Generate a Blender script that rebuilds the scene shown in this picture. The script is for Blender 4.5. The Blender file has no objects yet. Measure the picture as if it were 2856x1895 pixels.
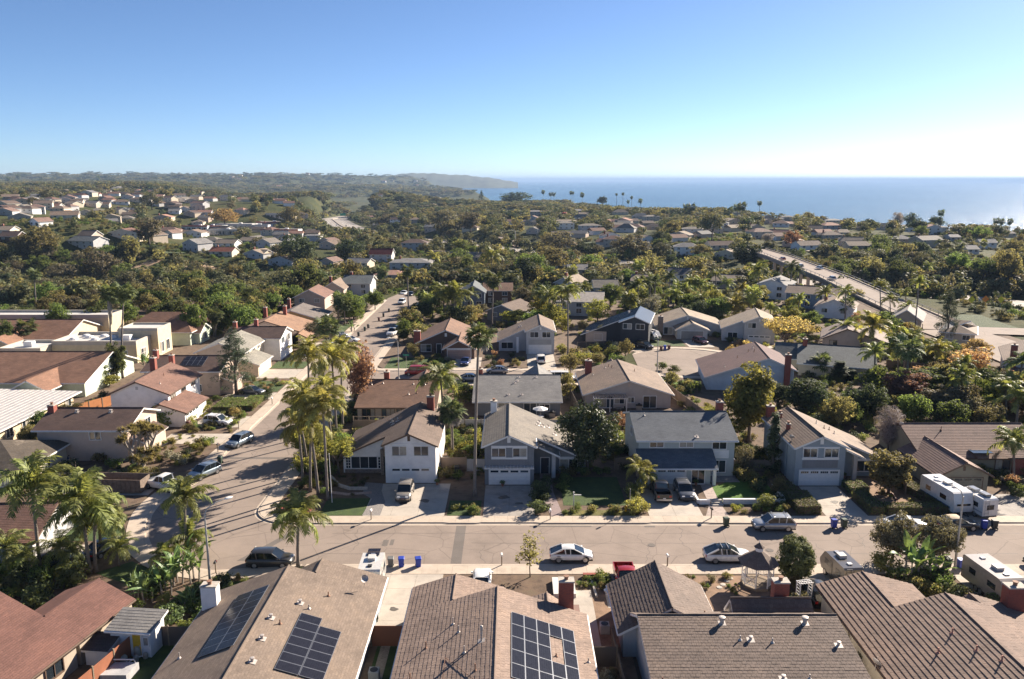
import bpy, math, random
import numpy as np
from mathutils import Vector, Matrix, noise
rad = math.radians
sc = bpy.context.scene
COL = sc.collection
R = random.Random(11)

# ---------------------------------------------------------------- camera, sky, sun, exposure
CAMZ = 38.5; FPX = 2221.3; HOR = 502.5            # drone height, focal length and horizon row in photograph pixels
PITCH = math.atan((947.5 - HOR) / FPX)
cam = bpy.data.cameras.new('camera'); cam.lens = 28.0; cam.sensor_width = 36.0
cam.clip_start = 1.0; cam.clip_end = 130000
camo = bpy.data.objects.new('camera', cam); COL.objects.link(camo)
camo.location = (0, 0, CAMZ); camo.rotation_euler = (math.pi/2 - PITCH, 0, 0)
sc.camera = camo

SUN_AZ, SUN_EL = 46.0, 27.0                        # azimuth right of the view direction (+Y), elevation
w = bpy.data.worlds.new('World'); sc.world = w; w.use_nodes = True
nt = w.node_tree
sky = nt.nodes.new('ShaderNodeTexSky'); sky.sky_type = 'NISHITA'; sky.sun_disc = False
sky.sun_elevation = rad(SUN_EL); sky.sun_rotation = rad(SUN_AZ)
sky.altitude = 1000; sky.air_density = 0.65; sky.dust_density = 0.45; sky.ozone_density = 4.5
bgn = nt.nodes['Background']; bgn.inputs['Strength'].default_value = 0.051
nt.links.new(sky.outputs[0], bgn.inputs['Color'])

sun = bpy.data.lights.new('sun', 'SUN'); sun.energy = 4.8; sun.angle = rad(0.5); sun.color = (1.0, 0.88, 0.74)
suno = bpy.data.objects.new('sun', sun); COL.objects.link(suno)
sv = Vector((math.sin(rad(SUN_AZ))*math.cos(rad(SUN_EL)), math.cos(rad(SUN_AZ))*math.cos(rad(SUN_EL)), math.sin(rad(SUN_EL))))
suno.rotation_euler = sv.to_track_quat('Z', 'Y').to_euler(); suno.location = (60, 60, 90)

vs = sc.view_settings
vs.view_transform = 'Standard'; vs.look = 'None'; vs.exposure = 1.56; vs.gamma = 1.0; vs.use_curve_mapping = False
sc.cycles.max_bounces = 6; sc.cycles.diffuse_bounces = 3; sc.cycles.glossy_bounces = 3
sc.cycles.transmission_bounces = 4; sc.cycles.transparent_max_bounces = 8; sc.cycles.volume_bounces = 1
sc.cycles.use_denoising = True; sc.cycles.sample_clamp_indirect = 6.0

# ---------------------------------------------------------------- photogrammetry: from a photograph point to a place on the ground
def at(px, py, z=0.0):
    u = (px - 1428)/FPX; v = (py - 947.5)/FPX
    d = (u, math.cos(PITCH) - v*math.sin(PITCH), -math.sin(PITCH) - v*math.cos(PITCH))
    t = (z - CAMZ)/d[2]
    return (d[0]*t, d[1]*t)
def zat(py, Y):
    v = (py - 947.5)/FPX
    return CAMZ - Y*(math.sin(PITCH) + v*math.cos(PITCH))/(math.cos(PITCH) - v*math.sin(PITCH))

# ---------------------------------------------------------------- materials
MATS = {}
def newmat(name):
    m = bpy.data.materials.new(name); m.use_nodes = True
    n = m.node_tree; p = n.nodes['Principled BSDF']
    return m, n, p
def N(n, t, **k):
    x = n.nodes.new(t)
    for a, b in k.items():
        if a in x.inputs: x.inputs[a].default_value = b
        else: setattr(x, a, b)
    return x
def L(n, a, b): n.links.new(a, b)
def col4(c): return (c[0], c[1], c[2], 1)
def ramp(n, fac, stops):
    r = n.nodes.new('ShaderNodeValToRGB'); cr = r.color_ramp
    while len(cr.elements) < len(stops): cr.elements.new(0.5)
    for e, (p, c) in zip(cr.elements, stops): e.position = p; e.color = col4(c)
    L(n, fac, r.inputs[0]); return r
def vary(c, f): return tuple(max(0.0, min(1, x*f)) for x in c)
def mixc(n, fac, a, b, mode='MIX'):
    m = n.nodes.new('ShaderNodeMix'); m.data_type = 'RGBA'; m.blend_type = mode
    for s, v in ((0, fac), (6, a), (7, b)):
        if hasattr(v, 'links'): L(n, v, m.inputs[s])
        else: m.inputs[s].default_value = v if s == 0 else col4(v)
    return m.outputs[2]
def objcoord(n): return n.nodes.new('ShaderNodeTexCoord').outputs['Object']
def geopos(n): return n.nodes.new('ShaderNodeNewGeometry').outputs['Position']
def bumpn(n, p, h, strength, dist=0.05):
    b = N(n, 'ShaderNodeBump', Strength=strength, Distance=dist); L(n, h, b.inputs['Height']); L(n, b.outputs[0], p.inputs['Normal'])

def plain(name, c, rough=0.7, amt=0.12, scale=1.5, bump=0.0, bscale=30, metal=0.0, spec=None, stain=None):
    """painted or bare surface: slow colour wander, fine grain, a little dirt"""
    if name in MATS: return MATS[name]
    m, n, p = newmat(name); g = geopos(n)
    a = N(n, 'ShaderNodeTexNoise', Scale=scale, Detail=6, Roughness=0.65); L(n, g, a.inputs['Vector'])
    r = ramp(n, a.outputs['Fac'], [(0.28, vary(c, 1-amt*1.6)), (0.5, c), (0.72, vary(c, 1+amt))])
    out = r.outputs[0]
    if stain:
        b = N(n, 'ShaderNodeTexNoise', Scale=0.45, Detail=8, Roughness=0.75); L(n, g, b.inputs['Vector'])
        k = ramp(n, b.outputs['Fac'], [(0.52, (0, 0, 0)), (0.68, (1, 1, 1))])
        f = N(n, 'ShaderNodeMath', operation='MULTIPLY'); L(n, k.outputs[0], f.inputs[0]); f.inputs[1].default_value = 0.55
        out = mixc(n, f.outputs[0], out, stain)
    L(n, out, p.inputs['Base Color'])
    p.inputs['Roughness'].default_value = rough; p.inputs['Metallic'].default_value = metal
    if spec is not None: p.inputs['Specular IOR Level'].default_value = spec
    if bump:
        b = N(n, 'ShaderNodeTexNoise', Scale=bscale, Detail=4); L(n, g, b.inputs['Vector']); bumpn(n, p, b.outputs['Fac'], bump)
    MATS[name] = m; return m

def roofmat(name, c1, c2, mortar, tw=0.33, th=0.33, rough=0.85, offset=0.5, stain=None, gap=0.02):
    """tile/shingle colours by piece; the courses themselves are geometry"""
    if name in MATS: return MATS[name]
    m, n, p = newmat(name)
    uv = n.nodes.new('ShaderNodeUVMap').outputs[0]
    b = N(n, 'ShaderNodeTexBrick', Scale=1.0); b.offset = offset
    b.inputs['Brick Width'].default_value = tw; b.inputs['Row Height'].default_value = th
    b.inputs['Mortar Size'].default_value = gap; b.inputs['Mortar Smooth'].default_value = 0.3
    b.inputs['Color1'].default_value = col4(c1); b.inputs['Color2'].default_value = col4(c2); b.inputs['Mortar'].default_value = col4(mortar)
    L(n, uv, b.inputs['Vector'])
    a = N(n, 'ShaderNodeTexNoise', Scale=0.35, Detail=7, Roughness=0.7); L(n, geopos(n), a.inputs['Vector'])
    k = ramp(n, a.outputs['Fac'], [(0.28, (0.6, 0.6, 0.62)), (0.52, (1, 1, 1)), (0.75, (1.22, 1.18, 1.1))])
    out = mixc(n, 0.8, b.outputs['Color'], k.outputs[0], 'MULTIPLY')
    a2 = N(n, 'ShaderNodeTexNoise', Scale=9.0, Detail=3); L(n, geopos(n), a2.inputs['Vector'])
    k2 = ramp(n, a2.outputs['Fac'], [(0.3, (0.75, 0.75, 0.75)), (0.7, (1.18, 1.18, 1.18))])
    out = mixc(n, 0.7, out, k2.outputs[0], 'MULTIPLY')
    if stain:
        k3 = ramp(n, a.outputs['Fac'], [(0.55, (0, 0, 0)), (0.66, (1, 1, 1))])
        out = mixc(n, k3.outputs[0], out, stain)
    L(n, out, p.inputs['Base Color']); p.inputs['Roughness'].default_value = rough
    p.inputs['Specular IOR Level'].default_value = 0.3
    bumpn(n, p, a2.outputs['Fac'], 0.4, 0.02)
    MATS[name] = m; return m

def leafmat(name, c, c2=None, trans=0.6, rough=0.65, spec=0.12):
    if name in MATS: return MATS[name]
    c2 = c2 or vary(c, 0.6)
    m, n, p = newmat(name)
    oi = n.nodes.new('ShaderNodeObjectInfo')
    a = N(n, 'ShaderNodeTexNoise', Scale=0.7, Detail=5, Roughness=0.75); L(n, geopos(n), a.inputs['Vector'])
    a2 = N(n, 'ShaderNodeTexWhiteNoise'); gi = n.nodes.new('ShaderNodeNewGeometry'); L(n, gi.outputs['Random Per Island'], a2.inputs['Vector'])
    mx = N(n, 'ShaderNodeMath', operation='ADD'); L(n, a.outputs['Fac'], mx.inputs[0])
    ms = N(n, 'ShaderNodeMath', operation='MULTIPLY_ADD'); L(n, gi.outputs['Random Per Island'], ms.inputs[0]); ms.inputs[1].default_value = 0.55; ms.inputs[2].default_value = -0.28
    L(n, ms.outputs[0], mx.inputs[1])
    r = ramp(n, mx.outputs[0], [(0.2, vary(c2, 1.8)), (0.5, vary(c, 1.9)), (0.85, vary(c, 2.6))])
    hs = N(n, 'ShaderNodeHueSaturation', Saturation=0.82); L(n, r.outputs[0], hs.inputs['Color'])
    h = N(n, 'ShaderNodeMath', operation='MULTIPLY_ADD'); L(n, oi.outputs['Random'], h.inputs[0]); h.inputs[1].default_value = 0.03; h.inputs[2].default_value = 0.488
    L(n, h.outputs[0], hs.inputs['Hue'])
    v = N(n, 'ShaderNodeMath', operation='MULTIPLY_ADD'); L(n, oi.outputs['Random'], v.inputs[0]); v.inputs[1].default_value = 0.5; v.inputs[2].default_value = 0.75
    L(n, v.outputs[0], hs.inputs['Value'])
    L(n, hs.outputs[0], p.inputs['Base Color']); p.inputs['Roughness'].default_value = rough; p.inputs['Specular IOR Level'].default_value = spec
    t = n.nodes.new('ShaderNodeBsdfTranslucent')
    tc = mixc(n, 1.0, hs.outputs[0], (1.2, 1.13, 0.68), 'MULTIPLY'); L(n, tc, t.inputs['Color'])
    mxs = n.nodes.new('ShaderNodeMixShader'); mxs.inputs[0].default_value = trans
    L(n, p.outputs[0], mxs.inputs[1]); L(n, t.outputs[0], mxs.inputs[2])
    L(n, mxs.outputs[0], n.nodes['Material Output'].inputs['Surface'])
    MATS[name] = m; return m

def glassmat(name, c=(0.03, 0.04, 0.05), rough=0.08):
    if name in MATS: return MATS[name]
    m, n, p = newmat(name)
    oi = n.nodes.new('ShaderNodeObjectInfo')
    r = ramp(n, oi.outputs['Random'], [(0.0, vary(c, 0.4)), (0.6, c), (1.0, vary(c, 2.2))]); L(n, r.outputs[0], p.inputs['Base Color'])
    p.inputs['Roughness'].default_value = rough; p.inputs['Specular IOR Level'].default_value = 0.7
    MATS[name] = m; return m
def carpaint(name, c, metal=0.3):
    if name in MATS: return MATS[name]
    m, n, p = newmat(name)
    a = N(n, 'ShaderNodeTexNoise', Scale=3.0, Detail=5); L(n, geopos(n), a.inputs['Vector'])
    r = ramp(n, a.outputs['Fac'], [(0.3, vary(c, 0.88)), (0.7, vary(c, 1.06))]); L(n, r.outputs[0], p.inputs['Base Color'])
    p.inputs['Metallic'].default_value = metal; p.inputs['Roughness'].default_value = 0.28
    p.inputs['Coat Weight'].default_value = 0.6; p.inputs['Coat Roughness'].default_value = 0.06
    MATS[name] = m; return m
def brickmat(name, c1, c2, mortar, bw=0.22, bh=0.075):
    if name in MATS: return MATS[name]
    m, n, p = newmat(name); oc = objcoord(n)
    sx = n.nodes.new('ShaderNodeSeparateXYZ'); L(n, oc, sx.inputs[0])
    ad = N(n, 'ShaderNodeMath', operation='ADD'); L(n, sx.outputs[0], ad.inputs[0]); L(n, sx.outputs[1], ad.inputs[1])
    cx = n.nodes.new('ShaderNodeCombineXYZ'); L(n, ad.outputs[0], cx.inputs[0]); L(n, sx.outputs[2], cx.inputs[1])
    b = N(n, 'ShaderNodeTexBrick', Scale=1.0); L(n, cx.outputs[0], b.inputs['Vector'])
    b.inputs['Brick Width'].default_value = bw; b.inputs['Row Height'].default_value = bh; b.inputs['Mortar Size'].default_value = 0.007
    b.inputs['Color1'].default_value = col4(c1); b.inputs['Color2'].default_value = col4(c2); b.inputs['Mortar'].default_value = col4(mortar)
    L(n, b.outputs['Color'], p.inputs['Base Color']); p.inputs['Roughness'].default_value = 0.85
    bumpn(n, p, b.outputs['Fac'], -0.5, 0.02)
    MATS[name] = m; return m

# ---------------------------------------------------------------- mesh building
class MB:
    def __init__(s): s.v = []; s.f = []; s.m = []; s.uv = {}
    def face(s, pts, mi=0, uv=None):
        i = len(s.v); s.v += [tuple(p) for p in pts]; s.f.append(tuple(range(i, i+len(pts)))); s.m.append(mi)
        if uv: s.uv[len(s.f)-1] = uv
    def box(s, x0, x1, y0, y1, z0, z1, mi=0, M=None):
        c = [(x, y, z) for z in (z0, z1) for y in (y0, y1) for x in (x0, x1)]
        if M is not None: c = [tuple(M @ Vector(p)) for p in c]
        i = len(s.v); s.v += c
        for q in ((0, 2, 3, 1), (4, 5, 7, 6), (0, 1, 5, 4), (2, 6, 7, 3), (0, 4, 6, 2), (1, 3, 7, 5)):
            s.f.append(tuple(i+k for k in q)); s.m.append(mi)
        return s
    def prism(s, poly, z0, z1, mi=0, mtop=None):
        """poly: xy points anticlockwise"""
        i = len(s.v); n = len(poly)
        s.v += [(x, y, z0) for x, y in poly] + [(x, y, z1) for x, y in poly]
        s.f.append(tuple(i+n+k for k in range(n))); s.m.append(mi if mtop is None else mtop)
        s.f.append(tuple(i+n-1-k for k in range(n))); s.m.append(mi)
        for k in range(n):
            j = (k+1) % n; s.f.append((i+k, i+j, i+n+j, i+n+k)); s.m.append(mi)
        return s
    def tube(s, pts, rr, n=8, mi=0, cap=True):
        pts = [Vector(p) for p in pts]; i0 = len(s.v)
        if not hasattr(rr, '__len__'): rr = [rr]*len(pts)
        for k, p in enumerate(pts):
            d = (pts[min(k+1, len(pts)-1)] - pts[max(k-1, 0)]).normalized()
            a = d.orthogonal().normalized() if abs(d.z) < 0.95 else Vector((1, 0, 0)); a = (a - d*a.dot(d)).normalized(); b = d.cross(a)
            for q in range(n):
                t = 2*math.pi*q/n; s.v.append(tuple(p + (a*math.cos(t) + b*math.sin(t))*rr[k]))
        for k in range(len(pts)-1):
            for q in range(n):
                r = (q+1) % n; s.f.append((i0+k*n+q, i0+k*n+r, i0+(k+1)*n+r, i0+(k+1)*n+q)); s.m.append(mi)
        if cap:
            s.f.append(tuple(i0+n-1-q for q in range(n))); s.m.append(mi)
            e = i0+(len(pts)-1)*n; s.f.append(tuple(e+q for q in range(n))); s.m.append(mi)
        return s
    def lathe(s, prof, n=12, c=(0, 0, 0), mi=0):
        i0 = len(s.v)
        for r, z in prof:
            for q in range(n):
                t = 2*math.pi*q/n; s.v.append((c[0]+r*math.cos(t), c[1]+r*math.sin(t), c[2]+z))
        for k in range(len(prof)-1):
            for q in range(n):
                r = (q+1) % n; s.f.append((i0+k*n+q, i0+k*n+r, i0+(k+1)*n+r, i0+(k+1)*n+q)); s.m.append(mi)
        s.f.append(tuple(i0+n-1-q for q in range(n))); s.m.append(mi)
        e = i0+(len(prof)-1)*n; s.f.append(tuple(e+q for q in range(n))); s.m.append(mi)
        return s
    def mesh(s, name, mats, smooth=False):
        me = bpy.data.meshes.new(name); me.from_pydata(s.v, [], s.f)
        for m in (mats if isinstance(mats, (list, tuple)) else [mats]): me.materials.append(m)
        if any(s.m): me.polygons.foreach_set('material_index', s.m)
        if s.uv:
            ul = me.uv_layers.new(name='UVMap')
            for p in me.polygons:
                u = s.uv.get(p.index)
                if u:
                    for li, q in zip(p.loop_indices, u): ul.data[li].uv = q
        if smooth: me.polygons.foreach_set('use_smooth', [True]*len(me.polygons))
        me.update(); return me
    def build(s, name, mats, parent=None, loc=(0, 0, 0), rz=0, smooth=False):
        return put(name, s.mesh(name, mats, smooth), parent, loc, rz)
def put(name, me, parent=None, loc=(0, 0, 0), rz=0, mat=None, scale=None, rot=None):
    o = bpy.data.objects.new(name, me); COL.objects.link(o)
    if parent is not None: o.parent = parent
    o.location = loc; o.rotation_euler = rot if rot is not None else (0, 0, rz)
    if scale is not None: o.scale = scale if hasattr(scale, '__len__') else (scale,)*3
    if mat is not None:
        for sl in o.material_slots: sl.link = 'OBJECT'; sl.material = mat; break
    return o
def tag(o, label=None, cat=None, group=None, kind=None):
    if label: o['label'] = label
    if cat: o['category'] = cat
    if group: o['group'] = group
    if kind: o['kind'] = kind
    return o
def thing(name, label, cat, loc=(0, 0, 0), rz=0, group=None, scale=None):
    o = bpy.data.objects.new(name, None); COL.objects.link(o); o.empty_display_size = 0.2
    o.location = loc if len(loc) == 3 else (loc[0], loc[1], 0); o.rotation_euler = (0, 0, rz)
    if scale is not None: o.scale = scale if hasattr(scale, '__len__') else (scale,)*3
    return tag(o, label, cat, group)
def setting(name, parent=None):
    o = bpy.data.objects.new(name, None); COL.objects.link(o); o['kind'] = 'structure'; return o
def struct(o): o['kind'] = 'structure'; return o
_kids = {}
def dup(root, loc, rz=0, label=None, group=None, scale=None):
    r = root.copy(); COL.objects.link(r); r.location = loc; r.rotation_euler = (0, 0, rz)
    if label: r['label'] = label
    if group: r['group'] = group
    if scale is not None: r.scale = scale if hasattr(scale, '__len__') else (scale,)*3
    def rec(a, b):
        if a.name not in _kids: _kids[a.name] = list(a.children)
        for ch in _kids[a.name]:
            c = ch.copy(); COL.objects.link(c); c.parent = b; rec(ch, c)
    rec(root, r); return r
# ================================================================ land, sea, roads
SEA = -45.0
CP = np.array([  # control points of the land: x, y, height
 (-150,310,-14),(-60,330,-10),(-220,400,-14),(-110,420,-12),(-290,505,15),(-330,420,4),(-450,600,18),(-500,900,20),(-800,1500,22),(-300,950,14),
 (-1200,2500,23),(-330,1500,12),(-199,545,-8),(-240,758,-9),(-150,640,-10),(122,374,-9),(60,460,-10),(-7,565,-11),(-157,814,-16),(-230,1100,-21),
 (-300,1342,-25),(-330,1900,-37),(0,2600,-42),(-600,2700,-40),(-250,3200,-42),(250,2900,-41),(50,680,-3),(130,560,-3),(200,600,-3),(350,500,-4),(150,1000,-6),
 (400,900,-10),(600,800,-12),(300,1500,-15),(100,1900,-18),(-60,1200,-10),(150,2400,-28),(150,310,-4),(220,280,-4),(300,200,-3),(400,300,-5),(600,400,-8),
 (500,600,-7),(0,800,-7),(-40,300,-2),(20,330,-3),(70,320,-3),(0,430,-8),(-350,250,-4),(-500,350,8),
 (-300,4200,-20),(-900,4200,0),(-1800,5000,48),(-2600,6000,66),(-1900,6600,74),(-1500,7000,60),(-700,5500,-22),(-600,8000,-32),(-1250,9000,5),(-2500,3500,24),(-3500,9500,36),(-5000,9500,30)], float)
def smooth(t): t = np.clip(t, 0, 1); return t*t*(3-2*t)
CY = np.array([-2000, 0, 500, 726, 847, 1140, 1700, 2170, 3200, 4240, 6500, 10500.]); CX = np.array([900, 700, 545, 467, 350, 252, 145, 75, -80, -240, -700, -1600.])
FWY = np.array([(420,60,-8),(300,170,-8),(200,285,-9),(122,374,-9),(60,462,-10),(-7,565,-11),(-80,685,-13),(-157,814,-16),(-232,1080,-21),(-300,1342,-26),(-325,1900,-36),(-270,2600,-40),(-330,3600,-38)], float)
def fwy_near(X, Y):
    bd = np.full(X.shape, 1e9); bz = np.zeros(X.shape)
    for a, b in zip(FWY[:-1], FWY[1:]):
        d = b[:2]-a[:2]; t = np.clip(((X-a[0])*d[0]+(Y-a[1])*d[1])/(d@d), 0, 1); q = np.hypot(X-a[0]-t*d[0], Y-a[1]-t*d[1]); k = q < bd
        bd = np.where(k, q, bd); bz = np.where(k, a[2]+t*(b[2]-a[2]), bz)
    return bd, bz
def tz(x, y):
    x = np.asarray(x, float); y = np.asarray(y, float); sh = np.broadcast(x, y).shape
    X = np.broadcast_to(x, sh).ravel(); Y = np.broadcast_to(y, sh).ravel()
    out = np.empty(X.shape)
    for a in range(0, len(X), 20000):
        b = slice(a, a+20000)
        d2 = (X[b, None]-CP[:, 0])**2 + (Y[b, None]-CP[:, 1])**2
        sc_ = (40 + 0.10*np.hypot(CP[:, 0], CP[:, 1]))**2
        wgt = 1/(d2/sc_ + 0.15)**2
        out[b] = (wgt*CP[:, 2]).sum(1)/wgt.sum(1)
    dist = np.hypot(X, Y)
    amp = smooth((dist-260)/600)*3.0 + smooth((dist-3200)/3000)*12
    fr = 1/np.maximum(60, dist*0.11)
    out = out + amp*(np.sin(X*0.013+Y*0.007)*np.cos(Y*0.011-X*0.004)+0.5*np.sin(X*0.031+1.3)*np.sin(Y*0.027+.7))*np.where(out < -34, 0.1, 1)
    dx = np.maximum(np.abs(X+5)-140, 0); dy = np.maximum(Y-258, 0)
    m = smooth(np.hypot(dx, dy)/70)
    out = out*m
    fd, fz = fwy_near(X, Y); k = smooth(1-(fd-24)/38); out = out*(1-k)+(fz-.6)*k
    xc = np.interp(Y, CY, CX)
    e = smooth((X-xc)/np.maximum(25, 0.02*Y))
    out = out*(1-e) + (SEA-12)*e
    return out.reshape(sh)
def tz1(x, y): return float(tz(np.array([x]), np.array([y]))[0])
def att(px, py):
    """photograph point -> point of the land (walks the sight line)"""
    u = (px-1428)/FPX; v = (py-947.5)/FPX
    d = np.array((u, math.cos(PITCH)-v*math.sin(PITCH), -math.sin(PITCH)-v*math.cos(PITCH)))
    t = np.geomspace(60, 12000, 700); z = CAMZ + d[2]*t; g = tz(d[0]*t, d[1]*t)
    k = np.argmax(z < g)
    if z[k] >= g[k]: k = len(t)-1
    while k > 60 and d[0]*t[k] > np.interp(d[1]*t[k], CY, CX)-14: k -= 1     # the shore is as far as a thing can stand
    return (d[0]*t[k], d[1]*t[k], float(g[k]))

def land_material():
    m, n, p = newmat('scrub_land'); g = geopos(n)
    a = N(n, 'ShaderNodeTexNoise', Scale=0.02, Detail=10, Roughness=0.68); L(n, g, a.inputs['Vector'])
    r = ramp(n, a.outputs['Fac'], [(0.3, (0.03, 0.038, 0.016)), (0.48, (0.06, 0.068, 0.025)), (0.6, (0.085, 0.08, 0.036)), (0.78, (0.14, 0.115, 0.07))])
    b = N(n, 'ShaderNodeTexNoise', Scale=0.4, Detail=8, Roughness=0.75); L(n, g, b.inputs['Vector'])
    k = ramp(n, b.outputs['Fac'], [(0.3, (0.5, 0.55, 0.5)), (0.7, (1.25, 1.2, 1.15))])
    o = mixc(n, 0.8, r.outputs[0], k.outputs[0], 'MULTIPLY')
    L(n, o, p.inputs['Base Color']); p.inputs['Roughness'].default_value = 0.95; p.inputs['Specular IOR Level'].default_value = 0.1
    bumpn(n, p, b.outputs['Fac'], 0.8, 0.5); return m
ang = np.radians(np.linspace(-50, 50, 300)); rr_ = np.concatenate([np.linspace(20, 240, 12), np.geomspace(250, 10200, 240)])
A, RR = np.meshgrid(ang, rr_); TX = RR*np.sin(A); TY = RR*np.cos(A); TZ = tz(TX, TY) - 0.06
b = MB(); b.v = list(zip(TX.ravel().tolist(), TY.ravel().tolist(), TZ.ravel().tolist())); nc = len(ang)
for i in range(len(rr_)-1):
    for j in range(nc-1): b.f.append((i*nc+j, i*nc+j+1, (i+1)*nc+j+1, (i+1)*nc+j))
b.m = [0]*len(b.f)
struct(b.build('terrain', land_material(), smooth=True))

# headland far across the bay
def headland():
    m = plain('headland_scrub', (0.07, 0.08, 0.05), 0.95, 0.4, 0.004); b = MB()
    xs = np.linspace(0, 1, 60); D = 9000
    def prof(t): return 0.78*np.interp(t, [0, .08, .25, .42, .55, .7, .82, .92, 1.0], [20, 70, 150, 205, 180, 150, 105, 45, 0])
    for i, t in enumerate(xs):
        x = -1865 + t*1930; h = 38.5+.643*(float(prof(t)) + 5*math.sin(i*1.7) + 5*math.sin(i*.63+1)*(t < .9)-38.5)
        for k, (q, hh) in enumerate(((-600, -0.4), (-300, .45), (0, 1), (400, .7), (900, -0.4))):
            b.v.append((x, D+q, SEA + (h-SEA if hh > 0 else 0)*max(hh, 0) - (12 if hh < 0 else 0)))
    for i in range(59):
        for k in range(4): b.f.append((i*5+k, (i+1)*5+k, (i+1)*5+k+1, i*5+k+1)); b.m.append(0)
    return struct(b.build('headland_hill', m, smooth=True))
headland()

def sea_material():
    m, n, p = newmat('sea_water'); g = geopos(n)
    p.inputs['Base Color'].default_value = (0.012, 0.06, 0.10, 1); p.inputs['Roughness'].default_value = 0.24; p.inputs['IOR'].default_value = 1.33
    mp = N(n, 'ShaderNodeMapping'); mp.inputs['Scale'].default_value = (0.035, 0.012, 1); L(n, g, mp.inputs['Vector'])
    a = N(n, 'ShaderNodeTexNoise', Scale=1.0, Detail=10, Roughness=0.75); L(n, mp.outputs[0], a.inputs['Vector'])
    bumpn(n, p, a.outputs['Fac'], 0.9, 6.0)
    mp2 = N(n, 'ShaderNodeMapping'); mp2.inputs['Scale'].default_value = (0.0012, 0.0004, 1); mp2.inputs['Rotation'].default_value = (0, 0, 0.5); L(n, g, mp2.inputs['Vector'])
    a2 = N(n, 'ShaderNodeTexNoise', Scale=1.0, Detail=6, Roughness=0.6); L(n, mp2.outputs[0], a2.inputs['Vector'])
    r = ramp(n, a2.outputs['Fac'], [(0.35, (0.018, 0.065, 0.10)), (0.65, (0.035, 0.10, 0.14))]); L(n, r.outputs[0], p.inputs['Base Color'])
    return m
b = MB(); b.face([(-9000, 300, SEA), (72000, 300, SEA), (72000, 70000, SEA), (-9000, 70000, SEA)]); struct(b.build('sea', sea_material()))

# ---------------------------------------------------------------- surfaces of the street
def asphalt(name, c, crack=0.6):
    m, n, p = newmat(name); g = geopos(n)
    a = N(n, 'ShaderNodeTexNoise', Scale=0.22, Detail=9, Roughness=0.7); L(n, g, a.inputs['Vector'])
    r = ramp(n, a.outputs['Fac'], [(0.32, vary(c, 0.82)), (0.5, c), (0.7, vary(c, 1.14))])
    f = N(n, 'ShaderNodeTexNoise', Scale=14, Detail=4, Roughness=0.8); L(n, g, f.inputs['Vector'])
    k = ramp(n, f.outputs['Fac'], [(0.3, (0.8, 0.8, 0.8)), (0.7, (1.15, 1.15, 1.15))])
    o = mixc(n, 0.7, r.outputs[0], k.outputs[0], 'MULTIPLY')
    wv = N(n, 'ShaderNodeTexNoise', Scale=0.8, Detail=5); L(n, g, wv.inputs['Vector'])
    ad = mixc(n, 0.22, g, wv.outputs['Color'], 'ADD')
    v = N(n, 'ShaderNodeTexVoronoi', feature='DISTANCE_TO_EDGE', Scale=0.2); L(n, ad, v.inputs['Vector'])
    cr = ramp(n, v.outputs['Distance'], [(0.0, (1, 1, 1)), (0.012, (0, 0, 0))])
    cf = N(n, 'ShaderNodeMath', operation='MULTIPLY'); L(n, cr.outputs[0], cf.inputs[0]); cf.inputs[1].default_value = crack
    o = mixc(n, cf.outputs[0], o, vary(c, 0.5))
    # long lane streaks along the driving lines and an oil-dark wheel track
    L(n, o, p.inputs['Base Color']); p.inputs['Roughness'].default_value = 0.9; p.inputs['Specular IOR Level'].default_value = 0.25
    bumpn(n, p, f.outputs['Fac'], 0.5, 0.01); MATS[name] = m; return m
M_ROAD = asphalt('street_asphalt', (0.255, 0.205, 0.17))
M_PATCH = asphalt('asphalt_patch', (0.15, 0.13, 0.115), 0.2)
M_HWY = plain('freeway_concrete', (0.27, 0.235, 0.2), 0.9, 0.1, 0.05)
M_CONC = plain('sidewalk_concrete', (0.46, 0.38, 0.30), 0.9, 0.10, 0.7, 0.3, 25, stain=(0.30, 0.25, 0.2))
M_KERB = plain('kerb_concrete', (0.44, 0.37, 0.30), 0.9, 0.14, 0.9, stain=(0.22, 0.19, 0.16))
M_DRIVE = plain('driveway_concrete', (0.42, 0.37, 0.31), 0.9, 0.10, 0.6, 0.3, 25, stain=(0.27, 0.24, 0.21))
M_DRIVE2 = plain('old_driveway_concrete', (0.30, 0.27, 0.24), 0.9, 0.16, 0.8, 0.3, 25, stain=(0.17, 0.16, 0.15))
M_SOIL = plain('garden_soil', (0.13, 0.085, 0.055), 1.0, 0.35, 0.9, 0.6, 8, stain=(0.06, 0.065, 0.03))
M_DIRT = plain('bare_dirt', (0.24, 0.155, 0.10), 1.0, 0.3, 0.7, 0.6, 8, stain=(0.15, 0.1, 0.065))
M_GRAVEL = plain('pale_gravel', (0.34, 0.27, 0.2), 1.0, 0.25, 5.0, 0.6, 20)
def lawnmat(name, c):
    m, n, p = newmat(name); g = geopos(n)
    a = N(n, 'ShaderNodeTexNoise', Scale=0.8, Detail=8, Roughness=0.75); L(n, g, a.inputs['Vector'])
    r = ramp(n, a.outputs['Fac'], [(0.3, vary(c, 0.6)), (0.52, c), (0.72, (c[0]*1.7, c[1]*1.25, c[2]))])
    f = N(n, 'ShaderNodeTexNoise', Scale=25, Detail=3); L(n, g, f.inputs['Vector'])
    k = ramp(n, f.outputs['Fac'], [(0.3, (0.6, 0.6, 0.6)), (0.7, (1.3, 1.3, 1.3))])
    L(n, mixc(n, 0.8, r.outputs[0], k.outputs[0], 'MULTIPLY'), p.inputs['Base Color']); p.inputs['Roughness'].default_value = 0.95
    bumpn(n, p, f.outputs['Fac'], 1.0, 0.06); MATS[name] = m; return m
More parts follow.
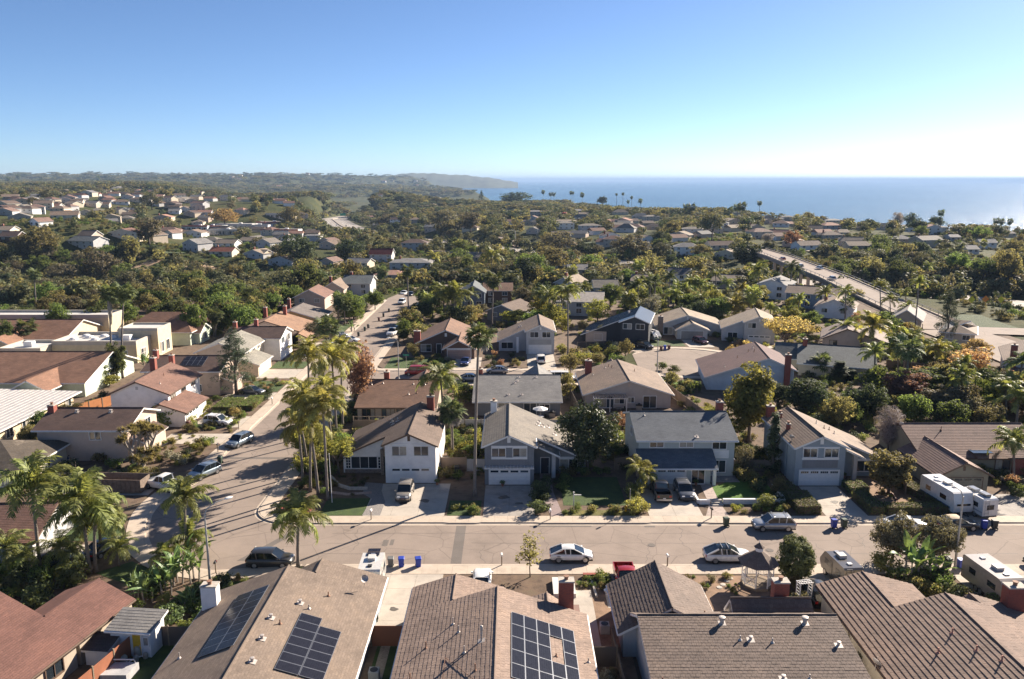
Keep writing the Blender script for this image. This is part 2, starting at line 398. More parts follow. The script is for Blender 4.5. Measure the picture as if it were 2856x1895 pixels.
M_LAWN = lawnmat('lawn_grass', (0.048, 0.082, 0.016)); M_TURF = lawnmat('bright_turf', (0.075, 0.16, 0.012)); M_DRYLAWN = lawnmat('dry_lawn', (0.14, 0.13, 0.03))

def arc(cx, cy, r, a0, a1, n=8): return [(cx+r*math.cos(rad(a0+(a1-a0)*k/n)), cy+r*math.sin(rad(a0+(a1-a0)*k/n))) for k in range(n+1)]
YN, YF = 74.9, 85.0                        # kerbs of the street in front
XL, XR = -41.2, -30.2                      # kerbs of the side street
Y2N, Y2F = 149.0, 159.0                    # kerbs of the street behind
KNUCKLE = [(-42.8, 94), (-43.0, 90.5), (-42.6, 87.5), (-41.5, 84.2), (-40.2, 81.2), (-38.6, 78.6), (-36.4, 76.4), (-33.6, 74.6), (-30.0, 73.6), (-25.5, 74.2), (-21, YN)]
BULB = (37.5, 167.5, 13.2)
far_left = [(XL, 262), (XL, 97)] + KNUCKLE
corner_far = arc(XR+4.5, YF+4.5, 4.5, 180, 270)
corner2n = arc(XR+3.5, Y2N-3.5, 3.5, 180, 90)
corner2f = arc(XR+3.5, Y2F+3.5, 3.5, 270, 180)
bx, by, br = BULB
bulb = arc(bx, by, br, -128, 142, 20)
edge_near = [(a, YN) for a in (-21, 30, 90, 175)]
edge_farside = [(175, YF), (90, YF), (20, YF), (-25.7, YF)] + corner_far[::-1]
edge_block = corner2n + [(25.5, Y2N), (29.4, bulb[0][1])] + bulb + [(26.5, Y2F+4), (22, Y2F)] + corner2f
road_poly = far_left + edge_near[1:] + edge_farside[:-1] + [corner_far[0]] + edge_block + [(XR, 262), (-24, 280), (-14, 290), (-22, 300), (-36, 288)]
b = MB(); b.face([(x, y, 0.0) for x, y in road_poly][::-1])
struct(b.build('road', M_ROAD))
def sheet(name, poly, z, m, parent=None, kind='structure', t=None):
    b = MB()
    ar = sum(poly[i][0]*poly[(i+1) % len(poly)][1]-poly[(i+1) % len(poly)][0]*poly[i][1] for i in range(len(poly)))
    if ar < 0: poly = poly[::-1]
    if t: b.prism(poly, z-t, z)
    else: b.face([(x, y, z) for x, y in poly])
    o = b.build(name, m, parent)
    if kind: o['kind'] = kind
    return o
def rect(x0, x1, y0, y1): return [(x0, y0), (x1, y0), (x1, y1), (x0, y1)]
for q in (rect(-6.3, -5.2, YN+.5, YF-.5), rect(-14.0, -13.4, 79.4, 80.9), rect(-13.2, -12.8, 79.6, 81.0), rect(-30.0, -40.5, 106.6, 107.3),
          [(-28.4, 76), (-27.4, 76), (-23.2, 84.3), (-24.0, 84.3)], rect(15, 16.2, 84.1, 84.6), rect(2, 9, 84.2, 84.6)):
    sheet('road_patch', q, 0.004, M_PATCH)

def offset(poly, d):
    out = []
    for i, p in enumerate(poly):
        a = Vector(poly[max(i-1, 0)]); c = Vector(poly[min(i+1, len(poly)-1)]); t = (c-a).normalized(); out.append((p[0]-t.y*d, p[1]+t.x*d))
    return out
def resample(poly, step):
    pts = [Vector(p) for p in poly]; out = [tuple(pts[0])]; need = step
    for a, c in zip(pts, pts[1:]):
        l = (c-a).length; pos = 0
        while l-pos >= need:
            pos += need; out.append(tuple(a + (c-a)*(pos/l))); need = step
        need -= l-pos
    return out
def in_any(p, rects): return any(x0 <= p[0] <= x1 and y0 <= p[1] <= y1 for x0, x1, y0, y1 in rects)
SLABS = 0
def kerb_walk(line, side, drops=(), walk=1.75, red=None, slabs=True):
    """kerb, gutter and sidewalk along a line; side +1 = lot on the left of the line"""
    global SLABS
    line = resample(line, 0.75)
    kb = MB(); gb = MB()
    o0, o1, g1, w1 = (offset(line, side*d) for d in (0.0, 0.16, -0.42, 0.17))
    for i in range(len(line)-1):
        h = 0.035 if in_any(line[i], drops) else 0.14; h2 = 0.035 if in_any(line[i+1], drops) else 0.14
        A, B, C, D = o0[i], o0[i+1], o1[i+1], o1[i]
        q = [(*A, h), (*B, h2), (*C, max(h2, .1)), (*D, max(h, .1))]
        kb.face(q if side > 0 else q[::-1]); q = [(*A, -.03), (*B, -.03), (*B, h2), (*A, h)]; kb.face(q if side > 0 else q[::-1])
        q = [(*g1[i], 0.005), (*g1[i+1], 0.005), (*B, .012), (*A, .012)]; gb.face(q if side > 0 else q[::-1])
    struct(kb.build('kerb', M_KERB)); struct(gb.build('gutter', M_CONC))
    if not walk: return
    root = setting('sidewalk'); L2 = resample(line, 1.5); a = offset(L2, side*0.17); c = offset(L2, side*(0.17+walk))
    for i in range(len(L2)-1):
        sb = MB(); g = 0.006
        pa, pb, pc, pd = (Vector(v) for v in (a[i], a[i+1], c[i+1], c[i]))
        if (pb-pa).length < .3: continue
        e = (pb-pa).normalized()*g; poly = [tuple(pa+e), tuple(pb-e), tuple(pc-e), tuple(pd+e)]
        if side < 0: poly = poly[::-1]
        sb.prism(poly, 0.0, 0.14+R.uniform(-.003, .004)); sb.build('slab', M_CONC, root); SLABS += 1
DROPS_F = [(-17.6, -7.6, YF-.4, YF+.4), (-3.6, 2.9, YF-.4, YF+.4), (15.8, 22.4, YF-.4, YF+.4), (36.4, 41.6, YF-.4, YF+.4), (51.3, 64, YF-.4, YF+.4)]
DROPS_N = [(-12.4, -6.6, YN-.4, YN+.4), (8.6, 14.0, YN-.4, YN+.4), (28.4, 33.4, YN-.4, YN+.4), (43.5, 51, YN-.4, YN+.4), (-28, -20.8, YN-1.4, YN+.4)]
DROPS_L = [(-41.6, -40.5, a, c) for a, c in ((112.5, 118.5), (120.6, 126.6), (137, 142), (152, 160), (170, 175), (182, 188), (196, 201), (212, 217))] + [(-43.6, -42, 88.5, 96)]
kerb_walk(edge_near[:1] + [(100, YN)], -1, DROPS_N)
kerb_walk([(100, YF), (-25.7, YF)], -1, DROPS_F)
kerb_walk(corner_far[::-1] + [(XR, 146)], -1)
kerb_walk(KNUCKLE, -1, DROPS_L)
kerb_walk([(XL, 258), (XL, 97), (-42.8, 94)], -1, DROPS_L)
kerb_walk([(XR, 145.5)] + corner2n[1:] + [(25.5, Y2N)], -1, [(-26, 16, Y2N-.4, Y2N+.4)])
kerb_walk(bulb, -1, [(20, 60, 176, 190), (47, 56, 160, 182)])
kerb_walk([(22, Y2F)] + corner2f + [(XR, 258)], -1, [(-12.5, -6.5, Y2F-.4, Y2F+.4), (2.5, 9.5, Y2F-.4, Y2F+.4), (-30.6, -30, 196, 240)])

# raised ground of the lots, each its own body
LZ = 0.10
sheet('ground', [(-21, YN-1.9), (140, YN-1.9), (140, 20), (-21, 20)], LZ, M_SOIL, t=.3)
sheet('ground', offset(KNUCKLE, -1.9)[2:] + [(-21.02, 20), (-75, 20), (-75, 87)], LZ, M_SOIL, t=.3)
sheet('ground', [(140, YF+1.9), (-25.7, YF+1.9), (-27.2, YF+3), (-28.3, YF+4.5), (-28.3, 145), (-26, Y2N-1.9), (25, Y2N-1.9), (33, 153), (50, 161), (52.7, 167), (140, 167)][::-1], LZ, M_SOIL, t=.3)
sheet('ground', [(-28.3, 256), (-28.3, Y2F+4.4), (-26.6, Y2F+1.9), (21, Y2F+1.9), (24, 172), (29, 180), (38, 182.7), (47, 179.5), (53, 167.3), (125, 167.3), (125, 256)], LZ, M_SOIL, t=.3)
sheet('ground', [(-43.1, 256), (-43.1, 98), (-44.8, 92.5), (-44.4, 87.2), (-75.02, 87.2), (-130, 87.2), (-130, 256)], LZ, M_SOIL, t=.3)

def slabdrive(name, x0, x1, y0, y1, nx, ny, m=M_DRIVE, z=0.128):
    """concrete laid in separate slabs"""
    root = setting(name); dx = (x1-x0)/nx; dy = (y1-y0)/ny
    for i in range(nx):
        for j in range(ny):
            MB().box(x0+i*dx+.012, x0+(i+1)*dx-.012, y0+j*dy+.012, y0+(j+1)*dy-.012, 0, z+R.uniform(-.004, .004)).build('slab', m, root)
F0 = YF+1.95; N0 = YN-1.95
slabdrive('driveway', -17.4, -7.9, F0, 97.0, 3, 4)
slabdrive('driveway', -3.4, 2.7, F0, 96.4, 2, 3, M_DRIVE2)
slabdrive('driveway', 16.0, 22.3, F0, 98.0, 2, 3)
slabdrive('driveway', 36.6, 41.5, F0, 96.1, 2, 3)
slabdrive('driveway', 51.6, 63.5, F0, 93.5, 3, 2, M_DRIVE2)
slabdrive('driveway', -14.6, -6.8, 61.6, N0, 3, 4)
slabdrive('driveway', 8.8, 13.4, 66.6, N0, 2, 3)
slabdrive('driveway', 28.5, 33.2, 66.5, N0, 2, 3)
slabdrive('driveway', 43.6, 51.2, 58, N0, 2, 4)
slabdrive('driveway', -12.3, -6.6, Y2F+2, 171.5, 2, 3); slabdrive('driveway', 3.3, 9.3, Y2F+2, 175.2, 2, 4)
slabdrive('driveway', 41.5, 47.5, 182.4, 191.5, 2, 3); slabdrive('driveway', -50.9, -43.2, 120.8, 126.8, 2, 2)
slabdrive('driveway', -50.6, -43.2, 152.6, 160.3, 3, 2); slabdrive('driveway', -52.5, -43.2, 112.8, 117.6, 3, 2); slabdrive('driveway', -52, -43.2, 137.2, 141.8, 3, 2)
slabdrive('driveway', -49, -43.2, 170, 175, 2, 2); slabdrive('driveway', -48, -43.2, 182, 188, 2, 2)
slabdrive('driveway', -60.5, -45.2, 93.2, 101.0, 4, 2); slabdrive('driveway', -47.5, -43.4, 74.5, 79.5, 2, 2)
slabdrive('driveway', 54.5, 61, 173, 184, 2, 2)
# lawns, beds and paths
for poly, m in ((rect(-22.6, -15.6, F0+.1, 92.2), M_LAWN), (rect(6.2, 13.8, 90.0, 99.3), M_LAWN), (rect(5.9, 14.3, F0+.1, 88.6), M_DRYLAWN), (rect(-7.6, -3.7, F0+.1, 91.5), M_LAWN),
                ([(24.6, 90.9), (32.8, 90.9), (32.8, 97.8), (30.3, 99.3), (24.9, 95.4)], M_TURF), (rect(42.4, 50.4, 89, 99), M_DIRT),
                ([(-43.7, 83.2), (-44.8, 87), (-52.5, 86.5), (-52, 80.4), (-42.4, 80.4)], M_LAWN), ([(-39, 75.7), (-33.6, 72.2), (-35.5, 70.0), (-41.5, 73.2)], M_LAWN), ([(-32.2, 66), (-27, 66), (-24.2, 71.6), (-30.8, 71.4)], M_LAWN),
                (rect(-50.5, -43.3, 161, 167.5), M_LAWN), (rect(-50, -43.4, 142.5, 150.5), M_LAWN), (rect(-52, -43.3, 127.5, 136.5), M_SOIL), (rect(-47.5, -43.3, 176, 181.5), M_LAWN), (rect(-46, -43.3, 188.5, 196), M_LAWN), (rect(-46, -43.3, 201.5, 211), M_LAWN),
                (rect(-26.6, -13.5, Y2F+2, 171.5), M_LAWN), (rect(-6, 2.8, Y2F+2, 171), M_SOIL), (rect(33, 41, 183.5, 190.5), M_LAWN), ([(27.8, 146.6), (34, 151.5), (33.6, 141.5), (27.8, 139)], M_TURF),
                (rect(7.4, 9.9, 54, 72.6), M_DIRT), (rect(16.4, 25.4, 59.5, 72.6), M_DIRT), (rect(-11.3, -9.0, 50, 61.5), M_LAWN), (rect(-33, -26.5, 50, 61), M_LAWN), (rect(36.5, 43.2, 62.5, 72.6), M_DRYLAWN)):
    sheet('lawn' if m in (M_LAWN, M_TURF, M_DRYLAWN) else 'garden_bed', poly, LZ+.02, m)
M_PAVER = brickmat('grey_cobble_pavers', (0.20, 0.19, 0.18), (0.30, 0.28, 0.26), (0.12, 0.11, 0.1), 0.3, 0.3)
def pav(name, poly, m, z): sheet(name, poly, z, m)
pav('path', [(-17.5, F0+.1), (-15.4, F0+.1), (-15.4, 91), (-16.4, 94.5), (-16.6, 97.0), (-19, 97.5), (-18.6, 93.6), (-17.2, 92)], plain('cobble_strip', (0.22, 0.20, 0.185), .9, .4, 9, .8, 9), 0.134)
pav('path', [(4.5, F0), (6.0, F0), (5.2, 94), (5.1, 101), (3.7, 101), (3.6, 94)], plain('mauve_stamped_path', (0.25, 0.19, 0.18), .9, .2, 4, .5, 10), 0.128)
pav('path', [(22.6, F0), (25.3, F0), (25.2, 90.6), (25.6, 97), (24.2, 97), (23.8, 90.4)], plain('pink_stone_path', (0.36, 0.29, 0.25), .9, .2, 3, .4, 8), 0.129)
pav('path', rect(24.9, 29.5, 97.4, 99.9), plain('slate_porch', (0.24, 0.23, 0.22), .8, .3, 3), 0.16)
pav('path', rect(5.6, 7.5, 60.5, 69.8), M_DRIVE, 0.128)
pav('path', rect(-11.0, -10.2, 50, 61), M_GRAVEL, 0.126)
# ================================================================ houses
M_WHITE = plain('white_trim', (0.72, 0.70, 0.67), 0.6, 0.05, 2.0)
M_BROWN = plain('brown_trim', (0.12, 0.075, 0.05), 0.7, 0.15, 2.0)
M_DARK = plain('dark_opening', (0.02, 0.02, 0.022), 0.6, 0.1)
M_GLASS = glassmat('window_glass'); M_BLIND = plain('pale_blind', (0.30, 0.28, 0.24), 0.35, 0.2, 3.0, spec=0.6)
M_BRICK = brickmat('red_brick', (0.30, 0.06, 0.035), (0.21, 0.045, 0.03), (0.22, 0.14, 0.11))
M_CAP = plain('mortar_cap', (0.42, 0.38, 0.33), 0.9, 0.2, 4)
M_VENT = plain('vent_metal', (0.45, 0.40, 0.36), 0.5, 0.2, 4, metal=0.3); M_RUST = plain('rusty_vent_pipe', (0.25, 0.13, 0.08), 0.8, 0.2, 4)
M_FRAME = plain('panel_frame', (0.32, 0.33, 0.35), 0.35, 0.1, 3, metal=0.7)
def wallmat(name, c, stain=None):
    if name in MATS: return MATS[name]
    return plain(name, c, 0.9, 0.09, 0.8, 0.25, 22, stain=stain or vary(c, .84))
def sidingmat(name, c, pitch=0.3, vertical=True):
    if name in MATS: return MATS[name]
    m, n, p = newmat(name); g = geopos(n); sx = n.nodes.new('ShaderNodeSeparateXYZ'); L(n, g, sx.inputs[0])
    ad = N(n, 'ShaderNodeMath', operation='ADD'); L(n, sx.outputs[0], ad.inputs[0]); L(n, sx.outputs[1], ad.inputs[1])
    src = ad.outputs[0] if vertical else sx.outputs[2]
    md = N(n, 'ShaderNodeMath', operation='FRACT'); dv = N(n, 'ShaderNodeMath', operation='DIVIDE'); L(n, src, dv.inputs[0]); dv.inputs[1].default_value = pitch; L(n, dv.outputs[0], md.inputs[0])
    r = ramp(n, md.outputs[0], [(0.0, (0, 0, 0)), (0.06, (0, 0, 0)), (0.10, (1, 1, 1))])
    a = N(n, 'ShaderNodeTexNoise', Scale=0.9, Detail=6); L(n, g, a.inputs['Vector'])
    k = ramp(n, a.outputs['Fac'], [(0.3, vary(c, .88)), (0.7, vary(c, 1.08))])
    L(n, mixc(n, r.outputs[0], vary(c, 0.8), k.outputs[0]), p.inputs['Base Color']); p.inputs['Roughness'].default_value = 0.85
    bumpn(n, p, r.outputs[0], 0.6, 0.02); MATS[name] = m; return m

def arr(v): return Vector(v)
class Slope:
    """one roof plane: e0,e1 eave ends, r0,r1 upper ends (r0 above e0), laid in stepped courses"""
    def __init__(s, e0, e1, r0, r1):
        s.e0, s.e1, s.r0, s.r1 = map(Vector, (e0, e1, r0, r1)); s.u = (s.e1-s.e0).normalized()
        up = (s.r0-s.e0); up = up - s.u*up.dot(s.u); s.len = up.length; s.v = up.normalized(); s.n = s.u.cross(s.v).normalized()
        if s.n.z < 0: s.n = -s.n
    def pt(s, a, t): return s.e0.lerp(s.r0, t).lerp(s.e1.lerp(s.r1, t), a)
    def frame(s, a, t):
        m = Matrix((s.u, s.v, s.n)).transposed().to_4x4(); m.translation = s.pt(a, t); return m
    def mesh(s, name, m, trim, course=0.34, step=0.022, th=0.20):
        b = MB(); nr = max(1, round(s.len/course)); n = s.n
        for i in range(nr):
            t0, t1 = i/nr, (i+1)/nr
            A, B, C, D = s.pt(0, t0)+n*step, s.pt(1, t0)+n*step, s.pt(1, t1)+n*.003, s.pt(0, t1)+n*.003
            def uv(p): d = p-s.e0; return (d.dot(s.u), d.dot(s.v))
            q = [A, B, C, D]
            if (C-D).length < 1e-4: q = [A, B, C]
            flip = (B-A).cross(q[2]-A).dot(n) < 0
            U = [uv(p) for p in q]
            b.face(q[::-1] if flip else q, 0, U[::-1] if flip else U)
            q = [s.pt(0, t0)+n*.002, s.pt(1, t0)+n*.002, B, A]; b.face(q[::-1] if flip else q, 0, [U[0], U[1], U[1], U[0]])
        lo = [s.e0-n*th, s.e1-n*th, s.r1-n*th, s.r0-n*th]; hi = [s.e0+n*step, s.e1+n*step, s.r1, s.r0]
        flip = (lo[1]-lo[0]).cross(lo[2]-lo[0]).dot(n) > 0
        b.face(lo[::-1] if flip else lo, 1)
        for k in (0, 1, 3):
            j = (k+1) % 4
            if (hi[k]-hi[j]).length > 1e-3: b.face([lo[k], lo[j], hi[j], hi[k]] if not flip else [lo[j], lo[k], hi[k], hi[j]], 1)
        return b.mesh(name, [m, trim])
    def tiles(s, parent, m, course=0.36, tw=0.33, th=0.035, nind=0, name='roof_tile', jitter=0.006, base=None):
        """the tiles themselves: nind nearest ones as single pieces, the rest joined"""
        n = s.n; nr = max(1, round(s.len/course)); rows = []; L0 = (s.e1-s.e0).length
        for i in range(nr):
            t0, t1 = i/nr, min(1, (i+1)/nr + 0.03)
            off = 0.5*tw*(i % 2)
            lo0, lo1, up0, up1 = ((s.pt(k, t)-s.e0).dot(s.u) for k, t in ((0, t0), (1, t0), (0, t1), (1, t1)))
            a = math.floor(min(lo0, up0)/tw)*tw + off - tw
            while a < max(lo1, up1):
                x0, x1 = a+.008, a+tw-.008; a += tw
                bl, brr, tl, tr = max(x0, lo0), min(x1, lo1), max(x0, up0), min(x1, up1)
                if brr-bl < .03 and tr-tl < .03: continue
                if brr < bl: bl = brr = (bl+brr)/2
                if tr < tl: tl = tr = (tl+tr)/2
                j = R.uniform(-jitter, jitter); O = s.e0
                P = lambda x, t, h: O + s.u*x + s.v*(t*s.len) + n*h
                h0 = th + 0.012 + j; h1 = 0.012 + j
                rows.append([P(bl, t0, h0), P(brr, t0, h0), P(tr, t1, h1), P(tl, t1, h1), P(bl, t0, .0), P(brr, t0, .0), P(tr, t1, -.01), P(tl, t1, -.01), (x0, t0*s.len)])
        rows.sort(key=lambda r: (r[0]-Vector((0, 0, CAMZ))).length)
        flip = (s.u.cross(s.v)).dot(n) < 0
        F = ((0, 1, 2, 3), (4, 5, 1, 0), (5, 6, 2, 1), (7, 4, 0, 3))
        def add(b, r):
            uv = r[8]; U = [(uv[0]+.05, uv[1]+.05), (uv[0]+tw-.06, uv[1]+.05), (uv[0]+tw-.06, uv[1]+course-.06), (uv[0]+.05, uv[1]+course-.06)]
            for f in F:
                q = [r[k] for k in f]; b.face(q[::-1] if flip else q, 0, U)
        M = base.matrix_world.inverted() if base else None
        vis = [k for k, r in enumerate(rows)]
        for r in rows[:nind]:
            b = MB(); add(b, r); b.build(name, m, parent)
        if len(rows) > nind:
            b = MB()
            for r in rows[nind:]: add(b, r)
            o = b.build('roof_tile_field', m, parent); o['kind'] = 'stuff'

FACE = {'-y': (Vector((1, 0, 0)), Vector((0, -1, 0))), '+y': (Vector((-1, 0, 0)), Vector((0, 1, 0))), '-x': (Vector((0, -1, 0)), Vector((-1, 0, 0))), '+x': (Vector((0, 1, 0)), Vector((1, 0, 0)))}
class House:
    def __init__(s, name, label, loc, rz=0, wall=None, roof=None, trim=None, tiles=0, cat='house', group=None, course=0.34, step=0.022, tw=0.33, th=0.035):
        s.o = thing(name, label, cat, loc, rz, group); s.wall = wall; s.roof = roof; s.trim = trim or M_WHITE; s.sl = []; s.nt = tiles; s.course = course; s.step = step; s.tw = tw; s.th = th
    # ---- bodies
    def add_slope(s, e0, e1, r0, r1, roof=None, nt=None):
        k = Slope(e0, e1, r0, r1); s.sl.append(k)
        tl = s.nt if nt is None else nt
        if tl: put('roof_slope', k.mesh('roof_slope', roof or s.roof, s.trim, 2.0, 0.001), s.o); k.tiles(s.o, roof or s.roof, s.course, s.tw, s.th, tl)
        else: put('roof_slope', k.mesh('roof_slope', roof or s.roof, s.trim, s.course, s.step), s.o)
        if s.o.location.y < 200 and (k.e1-k.e0).length > 2 and k.len > 2.5:
            f = k.frame(0, 0); w_ = (k.e1-k.e0).length; MB().box(.02, w_-.02, -.13, -.01, -.16, -.03, 0, f).build('gutter', s.trim, s.o)
        return k
    def gable(s, x0, x1, y0, y1, axis, ze0, ze1, zr, rp=None, ov=0.45, rk=0.4, wall=None, roof=None, z0=0.0, nt=(None, None), walls=True, rkb=None, ridge=True):
        """ridge along `axis`; ze0, ze1 the wall heights on the low and high coordinate side"""
        rkb = rk if rkb is None else rkb
        if axis == 'y':
            rp = (x0+x1)/2 if rp is None else rp
            s0 = (zr-ze0)/(rp-x0); s1 = (zr-ze1)/(x1-rp); ya, yb = y0-rk, y1+rkb
            a = s.add_slope((x0-ov, yb, ze0-ov*s0+.1), (x0-ov, ya, ze0-ov*s0+.1), (rp, yb, zr+.1), (rp, ya, zr+.1), roof, nt[0])
            c = s.add_slope((x1+ov, ya, ze1-ov*s1+.1), (x1+ov, yb, ze1-ov*s1+.1), (rp, ya, zr+.1), (rp, yb, zr+.1), roof, nt[1])
            prof = [(x0, z0), (x1, z0), (x1, ze1), (rp, zr), (x0, ze0)]
            b = MB()
            if walls:
                b.face([(x, y0, z) for x, z in prof]); b.face([(x, y1, z) for x, z in prof][::-1])
                b.face([(x0, y1, z0), (x0, y0, z0), (x0, y0, ze0), (x0, y1, ze0)]); b.face([(x1, y0, z0), (x1, y1, z0), (x1, y1, ze1), (x1, y0, ze1)])
            rl = ((rp, ya, zr+.13), (rp, yb, zr+.13))
        else:
            rp = (y0+y1)/2 if rp is None else rp
            s0 = (zr-ze0)/(rp-y0); s1 = (zr-ze1)/(y1-rp); xa, xb = x0-rk, x1+rkb
            a = s.add_slope((xa, y0-ov, ze0-ov*s0+.1), (xb, y0-ov, ze0-ov*s0+.1), (xa, rp, zr+.1), (xb, rp, zr+.1), roof, nt[0])
            c = s.add_slope((xb, y1+ov, ze1-ov*s1+.1), (xa, y1+ov, ze1-ov*s1+.1), (xb, rp, zr+.1), (xa, rp, zr+.1), roof, nt[1])
            b = MB()
            if walls:
                prof = [(y0, z0), (y1, z0), (y1, ze1), (rp, zr), (y0, ze0)]
                b.face([(x1, y, z) for y, z in prof]); b.face([(x0, y, z) for y, z in prof][::-1])
                b.face([(x0, y0, z0), (x1, y0, z0), (x1, y0, ze0), (x0, y0, ze0)]); b.face([(x1, y1, z0), (x0, y1, z0), (x0, y1, ze1), (x1, y1, ze1)])
            rl = ((xa, rp, zr+.13), (xb, rp, zr+.13))
        if walls: b.build('wall', wall or s.wall, s.o)
        if ridge:
            d = Vector(rl[1])-Vector(rl[0]); k = max(2, int(d.length/.9))
            MB().tube([Vector(rl[0])+d*(i/k) + Vector((0, 0, .012*(i % 2))) for i in range(k+1)], 0.085, 6).build('ridge_cap', roof or s.roof, s.o)
        return a, c
    def hip(s, x0, x1, y0, y1, ze, zr, axis='x', ov=0.45, inset=None, wall=None, roof=None, z0=0.0, walls=True):
        X0, X1, Y0, Y1 = x0-ov, x1+ov, y0-ov, y1+ov
        if axis == 'x':
            i = (Y1-Y0)/2 if inset is None else inset; ym = (Y0+Y1)/2; A, B = (X0+i, ym, zr), (X1-i, ym, zr)
            ss = [((X0, Y0, ze), (X1, Y0, ze), A, B), ((X1, Y1, ze), (X0, Y1, ze), B, A), ((X0, Y1, ze), (X0, Y0, ze), A, A), ((X1, Y0, ze), (X1, Y1, ze), B, B)]
        else:
            i = (X1-X0)/2 if inset is None else inset; xm = (X0+X1)/2; A, B = (xm, Y0+i, zr), (xm, Y1-i, zr)
            ss = [((X0, Y1, ze), (X0, Y0, ze), B, A), ((X1, Y0, ze), (X1, Y1, ze), A, B), ((X0, Y0, ze), (X1, Y0, ze), A, A), ((X1, Y1, ze), (X0, Y1, ze), B, B)]
        out = [s.add_slope(*q, roof) for q in ss]
        if walls: MB().box(x0, x1, y0, y1, z0, ze-.05).build('wall', wall or s.wall, s.o)
        for q in ((0, 2), (0, 3), (1, 2), (1, 3)):
            pass
        return out
    def shed(s, e0, e1, r0, r1, roof=None): return s.add_slope(e0, e1, r0, r1, roof)
    def block(s, x0, x1, y0, y1, z0, z1, m=None, name='wall'): return MB().box(x0, x1, y0, y1, z0, z1).build(name, m or s.wall, s.o)
    # ---- openings
    def P(s, f, c, u, z, d):
        U, O = FACE[f]
        return (Vector((u, c, z)) if f[1] == 'y' else Vector((c, u, z))) + O*d
    def bx(s, b, f, c, u0, u1, z0, z1, d0, d1, mi=0):
        a = s.P(f, c, u0, z0, d0); e = s.P(f, c, u1, z1, d1)
        b.box(min(a.x, e.x), max(a.x, e.x), min(a.y, e.y), max(a.y, e.y), min(a.z, e.z), max(a.z, e.z), mi)
    def win(s, f, c, u0, u1, z0, z1, nx=2, ny=1, trim=None, fr=0.09, glass=None, sill=True, pr=0.1):
        b = MB(); e = fr
        s.bx(b, f, c, u0-e, u0, z0-e, z1+e, -.02, pr); s.bx(b, f, c, u1, u1+e, z0-e, z1+e, -.02, pr)
        s.bx(b, f, c, u0, u1, z1, z1+e, -.02, pr); s.bx(b, f, c, u0, u1, z0-e, z0, -.02, pr+(.04 if sill else 0))
        for i in range(1, nx): u = u0+(u1-u0)*i/nx; s.bx(b, f, c, u-.03, u+.03, z0, z1, -.01, pr-.02)
        for i in range(1, ny): z = z0+(z1-z0)*i/ny; s.bx(b, f, c, u0, u1, z-.02, z+.02, -.01, pr-.025)
        w_ = b.build('window', trim or s.trim, s.o)
        for i in range(nx):
            p = MB(); ua, ub = u0+(u1-u0)*i/nx, u0+(u1-u0)*(i+1)/nx; s.bx(p, f, c, ua, ub, z0, z1, 0.0, .018)
            p.build('pane', glass or (M_BLIND if R.random() < .3 else M_GLASS), w_)
        return w_
    def door(s, f, c, u0, u1, z0, z1, m, trim=None):
        b = MB(); e = .1
        for q in ((u0-e, u0, z0, z1+e), (u1, u1+e, z0, z1+e), (u0, u1, z1, z1+e)): s.bx(b, f, c, *q, -.02, .06)
        fr = b.build('door', trim or s.trim, s.o); p = MB(); s.bx(p, f, c, u0, u1, z0, z1, 0, .03); p.build('door_leaf', m, fr)
        h = MB(); s.bx(h, f, c, u1-.14, u1-.08, z0+.95, z0+1.1, .03, .08); h.build('handle', M_VENT, fr); return fr
    def garage(s, f, c, u0, u1, z1=2.15, m=None, lights=True, trim=None, arch=False, z0=.1):
        m = m or M_WHITE; b = MB(); e = .1
        for q in ((u0-e, u0, z0, z1+e), (u1, u1+e, z0, z1+e), (u0, u1, z1, z1+e)): s.bx(b, f, c, *q, -.02, .05)
        fr = b.build('garage_door', trim or s.trim, s.o); h = (z1-z0)/4
        for k in range(4):
            p = MB(); s.bx(p, f, c, u0+.01, u1-.01, z0+k*h+.012, z0+(k+1)*h-.012, 0, .03); p.build('panel', m, fr)
        if lights:
            w_ = (u1-u0)/4
            for k in range(4):
                p = MB(); s.bx(p, f, c, u0+k*w_+.14, u0+(k+1)*w_-.14, z0+3*h+.13, z0+4*h-.12, .02, .036)
                if arch:
                    for t in (-.3, 0, .3): s.bx(p, f, c, u0+(k+.5)*w_+t*.8-.015, u0+(k+.5)*w_+t*.8+.015, z0+3*h+.1, z0+4*h-.1, .03, .045, 1)
                p.build('window_light', [M_GLASS, m], fr)
        return fr
    def vent(s, f, c, u, z, w_=.45, h=.75, m=None):
        b = MB(); s.bx(b, f, c, u-w_/2, u+w_/2, z, z+h, -.01, .035)
        for k in range(4): s.bx(b, f, c, u-w_/2+.05, u+w_/2-.05, z+.08+k*h*.22, z+.11+k*h*.22, .03, .05)
        return b.build('gable_vent', m or s.trim, s.o)
    def trimbar(s, f, c, u0, u1, z0, z1, d=.05, m=None, name='trim_board'):
        b = MB(); s.bx(b, f, c, u0, u1, z0, z1, -.01, d); return b.build(name, m or s.trim, s.o)
    # ---- things fixed to the roof
    def chimney(s, x, y, w_, d, z0, z1, m=None):
        m = m or M_BRICK; b = MB().box(x-w_/2, x+w_/2, y-d/2, y+d/2, z0, z1); c = b.build('chimney', m, s.o)
        MB().box(x-w_/2-.05, x+w_/2+.05, y-d/2-.05, y+d/2+.05, z1, z1+.12).build('chimney_cap', M_CAP, c)
        MB().lathe([(.17, 0), (.17, .22), (.24, .26), (.24, .32)], 10, (x, y, z1+.12)).build('flue', M_RUST, c); return c
    def pipe(s, sl, a, t, h=.45, r=.05, m=None):
        f = sl.frame(a, t); o = f.translation; b = MB().tube([o-Vector((0, 0, .1)), o+Vector((0, 0, h))], r, 8)
        b.lathe([(r*3.4, 0.02), (r*1.2, .14)], 10, tuple(o)); return b.build('vent_pipe', m or R.choice([M_VENT, M_RUST]), s.o)
